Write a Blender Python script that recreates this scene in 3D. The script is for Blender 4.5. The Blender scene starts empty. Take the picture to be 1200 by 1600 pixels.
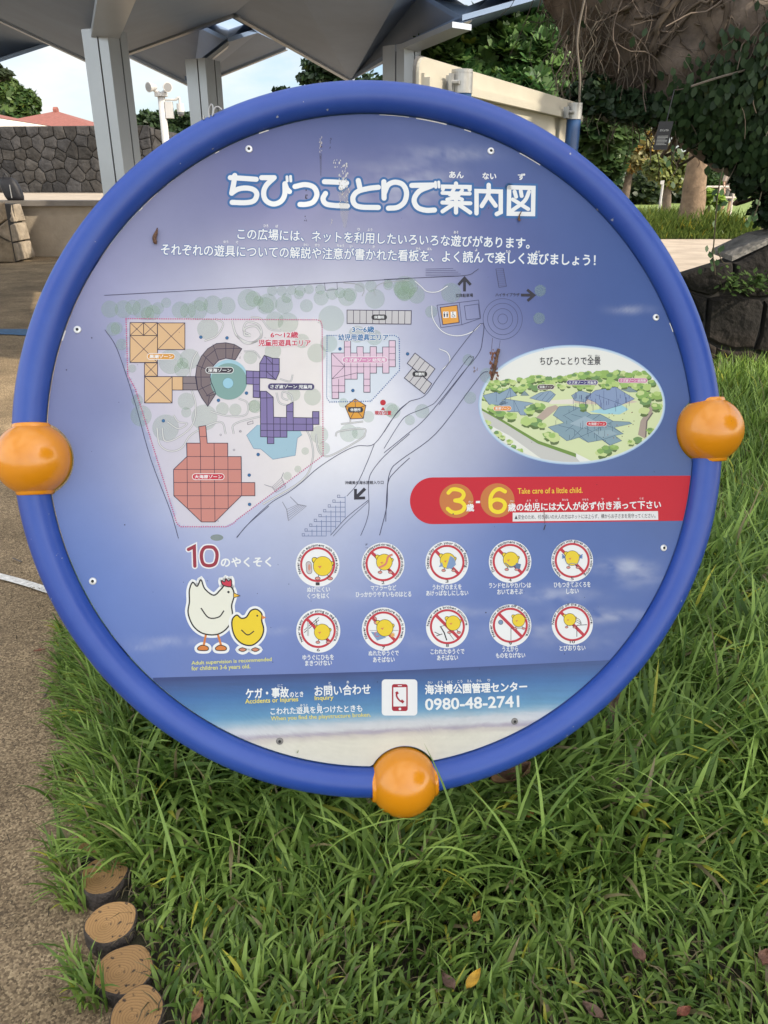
import bpy, bmesh, math, random
import numpy as np
from mathutils import Vector, Matrix, noise as mnoise
random.seed(7); rng = np.random.default_rng(7)
PI = math.pi
scene = bpy.context.scene
COL = scene.collection

# ------------------------------------------------------------------ camera, sky, sun, exposure
FPX, PITCH, CAMH = 1200.0, math.radians(23.5), 1.2
cam = bpy.data.cameras.new('camera'); camo = bpy.data.objects.new('camera', cam); COL.objects.link(camo)
camo.location = (0, 0, CAMH); camo.rotation_euler = (PI/2 - PITCH, 0, 0)
cam.sensor_fit = 'VERTICAL'; cam.sensor_height = 24.0; cam.lens = 24.0*FPX/1600
cam.clip_start = 0.02; cam.clip_end = 2000
scene.camera = camo
SUN_EL, SUN_AZ = math.radians(36), math.radians(118)       # azimuth clockwise from +Y (the view direction)
S_DIR = Vector((math.sin(SUN_AZ)*math.cos(SUN_EL), math.cos(SUN_AZ)*math.cos(SUN_EL), math.sin(SUN_EL)))
world = bpy.data.worlds.new('World'); scene.world = world; world.use_nodes = True
nt = world.node_tree; nt.nodes.clear()
def N(t, k, **kw):
    n = t.nodes.new(k)
    for a, v in kw.items(): setattr(n, a, v)
    return n
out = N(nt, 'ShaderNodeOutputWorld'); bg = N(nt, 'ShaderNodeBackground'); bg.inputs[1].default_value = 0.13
sky = N(nt, 'ShaderNodeTexSky', sky_type='NISHITA', sun_disc=False, sun_elevation=SUN_EL, sun_rotation=SUN_AZ)
sky.air_density = 1.0; sky.dust_density = 1.5; sky.ozone_density = 1.2
tc = N(nt, 'ShaderNodeTexCoord'); mp = N(nt, 'ShaderNodeMapping'); mp.inputs['Scale'].default_value = (1.0, 1.0, 2.6)
nz = N(nt, 'ShaderNodeTexNoise'); nz.inputs['Scale'].default_value = 2.3; nz.inputs['Detail'].default_value = 9; nz.inputs['Roughness'].default_value = 0.58
cr = N(nt, 'ShaderNodeValToRGB'); cr.color_ramp.elements[0].position = 0.40; cr.color_ramp.elements[1].position = 0.62
mx = N(nt, 'ShaderNodeMixRGB'); mx.inputs[2].default_value = (6.0, 5.65, 5.0, 1)
L = nt.links.new
L(tc.outputs['Generated'], mp.inputs[0]); L(mp.outputs[0], nz.inputs['Vector']); L(nz.outputs[0], cr.inputs[0])
sx_ = N(nt, 'ShaderNodeSeparateXYZ'); L(tc.outputs['Generated'], sx_.inputs[0])
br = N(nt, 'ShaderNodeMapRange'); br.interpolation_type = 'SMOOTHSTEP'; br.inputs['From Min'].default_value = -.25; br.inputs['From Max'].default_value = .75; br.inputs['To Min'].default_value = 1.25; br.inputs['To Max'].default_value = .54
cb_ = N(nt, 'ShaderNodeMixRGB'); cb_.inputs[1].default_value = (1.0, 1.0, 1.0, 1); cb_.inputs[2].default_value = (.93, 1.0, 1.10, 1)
ml = N(nt, 'ShaderNodeMixRGB', blend_type='MULTIPLY'); ml.inputs[0].default_value = 1.0      # sky gain added: brighter behind the camera to light the shaded sign, dimmer ahead
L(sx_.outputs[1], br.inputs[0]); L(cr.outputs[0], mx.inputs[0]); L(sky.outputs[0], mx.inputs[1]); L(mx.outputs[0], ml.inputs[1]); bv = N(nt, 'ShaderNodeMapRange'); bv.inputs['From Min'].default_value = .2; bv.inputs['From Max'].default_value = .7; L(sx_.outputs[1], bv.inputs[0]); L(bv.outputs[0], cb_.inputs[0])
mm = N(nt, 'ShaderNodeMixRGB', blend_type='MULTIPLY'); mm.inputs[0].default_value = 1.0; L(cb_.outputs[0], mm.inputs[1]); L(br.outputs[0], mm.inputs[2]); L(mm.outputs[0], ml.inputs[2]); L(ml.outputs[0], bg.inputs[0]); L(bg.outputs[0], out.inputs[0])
sl = bpy.data.lights.new('sun', 'SUN'); sl.energy = 2.0; sl.angle = math.radians(0.6); sl.color = (1.0, 0.89, 0.72)
so = bpy.data.objects.new('sun', sl); COL.objects.link(so); so.rotation_euler = S_DIR.to_track_quat('Z', 'Y').to_euler(); so.location = (6, -6, 8)
scene.view_settings.view_transform = 'Standard'; scene.view_settings.look = 'None'
scene.view_settings.exposure = 1.42; scene.view_settings.gamma = 1.0
scene.cycles.max_bounces = 8; scene.cycles.transparent_max_bounces = 40

# ------------------------------------------------------------------ photo geometry helpers (pixels of the 1200x1600 photograph -> places)
CF = np.array([0, math.cos(PITCH), -math.sin(PITCH)]); CU = np.array([0, math.sin(PITCH), math.cos(PITCH)]); CX = np.array([1., 0, 0])
CAMP = np.array([0, 0, CAMH])
def ray(x, y): return CF + CX*(x-600)/FPX - CU*(y-800)/FPX
def at_z(x, y, z): d = ray(x, y); return CAMP + d*((z-CAMH)/d[2])
def at_y(x, y, Y): d = ray(x, y); return CAMP + d*(Y/d[1])
def at_d(x, y, t): return CAMP + ray(x, y)*t
# sign disc: centre, right, up, normal towards viewer, radius of tube centreline, tube radius
_a, _b, _g = .1342, -.0335, .0532
_c = np.array([(606.28-600)/FPX, -(695.45-800)/FPX, 1.])*1.4
_ux = np.array([math.cos(_a), 0, math.sin(_a)]); _uy = np.array([0, math.cos(_b), math.sin(_b)])
_uy = _uy - _ux*(_uy@_ux); _uy /= np.linalg.norm(_uy)
_M = np.stack([CX, CU, CF], 1)
SU = _M@(math.cos(_g)*_ux + math.sin(_g)*_uy); SV = _M@(-math.sin(_g)*_ux + math.cos(_g)*_uy)
SN = np.cross(SU, SV); SC = _M@_c + CAMP; SR, SRT = .6213, .0273
def on_sign(P, off=0.0):
    P = np.asarray(P, float).reshape(-1, 2); off = np.broadcast_to(off, (len(P),))
    d = CF[None] + (P[:, :1]-600)/FPX*CX[None] - (P[:, 1:]-800)/FPX*CU[None]
    t = ((SC - CAMP)@SN) / (d@SN)          # spot on the panel face itself
    return CAMP + d*t[:, None] + SN[None]*off[:, None]
def sign_px(u, v):                          # plane metres -> photo pixel
    p = SC + u*SU + v*SV - CAMP
    z = p@CF; return (600 + FPX*(p@CX)/z, 800 - FPX*(p@CU)/z)

# ------------------------------------------------------------------ material helpers
def lin(c):
    c = c/255.0
    return c/12.92 if c <= 0.04045 else ((c+0.055)/1.055)**2.4
def srgb(r, g, b, k=1.0): return (lin(r)*k, lin(g)*k, lin(b)*k)
def pbsdf(m):
    return m.node_tree.nodes['Principled BSDF']
def mat(name, rgb, rough=.6, metal=0., spec=.5, var=0., vscale=8., bump=0., bscale=40., alpha=1., coat=0., detail=6.):
    m = bpy.data.materials.new(name); m.use_nodes = True; t = m.node_tree; b = pbsdf(m)
    b.inputs['Base Color'].default_value = (*rgb, 1); b.inputs['Roughness'].default_value = rough
    b.inputs['Metallic'].default_value = metal; b.inputs['Specular IOR Level'].default_value = spec
    b.inputs['Alpha'].default_value = alpha; b.inputs['Coat Weight'].default_value = coat; b.inputs['Coat Roughness'].default_value = .08
    if var or bump: c = N(t, 'ShaderNodeTexCoord')
    if var:
        n = N(t, 'ShaderNodeTexNoise'); n.inputs['Scale'].default_value = vscale; n.inputs['Detail'].default_value = detail; n.inputs['Roughness'].default_value = .65
        r = N(t, 'ShaderNodeMapRange'); r.inputs['From Min'].default_value = .3; r.inputs['From Max'].default_value = .7
        r.inputs['To Min'].default_value = 1-var; r.inputs['To Max'].default_value = 1+var
        h = N(t, 'ShaderNodeHueSaturation'); h.inputs['Color'].default_value = (*rgb, 1)
        t.links.new(c.outputs['Object'], n.inputs['Vector']); t.links.new(n.outputs[0], r.inputs[0]); t.links.new(r.outputs[0], h.inputs['Value'])
        t.links.new(h.outputs[0], b.inputs['Base Color'])
    if bump:
        n2 = N(t, 'ShaderNodeTexNoise'); n2.inputs['Scale'].default_value = bscale; n2.inputs['Detail'].default_value = 8
        bp = N(t, 'ShaderNodeBump'); bp.inputs['Strength'].default_value = bump; bp.inputs['Distance'].default_value = .02
        t.links.new(c.outputs['Object'], n2.inputs['Vector']); t.links.new(n2.outputs[0], bp.inputs['Height']); t.links.new(bp.outputs[0], b.inputs['Normal'])
    return m
def attr_mat(name, rough=.5, attr='tint', transl=0., spec=.4, bump=0., bscale=40., noisev=0., nscale=60.):
    """base colour read from a colour attribute (print gradients, per-leaf and per-blade colours)"""
    m = bpy.data.materials.new(name); m.use_nodes = True; t = m.node_tree; b = pbsdf(m)
    b.inputs['Roughness'].default_value = rough; b.inputs['Specular IOR Level'].default_value = spec
    a = N(t, 'ShaderNodeAttribute', attribute_name=attr); colsock = a.outputs['Color']
    if noisev or bump: c = N(t, 'ShaderNodeTexCoord')
    if noisev:
        n = N(t, 'ShaderNodeTexNoise'); n.inputs['Scale'].default_value = nscale; n.inputs['Detail'].default_value = 8; n.inputs['Roughness'].default_value = .7
        r = N(t, 'ShaderNodeMapRange'); r.inputs['From Min'].default_value = .3; r.inputs['From Max'].default_value = .7
        r.inputs['To Min'].default_value = 1-noisev; r.inputs['To Max'].default_value = 1+noisev
        h = N(t, 'ShaderNodeHueSaturation')
        t.links.new(c.outputs['Object'], n.inputs['Vector']); t.links.new(n.outputs[0], r.inputs[0]); t.links.new(r.outputs[0], h.inputs['Value'])
        t.links.new(colsock, h.inputs['Color']); colsock = h.outputs[0]
    t.links.new(colsock, b.inputs['Base Color'])
    if bump:
        n2 = N(t, 'ShaderNodeTexNoise'); n2.inputs['Scale'].default_value = bscale; n2.inputs['Detail'].default_value = 8
        bp = N(t, 'ShaderNodeBump'); bp.inputs['Strength'].default_value = bump; bp.inputs['Distance'].default_value = .02
        t.links.new(c.outputs['Object'], n2.inputs['Vector']); t.links.new(n2.outputs[0], bp.inputs['Height']); t.links.new(bp.outputs[0], b.inputs['Normal'])
    if transl:
        o = t.nodes['Material Output']; tr = N(t, 'ShaderNodeBsdfTranslucent'); ms = N(t, 'ShaderNodeMixShader'); ms.inputs[0].default_value = transl
        t.links.new(colsock, tr.inputs[0]); t.links.new(b.outputs[0], ms.inputs[1]); t.links.new(tr.outputs[0], ms.inputs[2]); t.links.new(ms.outputs[0], o.inputs[0])
    return m

# ------------------------------------------------------------------ object helpers
def wloc(o):
    v = Vector((0, 0, 0))
    while o is not None: v = v + o.location; o = o.parent
    return v
def empty(name, loc, label=None, cat=None, group=None):
    o = bpy.data.objects.new(name, None); COL.objects.link(o); o.location = loc; o.empty_display_size = .1
    return tag(o, label, cat, group)
def tag(o, label=None, cat=None, group=None, kind=None):
    if label: o['label'] = label
    if cat: o['category'] = cat
    if group: o['group'] = group
    if kind: o['kind'] = kind
    return o
def mesh_obj(name, V, F, mats, parent=None, fm=None, smooth=False, tint=None, base=None):
    """V: world coordinates (n,3); F: list of index lists or (n,k) array; one mesh object, origin at base / its parent's place"""
    V = np.asarray(V, float).reshape(-1, 3)
    if parent is not None: org = np.array(wloc(parent))
    elif base is not None: org = np.array(base, float)
    else:
        org = np.array([V[:, 0].mean(), V[:, 1].mean(), V[:, 2].min()])
    me = bpy.data.meshes.new(name)
    if isinstance(F, np.ndarray):
        n, k = F.shape
        me.vertices.add(len(V)); me.vertices.foreach_set('co', (V-org).astype(np.float32).ravel())
        me.loops.add(n*k); me.loops.foreach_set('vertex_index', F.astype(np.int32).ravel())
        me.polygons.add(n); me.polygons.foreach_set('loop_start', np.arange(0, n*k, k, dtype=np.int32))
        me.update(calc_edges=True)
    else:
        me.from_pydata((V-org).tolist(), [], [list(map(int, f)) for f in F]); me.update()
    if not isinstance(mats, (list, tuple)): mats = [mats]
    for m in mats: me.materials.append(m)
    if fm is not None: me.polygons.foreach_set('material_index', np.asarray(fm, np.int32))
    if smooth: me.polygons.foreach_set('use_smooth', np.ones(len(me.polygons), bool))
    if tint is not None:
        at = me.color_attributes.new('tint', 'FLOAT_COLOR', 'POINT')
        at.data.foreach_set('color', np.concatenate([np.asarray(tint, float), np.ones((len(V), 1))], 1).astype(np.float32).ravel())
    o = bpy.data.objects.new(name, me); COL.objects.link(o)
    if parent is not None: o.parent = parent
    else: o.location = org
    return o
class MB:
    """collects primitives into one mesh"""
    def __init__(s): s.V = []; s.F = []; s.M = []
    def add(s, V, F, m=0):
        b = len(s.V); s.V += [tuple(map(float, v)) for v in V]; s.F += [[b+i for i in f] for f in F]; s.M += [m]*len(F); return s
    def hexa(s, c8, m=0):      # 4 bottom (ccw), 4 top
        return s.add(c8, [[3,2,1,0],[4,5,6,7],[0,1,5,4],[1,2,6,5],[2,3,7,6],[3,0,4,7]], m)
    def box(s, c, size, rz=0., m=0):
        hx, hy, hz = size[0]/2, size[1]/2, size[2]/2; ca, sa = math.cos(rz), math.sin(rz)
        P = [(c[0]+x*ca-y*sa, c[1]+x*sa+y*ca, c[2]+z) for z in (-hz, hz) for x, y in ((-hx,-hy),(hx,-hy),(hx,hy),(-hx,hy))]
        return s.hexa(P, m)
    def prism(s, poly, thick, m=0):   # poly: 3d polygon, extruded by vector
        n = len(poly); t = np.asarray(thick, float); A = [np.asarray(p, float) for p in poly]; B = [p+t for p in A]
        F = [list(range(n))[::-1], list(range(n, 2*n))] + [[i, (i+1) % n, n+(i+1) % n, n+i] for i in range(n)]
        return s.add(A+B, F, m)
    def tube(s, pts, rad, seg=8, m=0, cap=True):
        P = [np.asarray(p, float) for p in pts]; R = rad if hasattr(rad, '__len__') else [rad]*len(P)
        V = []; F = []; ref = np.array([0.13, .27, .95])
        for i, p in enumerate(P):
            t = P[min(i+1, len(P)-1)] - P[max(i-1, 0)]; t = t/(np.linalg.norm(t)+1e-9)
            if abs(t@ref) > .95: ref = np.array([.9, .3, .1])
            x = np.cross(t, ref); x /= np.linalg.norm(x)+1e-9; y = np.cross(t, x); ref = np.cross(x, t)
            for k in range(seg):
                a = 2*PI*k/seg; V.append(p + R[i]*(math.cos(a)*x + math.sin(a)*y))
        for i in range(len(P)-1):
            for k in range(seg):
                F.append([i*seg+k, i*seg+(k+1) % seg, (i+1)*seg+(k+1) % seg, (i+1)*seg+k])
        if cap: F.append(list(range(seg))[::-1]); F.append([(len(P)-1)*seg+k for k in range(seg)])
        return s.add(V, F, m)
    def cyl(s, a, b, r, seg=16, m=0): return s.tube([a, b], [r, r], seg, m)
    def sphere(s, c, r, nu=24, nv=14, m=0, ax=(1,1,1)):
        V = [(c[0], c[1], c[2]+r*ax[2])]; F = []
        for j in range(1, nv):
            for i in range(nu):
                th = PI*j/nv; ph = 2*PI*i/nu
                V.append((c[0]+r*ax[0]*math.sin(th)*math.cos(ph), c[1]+r*ax[1]*math.sin(th)*math.sin(ph), c[2]+r*ax[2]*math.cos(th)))
        V.append((c[0], c[1], c[2]-r*ax[2])); e = len(V)-1
        for i in range(nu):
            F.append([0, 1+i, 1+(i+1) % nu]); F.append([e, e-nu+(i+1) % nu, e-nu+i])
            for j in range(nv-2): F.append([1+j*nu+i, 1+(j+1)*nu+i, 1+(j+1)*nu+(i+1) % nu, 1+j*nu+(i+1) % nu])
        return s.add(V, F, m)
    def build(s, name, mats, parent=None, smooth=False, base=None):
        return mesh_obj(name, s.V, s.F, mats, parent, s.M, smooth, base=base)
def smooth_path(pts, n=6, closed=False):
    P = [np.asarray(p, float) for p in pts]; out = []
    m = len(P)
    for i in range(m if closed else m-1):
        p0 = P[(i-1) % m] if (closed or i > 0) else 2*P[0]-P[1]
        p1 = P[i]; p2 = P[(i+1) % m]; p3 = P[(i+2) % m] if (closed or i+2 < m) else 2*P[-1]-P[-2]
        for k in range(n):
            t = k/n
            out.append(.5*((2*p1)+(-p0+p2)*t+(2*p0-5*p1+4*p2-p3)*t*t+(-p0+3*p1-3*p2+p3)*t**3))
    if not closed: out.append(P[-1])
    return out

# ------------------------------------------------------------------ leaves
def leaf_mesh(C, Nrm, size, tint, aspect=.5, droop=None):
    """C (n,3) centres, Nrm (n,3) leaf normals, size (n,), tint (n,3). Six-point folded leaf each -> V,F,tint"""
    n = len(C); Nrm = Nrm/(np.linalg.norm(Nrm, axis=1)[:, None]+1e-9)
    r = rng.normal(size=(n, 3)) if droop is None else np.asarray(droop) + rng.normal(size=(n, 3))*.35
    A = r - Nrm*(r*Nrm).sum(1)[:, None]; A /= np.linalg.norm(A, axis=1)[:, None]+1e-9
    B = np.cross(Nrm, A); s = size[:, None]
    w = aspect*s
    V = np.stack([C-A*s*.5, C-A*s*.1+B*w*.5-Nrm*s*.06, C+A*s*.25+B*w*.38-Nrm*s*.05, C+A*s*.5-Nrm*s*.08, C+A*s*.25-B*w*.38-Nrm*s*.05, C-A*s*.1-B*w*.5-Nrm*s*.06], 1).reshape(-1, 3)
    V[3::6] += 0
    i = np.arange(n)[:, None]*6
    F = np.concatenate([i+np.array([[0, 1, 2, 3]]), i+np.array([[0, 3, 4, 5]])], 0)
    return V, F, np.repeat(tint, 6, 0)
def blob_points(blobs, n, shell=.55):
    """points spread in the outer part of a union of ellipsoids (cx,cy,cz,rx,ry,rz) -> C, outward normals"""
    W = np.array([b[3]*b[4]+b[4]*b[5]+b[3]*b[5] for b in blobs]); W = W/W.sum()
    k = rng.choice(len(blobs), n, p=W); B = np.array(blobs)[k]
    d = rng.normal(size=(n, 3)); d /= np.linalg.norm(d, axis=1)[:, None]
    rad = shell + (1-shell)*rng.random(n)**.6
    jit = 1 + .18*np.sin(d[:, 0]*7+k*1.7)*np.sin(d[:, 1]*6+k)*np.sin(d[:, 2]*8+2*k)
    return B[:, :3] + d*B[:, 3:]*(rad*jit)[:, None], d
def greens(n, dark, light, warm=.0, clump=None):
    t = rng.random(n)**1.3
    if clump is not None: t = np.clip(.6*t+.5*clump, 0, 1)
    c = np.array(dark)[None]*(1-t[:, None]) + np.array(light)[None]*t[:, None]
    if warm:
        y = rng.random(n) < warm; c[y] = c[y]*np.array([1.9, 1.25, .8])
    return c
M_LEAF = attr_mat('leaf_green', rough=.45, transl=.3, spec=.35)
M_LEAF_DULL = attr_mat('leaf_dark', rough=.5, transl=.18, spec=.3)
M_BARK = mat('bark', (.11, .085, .06), .9, var=.45, vscale=6, bump=.8, bscale=18)
def crown_obj(name, blobs, n, leaf, parent, dark=(.025, .06, .014), light=(.10, .17, .04), warm=.02, mat_=None, aspect=.5, up=.6, shell=.55):
    C, d = blob_points(blobs, n, shell)
    nr = d*.6 + rng.normal(size=d.shape)*.55 + np.array([0, 0, up])
    ck = np.array([mnoise.noise(Vector(c)*(1.2/max(.3, leaf*6))) for c in C])*.9
    V, F, T = leaf_mesh(C, nr, leaf*(.6+.8*rng.random(n)), greens(n, dark, light, warm, ck), aspect)
    return mesh_obj(name, V, F, mat_ or M_LEAF, parent, tint=T)
def limbs(mb, base, blobs, r0, fork, seg=8):
    base = np.array(base, float); fork = np.array(fork, float)
    mid = (base+fork)/2 + rng.normal(size=3)*np.array([.06, .06, 0])*np.linalg.norm(fork-base)*.3
    mb.tube(smooth_path([base-np.array([0, 0, .1]), mid, fork], 5), np.linspace(r0*1.15, r0*.75, 11), seg)
    for b in blobs:
        e = np.array(b[:3]); m2 = fork*.45+e*.55 + rng.normal(size=3)*.12*np.linalg.norm(e-fork)
        mb.tube(smooth_path([fork-(fork-base)*.05, m2, e], 4), np.linspace(r0*.55, r0*.12, 9), 6)
def tree(name, base, fork, blobs, n, leaf, r0, label, cat='tree', group=None, **kw):
    t = empty(name, base, label, cat, group)
    mb = MB(); limbs(mb, base, blobs, r0, fork); mb.build('trunk', M_BARK, t, smooth=True)
    crown_obj('crown', blobs, n, leaf, t, **kw)
    return t

# ================================================================== SETTING: ground sheets
def ground_mat():
    m = bpy.data.materials.new('rubber_chip_paving'); m.use_nodes = True; t = m.node_tree; b = pbsdf(m); lk = t.links.new
    b.inputs['Roughness'].default_value = .95; b.inputs['Specular IOR Level'].default_value = .2
    c = N(t, 'ShaderNodeTexCoord')
    v = N(t, 'ShaderNodeTexVoronoi'); v.inputs['Scale'].default_value = 260
    n1 = N(t, 'ShaderNodeTexNoise'); n1.inputs['Scale'].default_value = 190; n1.inputs['Detail'].default_value = 4
    n2 = N(t, 'ShaderNodeTexNoise'); n2.inputs['Scale'].default_value = 2.2; n2.inputs['Detail'].default_value = 8; n2.inputs['Roughness'].default_value = .68
    r = N(t, 'ShaderNodeValToRGB'); e = r.color_ramp.elements
    e[0].position = .10; e[0].color = (.06, .045, .032, 1); e[1].position = .93; e[1].color = (.64, .50, .30, 1)
    x = e.new(.45); x.color = (.225, .163, .098, 1); x = e.new(.68); x.color = (.37, .275, .165, 1)
    mxx = N(t, 'ShaderNodeMixRGB'); mxx.inputs[0].default_value = .5
    sep = N(t, 'ShaderNodeSeparateColor')
    lk(c.outputs['Object'], v.inputs['Vector']); lk(c.outputs['Object'], n1.inputs['Vector']); lk(c.outputs['Object'], n2.inputs['Vector'])
    lk(v.outputs['Color'], sep.inputs[0]); lk(sep.outputs[0], mxx.inputs[1]); lk(n1.outputs[0], mxx.inputs[2]); lk(mxx.outputs[0], r.inputs[0])
    mr = N(t, 'ShaderNodeMapRange'); mr.inputs['From Min'].default_value = .3; mr.inputs['From Max'].default_value = .7; mr.inputs['To Min'].default_value = .5; mr.inputs['To Max'].default_value = 1.28
    h = N(t, 'ShaderNodeHueSaturation'); lk(n2.outputs[0], mr.inputs[0]); lk(mr.outputs[0], h.inputs['Value']); lk(r.outputs[0], h.inputs['Color']); lk(h.outputs[0], b.inputs['Base Color'])
    bp = N(t, 'ShaderNodeBump'); bp.inputs['Strength'].default_value = .9; bp.inputs['Distance'].default_value = .004
    lk(mxx.outputs[0], bp.inputs['Height']); lk(bp.outputs[0], b.inputs['Normal'])
    return m
M_PAVE = ground_mat()
M_SOIL = mat('lawn_soil', (.035, .032, .016), .95, var=.4, vscale=30, bump=.6, bscale=60)
M_PATH = mat('path_concrete', (.38, .31, .235), .9, var=.22, vscale=2.0, bump=.25, bscale=90)
M_FARGRASS = mat('far_lawn', (.16, .22, .05), .9, var=.3, vscale=4, bump=.5, bscale=60)
PZ = -.016
def sheet(name, pts, z, m):
    return tag(mesh_obj(name, [(x, y, z) for x, y in pts], [list(range(len(pts)))], m, base=(0, 0, z)), kind='structure')
sheet('ground', [(-900, -60), (900, -60), (900, 1600), (-900, 1600)], PZ-.004, M_PAVE)
# lawn edge follows the row of log edging
LOGPX = [(213, 1577), (193, 1508), (173, 1438), (163, 1367), (152, 1307)]
LOGS = [at_z(x, y, .02) for x, y in LOGPX]
step = (LOGS[-1]-LOGS[0])/4
LOGS = [LOGS[0]-step*k for k in (3, 2, 1)] + LOGS + [LOGS[-1]+np.array([-.036, .098, 0])*k for k in range(1, 12)]
edge = [(p[0]+.0, p[1]) for p in LOGS]
edge = [(edge[0][0]+.9, edge[0][1]-1.6)] + edge
lawn_poly = edge + [(edge[-1][0]+.1, edge[-1][1]+2.2), (-.7, 5.6), (1.2, 6.2), (14, 6.2), (14, -2), (1, -2)]
nz_ = len(lawn_poly)
lb = MB(); lb.prism([(x, y, -.06) for x, y in lawn_poly], (0, 0, .055)); tag(lb.build('lawn', M_SOIL, base=(0, 0, 0)), kind='structure')
sheet('path', [(-2, 7.2), (30, 7.2), (30, 17.3), (9.2, 17.3), (9.8, 24), (30, 24.5), (30, 27), (-2, 27)], PZ+.002, M_PATH)
sheet('far_lawn', [(8.0, 27.0), (60, 27.0), (60, 90), (8.0, 90)], PZ+.006, M_FARGRASS)
# painted marks on the paving
M_PAINTW = mat('white_line_paint', (.62, .6, .56), .8, var=.35, vscale=60); M_PAINTB = mat('blue_line_paint', (.05, .12, .22), .8, var=.3, vscale=25)
def ribbon(name, px, w, m, z):
    P = [at_z(x, y, z) for x, y in px]; P = smooth_path(P, 5); V = []; F = []
    for i, p in enumerate(P):
        t = P[min(i+1, len(P)-1)]-P[max(i-1, 0)]; t /= np.linalg.norm(t); s = np.array([-t[1], t[0], 0])
        V += [p+s*w/2, p-s*w/2]
    for i in range(len(P)-1): F.append([2*i, 2*i+1, 2*i+3, 2*i+2])
    return tag(mesh_obj(name, V, F, m), kind='structure')
ribbon('white_line', [(-140, 868), (0, 900), (75, 922), (150, 950)], .03, M_PAINTW, PZ+.004)
ribbon('blue_line', [(-260, 520), (0, 518), (60, 520), (200, 527)], .26, M_PAINTB, PZ+.004)

# ================================================================== shelter with folded metal roof
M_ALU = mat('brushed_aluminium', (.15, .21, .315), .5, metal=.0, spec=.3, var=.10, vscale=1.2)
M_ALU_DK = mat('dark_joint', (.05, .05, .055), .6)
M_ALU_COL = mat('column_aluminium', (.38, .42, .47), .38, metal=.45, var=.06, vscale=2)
shelter = empty('shelter', tuple(at_z(163, 55, 0.0001)*0+np.array([-2.0, 9.8, PZ])), 'silver metal shelter with folded roof plates on square columns behind the round sign', 'shelter')
def vz(x, y, z): return at_z(x, y, z)
F1 = vz(150, 100, 2.6); L1 = vz(0, 30, 3.0); R1 = vz(365, 22, 3.0); C1 = vz(163, 52, 2.5)
E1 = F1+3*(L1-F1); N1 = C1+1.3*(C1-F1)
F2 = vz(300, 134, 2.55); L2 = vz(196, 84, 2.92); R2 = vz(450, 74, 3.0); C2 = vz(317, 97, 2.5); N2 = vz(356, 66, 2.72)
SL = vz(312, 44, 2.95); SRt = vz(403, 51, 2.95)
F3 = vz(548, 126, 2.55); L3 = R1.copy(); C3 = vz(628, 76, 2.5); N3 = vz(722, 36, 2.62)
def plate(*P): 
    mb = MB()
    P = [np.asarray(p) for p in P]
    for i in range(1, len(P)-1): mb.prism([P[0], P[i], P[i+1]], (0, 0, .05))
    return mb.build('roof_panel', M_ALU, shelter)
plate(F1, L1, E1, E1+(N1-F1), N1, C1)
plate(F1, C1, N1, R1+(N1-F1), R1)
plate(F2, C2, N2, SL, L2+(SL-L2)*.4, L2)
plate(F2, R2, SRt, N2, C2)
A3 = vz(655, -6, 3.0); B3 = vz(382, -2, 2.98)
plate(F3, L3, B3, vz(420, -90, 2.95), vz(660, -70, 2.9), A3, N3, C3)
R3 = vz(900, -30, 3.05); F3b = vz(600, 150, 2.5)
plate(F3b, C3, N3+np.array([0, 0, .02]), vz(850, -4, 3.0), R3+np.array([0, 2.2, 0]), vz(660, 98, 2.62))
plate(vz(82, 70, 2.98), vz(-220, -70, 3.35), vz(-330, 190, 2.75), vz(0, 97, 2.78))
# skylight shafts where corners meet
def shaft(low, high):
    mb = MB()
    n = len(low)
    for i in range(n):
        a, b, c, d = low[i], low[(i+1) % n], high[(i+1) % n], high[i]
        mb.add([a, b, c, d], [[0, 1, 2, 3]])
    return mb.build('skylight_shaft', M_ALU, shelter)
shaft([N2, SRt, vz(362, 20, 2.98), SL], [vz(357, 46, 3.02), vz(381, 38, 3.08), vz(360, 27, 3.12), vz(334, 36, 3.08)])
lo = [N3, vz(840, -6, 3.02), vz(735, -60, 3.0), A3]; hi = [vz(730, 10, 2.86), vz(765, -4, 3.1), vz(730, -30, 3.2), vz(708, -4, 3.1)]
shaft(lo, hi)
# valley beams running up from the column heads
def beam(a, b, w, drop):
    a = np.asarray(a); b = np.asarray(b); d = b-a; s = np.cross(d, [0, 0, 1]); s /= np.linalg.norm(s)
    V = [a+s*w/2, a-s*w/2, b-s*w/2, b+s*w/2]; lowv = [v-np.array([0, 0, drop]) for v in V]
    return MB().hexa([lowv[0], lowv[1], lowv[2], lowv[3], V[0], V[1], V[2], V[3]]).build('beam', M_ALU_COL, shelter)
beam(C1, N1, .26, .05); beam(C2, N2, .26, .05); beam(C3, N3, .26, .05)
def edge_trim(a, b, w=.07, drop=.04):
    a = np.asarray(a); b = np.asarray(b)
    d = b-a; s = np.cross(d, [0, 0, 1]); s = s/np.linalg.norm(s)*w
    return MB().prism([a-[0, 0, drop], b-[0, 0, drop], b-[0, 0, drop]+s, a-[0, 0, drop]+s], (0, 0, drop+.08)).build('eave_trim', M_ALU_COL, shelter)
edge_trim(E1, F1); edge_trim(F1, R1); edge_trim(L2, F2); edge_trim(F2, R2); edge_trim(L3, F3)
MB().prism([vz(710, 33, 2.66), vz(737, 33, 2.66), vz(722, 47, 2.6)], (0, 0, .04)).build('roof_outlet', mat('white_outlet', (.7, .7, .68), .6), shelter)
MB().prism([vz(289, 126, 2.5), vz(303, 130, 2.5), vz(302, 134, 2.45), vz(299, 136, 2.45)], (0, 0, .06)).build('roof_outlet', M_ALU, shelter)
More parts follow.
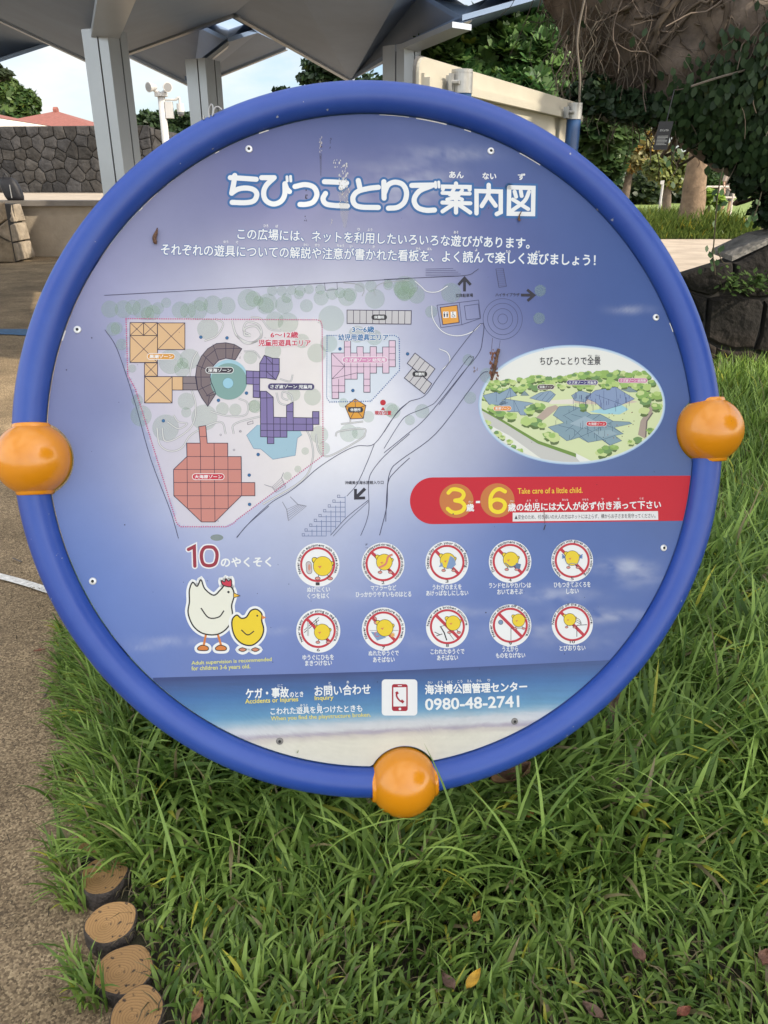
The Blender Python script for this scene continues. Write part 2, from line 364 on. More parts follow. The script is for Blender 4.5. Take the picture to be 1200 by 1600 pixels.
def column(C, w, ang):
    h = w/2; g = .018; o = .24*w
    base = []
    for q in range(4):
        for (x, y) in ((-h, -h), (o-h*.2-g, -h), (o-h*.2-g, -h+.03), (o-h*.2, -h+.03), (o-h*.2, -h)):
            a = q*PI/2+ang; base.append((C[0]+x*math.cos(a)-y*math.sin(a), C[1]+x*math.sin(a)+y*math.cos(a), PZ))
    c = MB().prism(base, (0, 0, C[2]+.02-PZ)).build('column', M_ALU_COL, shelter)
    mb = MB()
    for q in range(4):
        a = q*PI/2+ang; x, y = o-h*.2-g/2, -h+.02
        mb.box((C[0]+x*math.cos(a)-y*math.sin(a), C[1]+x*math.sin(a)+y*math.cos(a), (C[2]+PZ)/2), (g*.98, .018, C[2]-PZ), a)
    mb.build('joint_strip', M_ALU_DK, c)
for C in (C1, C2, C3):
    column(C, .30, PI/4+math.atan2(-C[0], C[1])*1.0+.12)

# ================================================================== stone walls (each stone modelled, one mesh per wall)
M_LAVA = mat('dark_field_stone', (.042, .041, .042), .95, var=.5, vscale=3.5, bump=.9, bscale=14)
M_JOINT = mat('wall_joint', (.03, .028, .026), .95)
M_TAN = mat('terrace_render', (.36, .30, .23), .9, var=.18, vscale=2.5, bump=.3, bscale=30)
M_STONEWARM = mat('sunlit_limestone', (.30, .25, .19), .95, var=.4, vscale=5, bump=.9, bscale=18)
M_STONE_T = attr_mat('field_stone', rough=.95, bump=.9, bscale=14, noisev=.5, nscale=4)
def stone_face(mb, P, out, depth, rings=3, jit=.25, m=0):
    """bulged stone: polygon P (3d, on the wall plane) rising towards out"""
    P = [np.asarray(p, float) for p in P]; out = np.asarray(out, float); c = sum(P)/len(P)
    Q = []
    for i in range(len(P)):
        a, b = P[i], P[(i+1) % len(P)]
        for k in range(3): Q.append(a+(b-a)*k/3)
    n = len(Q); V = []; F = []
    prof = [(1.0, -.25), (.985, .45), (.9, .85), (.6, 1.0), (.25, 1.02)]
    for j, (s, d) in enumerate(prof):
        for i, q in enumerate(Q):
            p = c+(q-c)*s
            nn = mnoise.noise(Vector(p*5.0))*jit + mnoise.noise(Vector(p*16.0))*jit*.4
            V.append(p+out*depth*(d+nn*(1 if j > 0 else 0)))
    V.append(c+out*depth*1.05)
    for j in range(len(prof)-1):
        for i in range(n): F.append([j*n+i, j*n+(i+1) % n, (j+1)*n+(i+1) % n, (j+1)*n+i])
    e = len(V)-1; j = len(prof)-1
    for i in range(n): F.append([j*n+i, j*n+(i+1) % n, e])
    mb.add(V, F, m)
def stone_wall(name, a, b, z0, z1, sz, label, th=.4, cat='wall', m=None, z1b=None, gap=.03, tone=(.034, .033, .034)):
    """coursed rubble wall from a to b (xy); stones face the viewer side (right-hand normal)"""
    a = np.array([a[0], a[1], 0.]); b = np.array([b[0], b[1], 0.]); L_ = np.linalg.norm(b-a); d = (b-a)/L_; nrm = np.array([d[1], -d[0], 0])
    t = empty(name, tuple((a+b)/2*np.array([1, 1, 0])+[0, 0, z0]), label, cat)
    core = MB(); zb = z1 if z1b is None else z1b
    core.hexa([a-nrm*th+[0, 0, z0], a+[0, 0, z0], b+[0, 0, z0], b-nrm*th+[0, 0, z0], a-nrm*th+[0, 0, z1-.03], a+[0, 0, z1-.03], b+[0, 0, zb-.03], b-nrm*th+[0, 0, zb-.03]])
    core.build('core', M_JOINT, t)
    mb = MB(); spans = []; R_ = random.Random(len(name)+int(L_*7)); zt_ = max(z1, zb); nx = max(1, int(L_/(sz*1.15))); nzr = max(1, int((zt_-z0)/(sz*.85)))
    sx, sz_ = L_/nx, (zt_-z0)/nzr
    G = {(i, j): ((i+.5+(.5 if j % 2 else 0)*.7+(R_.random()-.5)*.6)*sx, z0+(j+.5+(R_.random()-.5)*.5)*sz_) for i in range(-1, nx+1) for j in range(nzr)}
    for (i, j), (cx, cz) in G.items():
        P = [(0, z0), (L_, z0), (L_, zb), (0, z1)]
        for di in (-2, -1, 0, 1, 2):
            for dj in (-2, -1, 0, 1, 2):
                q = G.get((i+di, j+dj))
                if q is None or (di == 0 and dj == 0): continue
                mx_, mz_ = (cx+q[0])/2, (cz+q[1])/2; dx, dz = q[0]-cx, q[1]-cz; l = math.hypot(dx, dz); dx /= l; dz /= l; mx_ -= dx*gap*sz*.6; mz_ -= dz*gap*sz*.6
                out_ = []
                for k in range(len(P)):
                    a_, b_ = P[k-1], P[k]; fa = (a_[0]-mx_)*dx+(a_[1]-mz_)*dz; fb = (b_[0]-mx_)*dx+(b_[1]-mz_)*dz
                    if (fa <= 0) != (fb <= 0): t_ = fa/(fa-fb); out_.append((a_[0]+(b_[0]-a_[0])*t_, a_[1]+(b_[1]-a_[1])*t_))
                    if fb <= 0: out_.append(b_)
                P = out_
                if len(P) < 3: break
            if len(P) < 3: break
        if len(P) < 3: continue
        if max(p[0] for p in P)-min(p[0] for p in P) < .15*sz or max(p[1] for p in P)-min(p[1] for p in P) < .15*sz: continue
        v0 = len(mb.V); stone_face(mb, [a+d*px+[0, 0, pz] for px, pz in P], nrm, .07*sz/.4, jit=.35); spans.append((v0, len(mb.V)))
    ST_ = np.zeros((len(mb.V), 3))
    for (a0, a1) in spans:
        g = .55+.9*R_.random(); wv = R_.random(); ST_[a0:a1] = np.array(tone)*g*np.array([1+.12*wv, 1+.04*wv, 1-.10*wv])
    mesh_obj('stones', mb.V, mb.F, M_STONE_T, t, tint=ST_)
    return t
# upper dark wall at the far left, terrace in front of it, stone pillar at the path
stone_wall('stone_wall', (-18, 26.4), (-6.9, 25.2), .8, 2.62, .34, 'tall dark grey rubble stone wall on the terrace below the red roofed houses')
wall2 = stone_wall('stone_wall', (-6.9, 25.2), (-3.0, 29.0), .8, 2.55, .34, 'dark stone wall end sloping down right behind the white pole', z1b=1.9)
ter = empty('terrace', (-9, 20, PZ), 'raised tan terrace with a low front wall at the far left', 'terrace')
MB().hexa([(-22, 13.6, PZ), (-4.6, 13.6, PZ), (-4.6, 33, PZ), (-22, 33, PZ), (-22, 13.6, .78), (-4.6, 13.6, .78), (-4.6, 33, .78), (-22, 33, .78)]).build('front_wall', M_TAN, ter)
MB().box((-13.3, 13.75, .82), (17.4, .5, .08)).build('coping', mat('coping_stone', (.17, .15, .13), .9, var=.2, vscale=3), ter)
pp = at_z(-20, 412, PZ); pq = at_z(24, 410, PZ)
pil = stone_wall('stone_pillar', (pp[0]-1.2, pp[1]), (pq[0], pq[1]), PZ, .86, .32, 'low squared stone pillar wall on the paving at the left edge', th=.7, cat='stone pillar', tone=(.26, .215, .165))
mb = MB()
for i in range(3):
    for k in range(2):
        y0 = pq[1]+.04+k*.33; z0_ = PZ+.02+i*.28
        stone_face(mb, [(pq[0]-i*.03, y0, z0_), (pq[0]-i*.03, y0+.3, z0_), (pq[0]-(i+1)*.03, y0+.3, z0_+.26), (pq[0]-(i+1)*.03, y0, z0_+.26)], (1, 0, 0), .05)
mb.build('side_stones', M_STONEWARM, pil)
# black bag standing on the terrace coping
bagc = at_y(20, 316, 13.7)
bag = empty('bag', (bagc[0], bagc[1], .862), 'black backpack standing on the terrace coping at the left edge', 'bag')
M_BAG = mat('black_nylon', (.012, .012, .016), .6, var=.3, vscale=20)
mb = MB()
for (zz, w, dp) in ((0, .30, .17), (.16, .32, .19), (.3, .27, .15), (.36, .16, .09)): pass
V = []; prof = [(0, .25, .15), (.06, .29, .18), (.2, .30, .18), (.3, .26, .15), (.35, .15, .08)]
for (zz, w, dp) in prof:
    for k in range(16):
        a = 2*PI*k/16; V.append((bagc[0]+.06-.25*zz+w/2*math.copysign(abs(math.cos(a))**.6, math.cos(a)), bagc[1]+dp/2*math.copysign(abs(math.sin(a))**.6, math.sin(a)), .862+zz))
F = [[j*16+k, j*16+(k+1) % 16, (j+1)*16+(k+1) % 16, (j+1)*16+k] for j in range(4) for k in range(16)]+[list(range(16))[::-1], list(range(64, 80))]
mb.add(V, F); mb.build('body', M_BAG, bag, smooth=True)
MB().tube(smooth_path([(bagc[0]-.08, bagc[1]-.02, 1.2), (bagc[0]-.04, bagc[1]-.02, 1.27), (bagc[0]+.0, bagc[1]-.02, 1.2)], 5), .012, 6).build('handle', M_BAG, bag)
MB().box((bagc[0]+.04, bagc[1]-.096, 1.0), (.012, .012, .2), 0).build('zip', mat('zip_grey', (.3, .3, .3), .5), bag)

# ================================================================== houses with red roofs
M_ROOF = mat('red_roof_tile', (.24, .085, .065), .8, var=.25, vscale=9, bump=.5, bscale=25)
M_WALLW = mat('cream_wall', (.62, .57, .48), .85, var=.08, vscale=2)
M_FASC = mat('white_fascia', (.72, .68, .6), .7)
M_DARKWIN = mat('window_dark', (.03, .035, .04), .2)
def house(x0, x1, y0, y1, zb, ze, zr, label, ov=.7):
    h = empty('house', ((x0+x1)/2, (y0+y1)/2, zb), label, 'house')
    MB().box(((x0+x1)/2, (y0+y1)/2, (zb+ze)/2), (x1-x0, y1-y0, ze-zb)).build('wall', M_WALLW, h)
    a, b, c, d = x0-ov, x1+ov, y0-ov, y1+ov; m = min(b-a, d-c)/2*.98
    r = MB(); P = [(a, c, ze), (b, c, ze), (b, d, ze), (a, d, ze)]; Rg = [(a+m, (c+d)/2, zr), (b-m, (c+d)/2, zr)]
    V = P+Rg; F = [[0, 1, 5, 4], [1, 2, 5], [2, 3, 4, 5], [3, 0, 4]]
    V = [(v[0], v[1], v[2]+.3) for v in V]
    r.add(V, F); rf = r.build('roof', M_ROOF, h)
    MB().box(((a+b)/2, (c+d)/2, ze+.14), (b-a-.04, d-c-.04, .3)).build('fascia', M_FASC, rf)
    mb = MB(); mb.tube([(Rg[0][0], Rg[0][1], zr+.32), (Rg[1][0], Rg[1][1], zr+.32)], .16, 8); mb.build('ridge_cap', M_ROOF, rf)
    for k in range(3):
        xx = x0+(x1-x0)*(k+.5)/3
        w = MB().box((xx, y0-.02, zb+(ze-zb)*.55), (1.2, .06, 1.1)).build('window', M_FASC, h)
        MB().box((xx, y0-.055, zb+(ze-zb)*.55), (1.04, .03, .94)).build('pane', M_DARKWIN, w)
    return h
hA = at_y(100, 170, 36); eA = at_y(245, 211, 33)
house(-17.0, -10.9, 33.5, 40, .0, 2.35, 3.5, 'long house with red hipped roof and white eaves beyond the stone wall')
hB = at_y(30, 184, 30)
house(-24, hB[0]-.9, 29.5, 33.2, .0, 2.75, 3.3, 'house with low red roof and cream fascia cut off by the left edge')

# ================================================================== white pole with lamps and dome camera
M_WHITE = mat('white_painted_steel', (.46, .45, .43), .45, var=.06, vscale=6)
pb = at_y(262, 250, 20.0); pt = at_y(254, 150, 20.0)
pole = empty('camera_pole', (pb[0], pb[1], PZ), 'white pole carrying two round floodlights and a dome camera arm', 'camera pole')
MB().cyl((pb[0], 20, PZ), (pb[0], 20, pt[2]), .085, 14).build('pole', M_WHITE, pole, smooth=True)
MB().cyl((pb[0], 20, pt[2]-.01), (pb[0], 20, pt[2]+.06), .15, 14).build('cap', M_WHITE, pole)
for sx in (-1, 1):
    c = np.array([pb[0]+sx*.16, 19.9, pt[2]+.17]); dv = np.array([sx*.6, -.9, -.1]); dv /= np.linalg.norm(dv)
    lampo = MB().tube([c-dv*.12, c, c+dv*.09, c+dv*.11], [.04, .08, .105, .105], 16).build('floodlight', M_WHITE, pole)
    MB().cyl(c+dv*.1105, c+dv*.116, .088, 16).build('lens', mat('lamp_glass', (.22, .22, .22), .2), lampo)
    MB().tube([(pb[0]+sx*.02, 20, pt[2]+.05), (pb[0]+sx*.15, 20, pt[2]+.12)], .04, 8).build('bracket', M_WHITE, pole)
ar = at_y(258, 156, 20); ae = at_y(282, 156, 20)
arm = MB().tube([(pb[0], 20, ar[2]), (ae[0]-.1, 20, ar[2])], .025, 8).build('arm', M_WHITE, pole)
dome = MB().tube(smooth_path([(ae[0]-.12, 20, ar[2]), (ae[0]-.03, 20, ar[2]+.04), (ae[0]-.02, 20, ar[2]-.08)], 4), .03, 8).cyl((ae[0]-.02, 20, ar[2]-.08), (ae[0]-.02, 20, ar[2]-.25), .085, 14).build('dome_camera', M_WHITE, pole)
MB().sphere((ae[0]-.02, 20, ar[2]-.26), .08, 14, 8).build('dome', mat('smoked_dome', (.12, .13, .14), .15), dome, smooth=True)
bx = at_y(271, 172, 20); MB().box((pb[0]+.16, 20, bx[2]), (.16, .14, .34)).build('junction_box', M_WHITE, pole)

# ================================================================== trees
def px_blob(x, y, Y, rx, rz, ry=None):
    c = at_y(x, y, Y); k = Y/ray(x, y)[1]/FPX
    return (c[0], c[1], c[2], rx*k, (ry if ry else rx)*k, rz*k)
def ground_pt(x, Y): return (at_y(x, 300, Y)[0], Y, PZ)
tree('broadleaf_tree', ground_pt(15, 46), tuple(at_y(15, 200, 46)), [px_blob(5, 150, 46, 34, 26), px_blob(38, 160, 46, 22, 20), px_blob(-50, 150, 46, 45, 40), px_blob(8, 135, 46, 22, 16), px_blob(22, 185, 46, 40, 22)], 7000, .42, .3,
     'round green tree behind the low red roof at the left edge', light=(.14, .20, .05))
tree('broadleaf_tree', ground_pt(-40, 28), tuple(at_y(-40, 150, 28)), [px_blob(-25, 108, 28, 30, 16), px_blob(-70, 95, 28, 50, 40), px_blob(2, 116, 28, 14, 7), px_blob(12, 113, 28, 8, 3)], 2600, .26, .2,
     'sparse branch tips of a tree under the shelter eave at the left edge', dark=(.02, .03, .012), light=(.05, .07, .025))
for (xs, lab) in (((215, 245), 'dark leafy tree left of the white pole beyond the stone wall'), ((262, 300), 'dark leafy tree right of the white pole beyond the stone wall'), ((320, 350), 'dark leafy tree behind the second shelter column')):
    x0, x1 = xs; xm = (x0+x1)/2
    tree('broadleaf_tree', ground_pt(xm, 40), tuple(at_y(xm, 235, 40)), [px_blob(x0, 200, 40, 20, 18), px_blob(x1, 196, 40, 20, 20), px_blob(xm, 184, 40, 14, 10), px_blob(xm, 215, 40, 30, 16), px_blob(x1+6, 182, 40, 9, 8)], 2600, .34, .22,
         lab, dark=(.015, .035, .012), light=(.06, .10, .035), group='trees beyond the stone wall', shell=.3)
tree('broadleaf_tree', ground_pt(560, 17), tuple(at_y(560, 190, 17)), [px_blob(575, 150, 17, 34, 34), px_blob(505, 105, 17, 34, 11), px_blob(490, 122, 17, 28, 10), px_blob(535, 128, 17, 24, 16), px_blob(478, 98, 17, 8, 4), px_blob(440, 142, 17, 14, 6), px_blob(600, 130, 17, 14, 10)], 2600, .14, .14,
     'tree with dark leafy branch tips showing between shelter roof and sign top', dark=(.012, .028, .01), light=(.05, .09, .03), shell=.3)
# big glossy-leaved trees behind the cream board
def rosette_tree(base, fork, blobs, nr, leaf, r0, label, dark, light, name='glossy_leaf_tree'):
    t = empty(name, base, label, 'tree'); mb = MB(); limbs(mb, base, blobs, r0, fork); mb.build('trunk', M_BARK, t, smooth=True)
    C, d = blob_points(blobs, nr, .72); ax = d*.7+rng.normal(size=d.shape)*.3+np.array([0, -.1, .75]); ax /= np.linalg.norm(ax, axis=1)[:, None]
    k = 9; CC = []; NN = []; DR = []
    e1 = np.cross(ax, rng.normal(size=ax.shape)); e1 /= np.linalg.norm(e1, axis=1)[:, None]; e2 = np.cross(ax, e1)
    for i in range(k):
        a = 2*PI*i/k+rng.random(nr)*.5; tilt = .35+.5*rng.random(nr)
        dirv = (np.cos(a)[:, None]*e1+np.sin(a)[:, None]*e2)*np.cos(tilt)[:, None]+ax*np.sin(tilt)[:, None]
        CC.append(C+dirv*leaf*.55); NN.append(ax*np.cos(tilt)[:, None]-dirv*.1*0-(np.cos(a)[:, None]*e1+np.sin(a)[:, None]*e2)*np.sin(tilt)[:, None]); DR.append(dirv*4)
    ck = np.array([mnoise.noise(Vector(c)*1.6) for c in C])*.9; tc_ = greens(nr, dark, light, .01, ck)
    CC = np.concatenate(CC); n = len(CC); tt = np.tile(tc_, (k, 1))*(.8+.4*rng.random((n, 1)))
    V, F, T = leaf_mesh(CC, np.concatenate(NN), leaf*(.75+.5*rng.random(n)), tt, .5, np.concatenate(DR))
    mesh_obj('crown', V, F, M_LEAF, t, tint=T); return t
rosette_tree(ground_pt(780, 10.5), tuple(at_y(780, 230, 10.5)), [px_blob(700, 120, 10.2, 55, 55), px_blob(760, 95, 10.5, 70, 60), px_blob(830, 120, 10.2, 65, 60), px_blob(800, 170, 10, 90, 50), px_blob(690, 170, 10.4, 60, 50), px_blob(840, 55, 10.8, 50, 40)],
             2500, .17, .16, 'glossy green leafy tree right behind the cream board', (.035, .095, .026), (.22, .35, .10))
rosette_tree(ground_pt(880, 13), tuple(at_y(880, 240, 13)), [px_blob(860, 40, 13, 60, 40), px_blob(920, 110, 13, 70, 80), px_blob(930, 200, 12.6, 60, 55), px_blob(870, 180, 12.8, 55, 60), px_blob(920, 20, 13.2, 60, 50), px_blob(935, 255, 12.6, 30, 45)],
             2200, .2, .2, 'taller darker leafy tree between the cream board and the old banyan', (.02, .048, .016), (.12, .19, .055))
# mid-distance open trees above the grass bank
tree('coastal_tree', ground_pt(975, 26), tuple(at_y(985, 262, 26)), [px_blob(960, 225, 26, 32, 26), px_blob(1000, 222, 26, 32, 24), px_blob(1030, 245, 26, 26, 22), px_blob(985, 250, 26, 30, 18), px_blob(950, 265, 26, 22, 22)], 5200, .2, .13,
     'brownish open crowned tree above the grass bank right of the sign', dark=(.09, .09, .035), light=(.32, .29, .10), warm=.2, shell=.15)
tree('coastal_tree', ground_pt(1045, 24), tuple(at_y(1043, 285, 24)), [px_blob(1030, 262, 24, 26, 18), px_blob(1065, 258, 24, 24, 20), px_blob(1052, 280, 24, 24, 14), px_blob(1075, 275, 24, 16, 16)], 3600, .16, .13,
     'small yellow green tree left of the thick bare trunk', dark=(.08, .11, .03), light=(.34, .38, .10), warm=.05, shell=.15)
tree('coastal_tree', ground_pt(1120, 60), tuple(at_y(1120, 275, 60)), [px_blob(1110, 275, 60, 26, 16), px_blob(1140, 268, 60, 26, 12), px_blob(1165, 285, 60, 30, 14), px_blob(1090, 290, 60, 22, 12)], 4200, .45, .3,
     'distant rounded green tree beyond the handrail', dark=(.03, .06, .02), light=(.09, .15, .04))
for (x, y, Y, rr, lab) in ((940, 300, 40, 40, 'dark distant tree low behind the bank, nearest the sign ring'), (1000, 295, 42, 44, 'dark distant tree low behind the white post'), (1062, 297, 44, 36, 'dark distant tree low behind the thick bare trunk')):
    tree('distant_tree', ground_pt(x, Y), tuple(at_y(x, 300, Y)), [px_blob(x, y, Y, rr, 26), px_blob(x+14, y-14, Y, rr*.6, 18)], 2600, .38, .2, lab, dark=(.02, .035, .015), light=(.06, .085, .03))
# thick bare trunk on the bank (its crown is above the banyan)
tb = at_y(1083, 326, 19.0)
tt_ = empty('bare_trunk_tree', (tb[0], 19.0, PZ), 'tree with thick brown leaning trunk standing in the grass bank', 'tree')
mb = MB(); P = [(tb[0]-.12, 19, PZ-.1), tuple(at_y(1082, 322, 19)), tuple(at_y(1085, 290, 19)), tuple(at_y(1091, 250, 19)), tuple(at_y(1096, 215, 19)), tuple(at_y(1096, 130, 19)), tuple(at_y(1100, 40, 19))]
mb.tube(smooth_path(P, 5), np.linspace(.30, .15, 31), 14); mb.build('trunk', mat('warm_bark', (.17, .115, .07), .9, var=.4, vscale=5, bump=.9, bscale=14), tt_, smooth=True)
crown_obj('crown', [px_blob(1060, 30, 19, 90, 50), px_blob(1150, 20, 19, 110, 60), px_blob(1100, -60, 19, 120, 60)], 3500, .25, tt_)

# ================================================================== grass bank, rail, post
def blades(name, P, H, W, lean, tint, m, segs=4, dirs=None, kind='stuff', base=(0, 0, 0)):
    n = len(P); a = rng.random(n)*2*PI if dirs is None else dirs
    D = np.stack([np.cos(a), np.sin(a), np.zeros(n)], 1); Sd = np.stack([-np.sin(a), np.cos(a), np.zeros(n)], 1)
    tw = rng.normal(size=n)*.5; Sd = Sd*np.cos(tw)[:, None]+D*np.sin(tw)[:, None]
    V = np.zeros((n, 2*segs+2, 3)); 
    for j in range(segs+1):
        t = j/segs; ang = lean*t**1.0
        up = H*(np.sin(np.clip(ang, 1e-3, None))/np.clip(ang, 1e-3, None))*t; fw = H*((1-np.cos(ang))/np.clip(ang, 1e-3, None))*t
        c = P+D*fw[:, None]+np.array([0, 0, 1.])*up[:, None]
        w = W*(1-t**4.0)*(.75+.5*t if t < .5 else 1.0)+.0002
        V[:, 2*j] = c+Sd*(w/2)[:, None]; V[:, 2*j+1] = c-Sd*(w/2)[:, None]
    idx = np.arange(n)[:, None]*(2*segs+2)
    F = np.concatenate([idx+np.array([[2*j, 2*j+1, 2*j+3, 2*j+2]]) for j in range(segs)], 0)
    tv = np.repeat(tint, 2*segs+2, 0).reshape(n, 2*segs+2, 3)
    V = V.reshape(-1, 3)
    o = mesh_obj(name, V, F, m, tint=tv.reshape(-1, 3), base=base)
    return tag(o, kind=kind)
M_BLADE = attr_mat('grass_blade', rough=.42, transl=.36, spec=.35)
M_BLADE_FAR = attr_mat('bank_grass_blade', rough=.5, transl=.45, spec=.3)
nb = 16000
bx_ = 2.0+8.3*rng.random(nb); by_ = 17.6+4.0*rng.random(nb)**1.2
keep = ~((bx_ > 8.6+.45*(by_-17.6)*0+.3*np.sin(by_*3)))
bx_, by_ = bx_[keep], by_[keep]; nb = len(bx_)
hb = .55*np.clip((by_-17.45)/.9, .25, 1)*(.6+.7*rng.random(nb))*np.where(bx_ > 8.2, .6, 1)
blades('bank_grass', np.stack([bx_, by_, np.full(nb, PZ)], 1), hb, .02+.02*rng.random(nb), .5+1.1*rng.random(nb), greens(nb, (.06, .10, .02), (.20, .26, .06), .08), M_BLADE_FAR, 4, rng.normal(size=nb)*.9-PI/2)
sheet('grass_bank', [(2.0, 17.6), (8.5, 17.6), (9.0, 21.5), (2, 21.6)], PZ+.01, M_SOIL)
rl = [at_y(1100, 303, 27), at_y(1101, 292, 27), at_y(1152, 292, 27)]
rail = empty('handrail', (rl[0][0], 27, PZ), 'pale metal handrail beyond the grass bank', 'handrail')
M_RAIL = mat('pale_rail', (.5, .44, .38), .5)
z1 = rl[1][2]; x0_, x1_ = rl[0][0], rl[2][0]
MB().tube(smooth_path([(x0_, 27, z1-.25), (x0_+.05, 27, z1-.03), (x0_+.2, 27, z1), (x1_, 27, z1)], 4), .035, 8).build('top_rail', M_RAIL, rail)
MB().tube([(x0_, 27, z1-.32), (x1_, 27, z1-.32)], .03, 8).build('lower_rail', M_RAIL, rail)
for k in range(3): MB().cyl((x0_+.02+k*(x1_-x0_)*.45, 27, PZ), (x0_+.02+k*(x1_-x0_)*.45, 27, z1-(.2 if k == 0 else 0)), .035, 8).build('rail_post', M_RAIL, rail)
wp = at_y(1034, 300, 22.5)
wpo = empty('marker_post', (wp[0], 22.5, PZ), 'slim white post with a small plate behind the grass bank', 'post')
MB().cyl((wp[0], 22.5, PZ), (wp[0], 22.5, at_y(1034, 282, 22.5)[2]), .032, 8).build('post', M_WHITE, wpo); MB().box((wp[0]-.04, 22.44, at_y(1034, 285, 22.5)[2]), (.1, .02, .09)).build('plate', M_WHITE, wpo)
shrub = empty('shrub', (at_y(1108, 305, 20.4)[0], 20.4, PZ), 'bright light green shrub at the foot of the bare trunk', 'shrub')
crown_obj('foliage', [px_blob(1108, 305, 20.4, 12, 10), px_blob(1120, 312, 20.4, 12, 8)], 260, .22, shrub, dark=(.15, .25, .03), light=(.32, .45, .07)); MB().tube([(at_y(1110, 305, 20.4)[0], 20.4, PZ), tuple(at_y(1110, 310, 20.4))], .03, 6).build('stem', M_BARK, shrub)

# ================================================================== cream board on blue posts (seen from behind)
M_CREAM = mat('cream_board_back', (.44, .41, .335), .5, var=.08, vscale=3); M_EDGE = mat('dark_board_edge', (.09, .085, .08), .6)
M_POSTB = mat('blue_post_paint', (.022, .06, .15), .35, var=.15, vscale=10); M_STEEL = mat('galvanised_steel', (.36, .36, .35), .42, metal=.6, var=.15, vscale=20)
pl_, pr_ = at_y(722, 118, 3.3), at_y(898, 170, 4.7)
nbd = empty('notice_board', ((pl_[0]+pr_[0])/2, 3.6, PZ), 'cream notice board seen from behind on two blue posts behind the round sign', 'notice board')
bd = np.array([pr_[0]-pl_[0], pr_[1]-pl_[1], 0]); BL = np.linalg.norm(bd); bd /= BL; bn = np.array([bd[1], -bd[0], 0])     # bn faces the camera side
bo = np.array([pl_[0], pl_[1], 0]) - bn*.085
def bpt(s, z, off=0.): return bo + bd*s + np.array([0, 0, z]) - bn*off
def hit_board(px, py):
    d = ray(px, py); t = ((bo-CAMP)@bn)/(d@bn); p = CAMP+d*t; return (p-bo)@bd, p[2]
s0, zt0 = hit_board(655, 94); s1, zt1 = hit_board(906, 157); ZT = (zt0+zt1)/2; ZB = ZT-.95; rc = .05
def rrect(s0, s1, z0, z1, r, off):
    P = []
    for cx_, cz_, a0 in ((s1-r, z1-r, 0), (s0+r, z1-r, 90), (s0+r, z0+r, 180), (s1-r, z0+r, 270)):
        for k in range(6):
            a = math.radians(a0+k*18); P.append(bpt(cx_+r*math.cos(a), cz_+r*math.sin(a), off))
    return P
MB().prism(rrect(s0, s1, ZB, ZT, rc, 0), -bn*.012).build('board', M_CREAM, nbd)
MB().prism(rrect(s0-.004, s1+.004, ZB-.004, ZT+.004, rc, .012), -bn*.012).build('board_rim', M_EDGE, nbd)
for zr_, nm in ((ZT-.075, 'rail'), (ZB+.12, 'rail')):
    P = [bpt(s0+.02, zr_-.022), bpt(s0+.02, zr_+.022), bpt(s0+.02, zr_+.022)+bn*.012, bpt(s0+.02, zr_+.008)+bn*.012, bpt(s0+.02, zr_+.008)+bn*.034, bpt(s0+.02, zr_-.022)+bn*.034]
    MB().prism(P, bd*(s1-s0-.04)).build(nm, M_CREAM, nbd)
for p, top, nmb in ((pl_, ZT-.042, 0), (pr_, ZT-.042, 1)):
    MB().cyl((p[0], p[1], PZ), (p[0], p[1], top), .038, 24).build('post', M_POSTB, nbd, smooth=True)
    for zc in (ZT-.075, ZB+.12) + ((top-.27,) if nmb else ()):
        h = .034 if zc != top-.27 else .026
        c = MB().cyl((p[0], p[1], zc-h), (p[0], p[1], zc+h), .0405, 24)
        q = np.array([p[0], p[1], zc]); c.box(tuple(q-bn*.045+bd*.0), (.05, .02, h*1.6), math.atan2(bd[1], bd[0]))
        for sx in (-1, 1):
            c.box(tuple(q+bd*sx*.05-bn*.02), (.03, .012, h*1.7), math.atan2(bd[1], bd[0])); c.cyl(q+bd*sx*.052-bn*.03, q+bd*sx*.052+bn*.012, .008, 8)
        c.build('clamp', M_STEEL, nbd)
    MB().cyl((p[0], p[1], top-.001), (p[0], p[1], top+.012), .0405, 24).build('post_cap', M_STEEL, nbd)

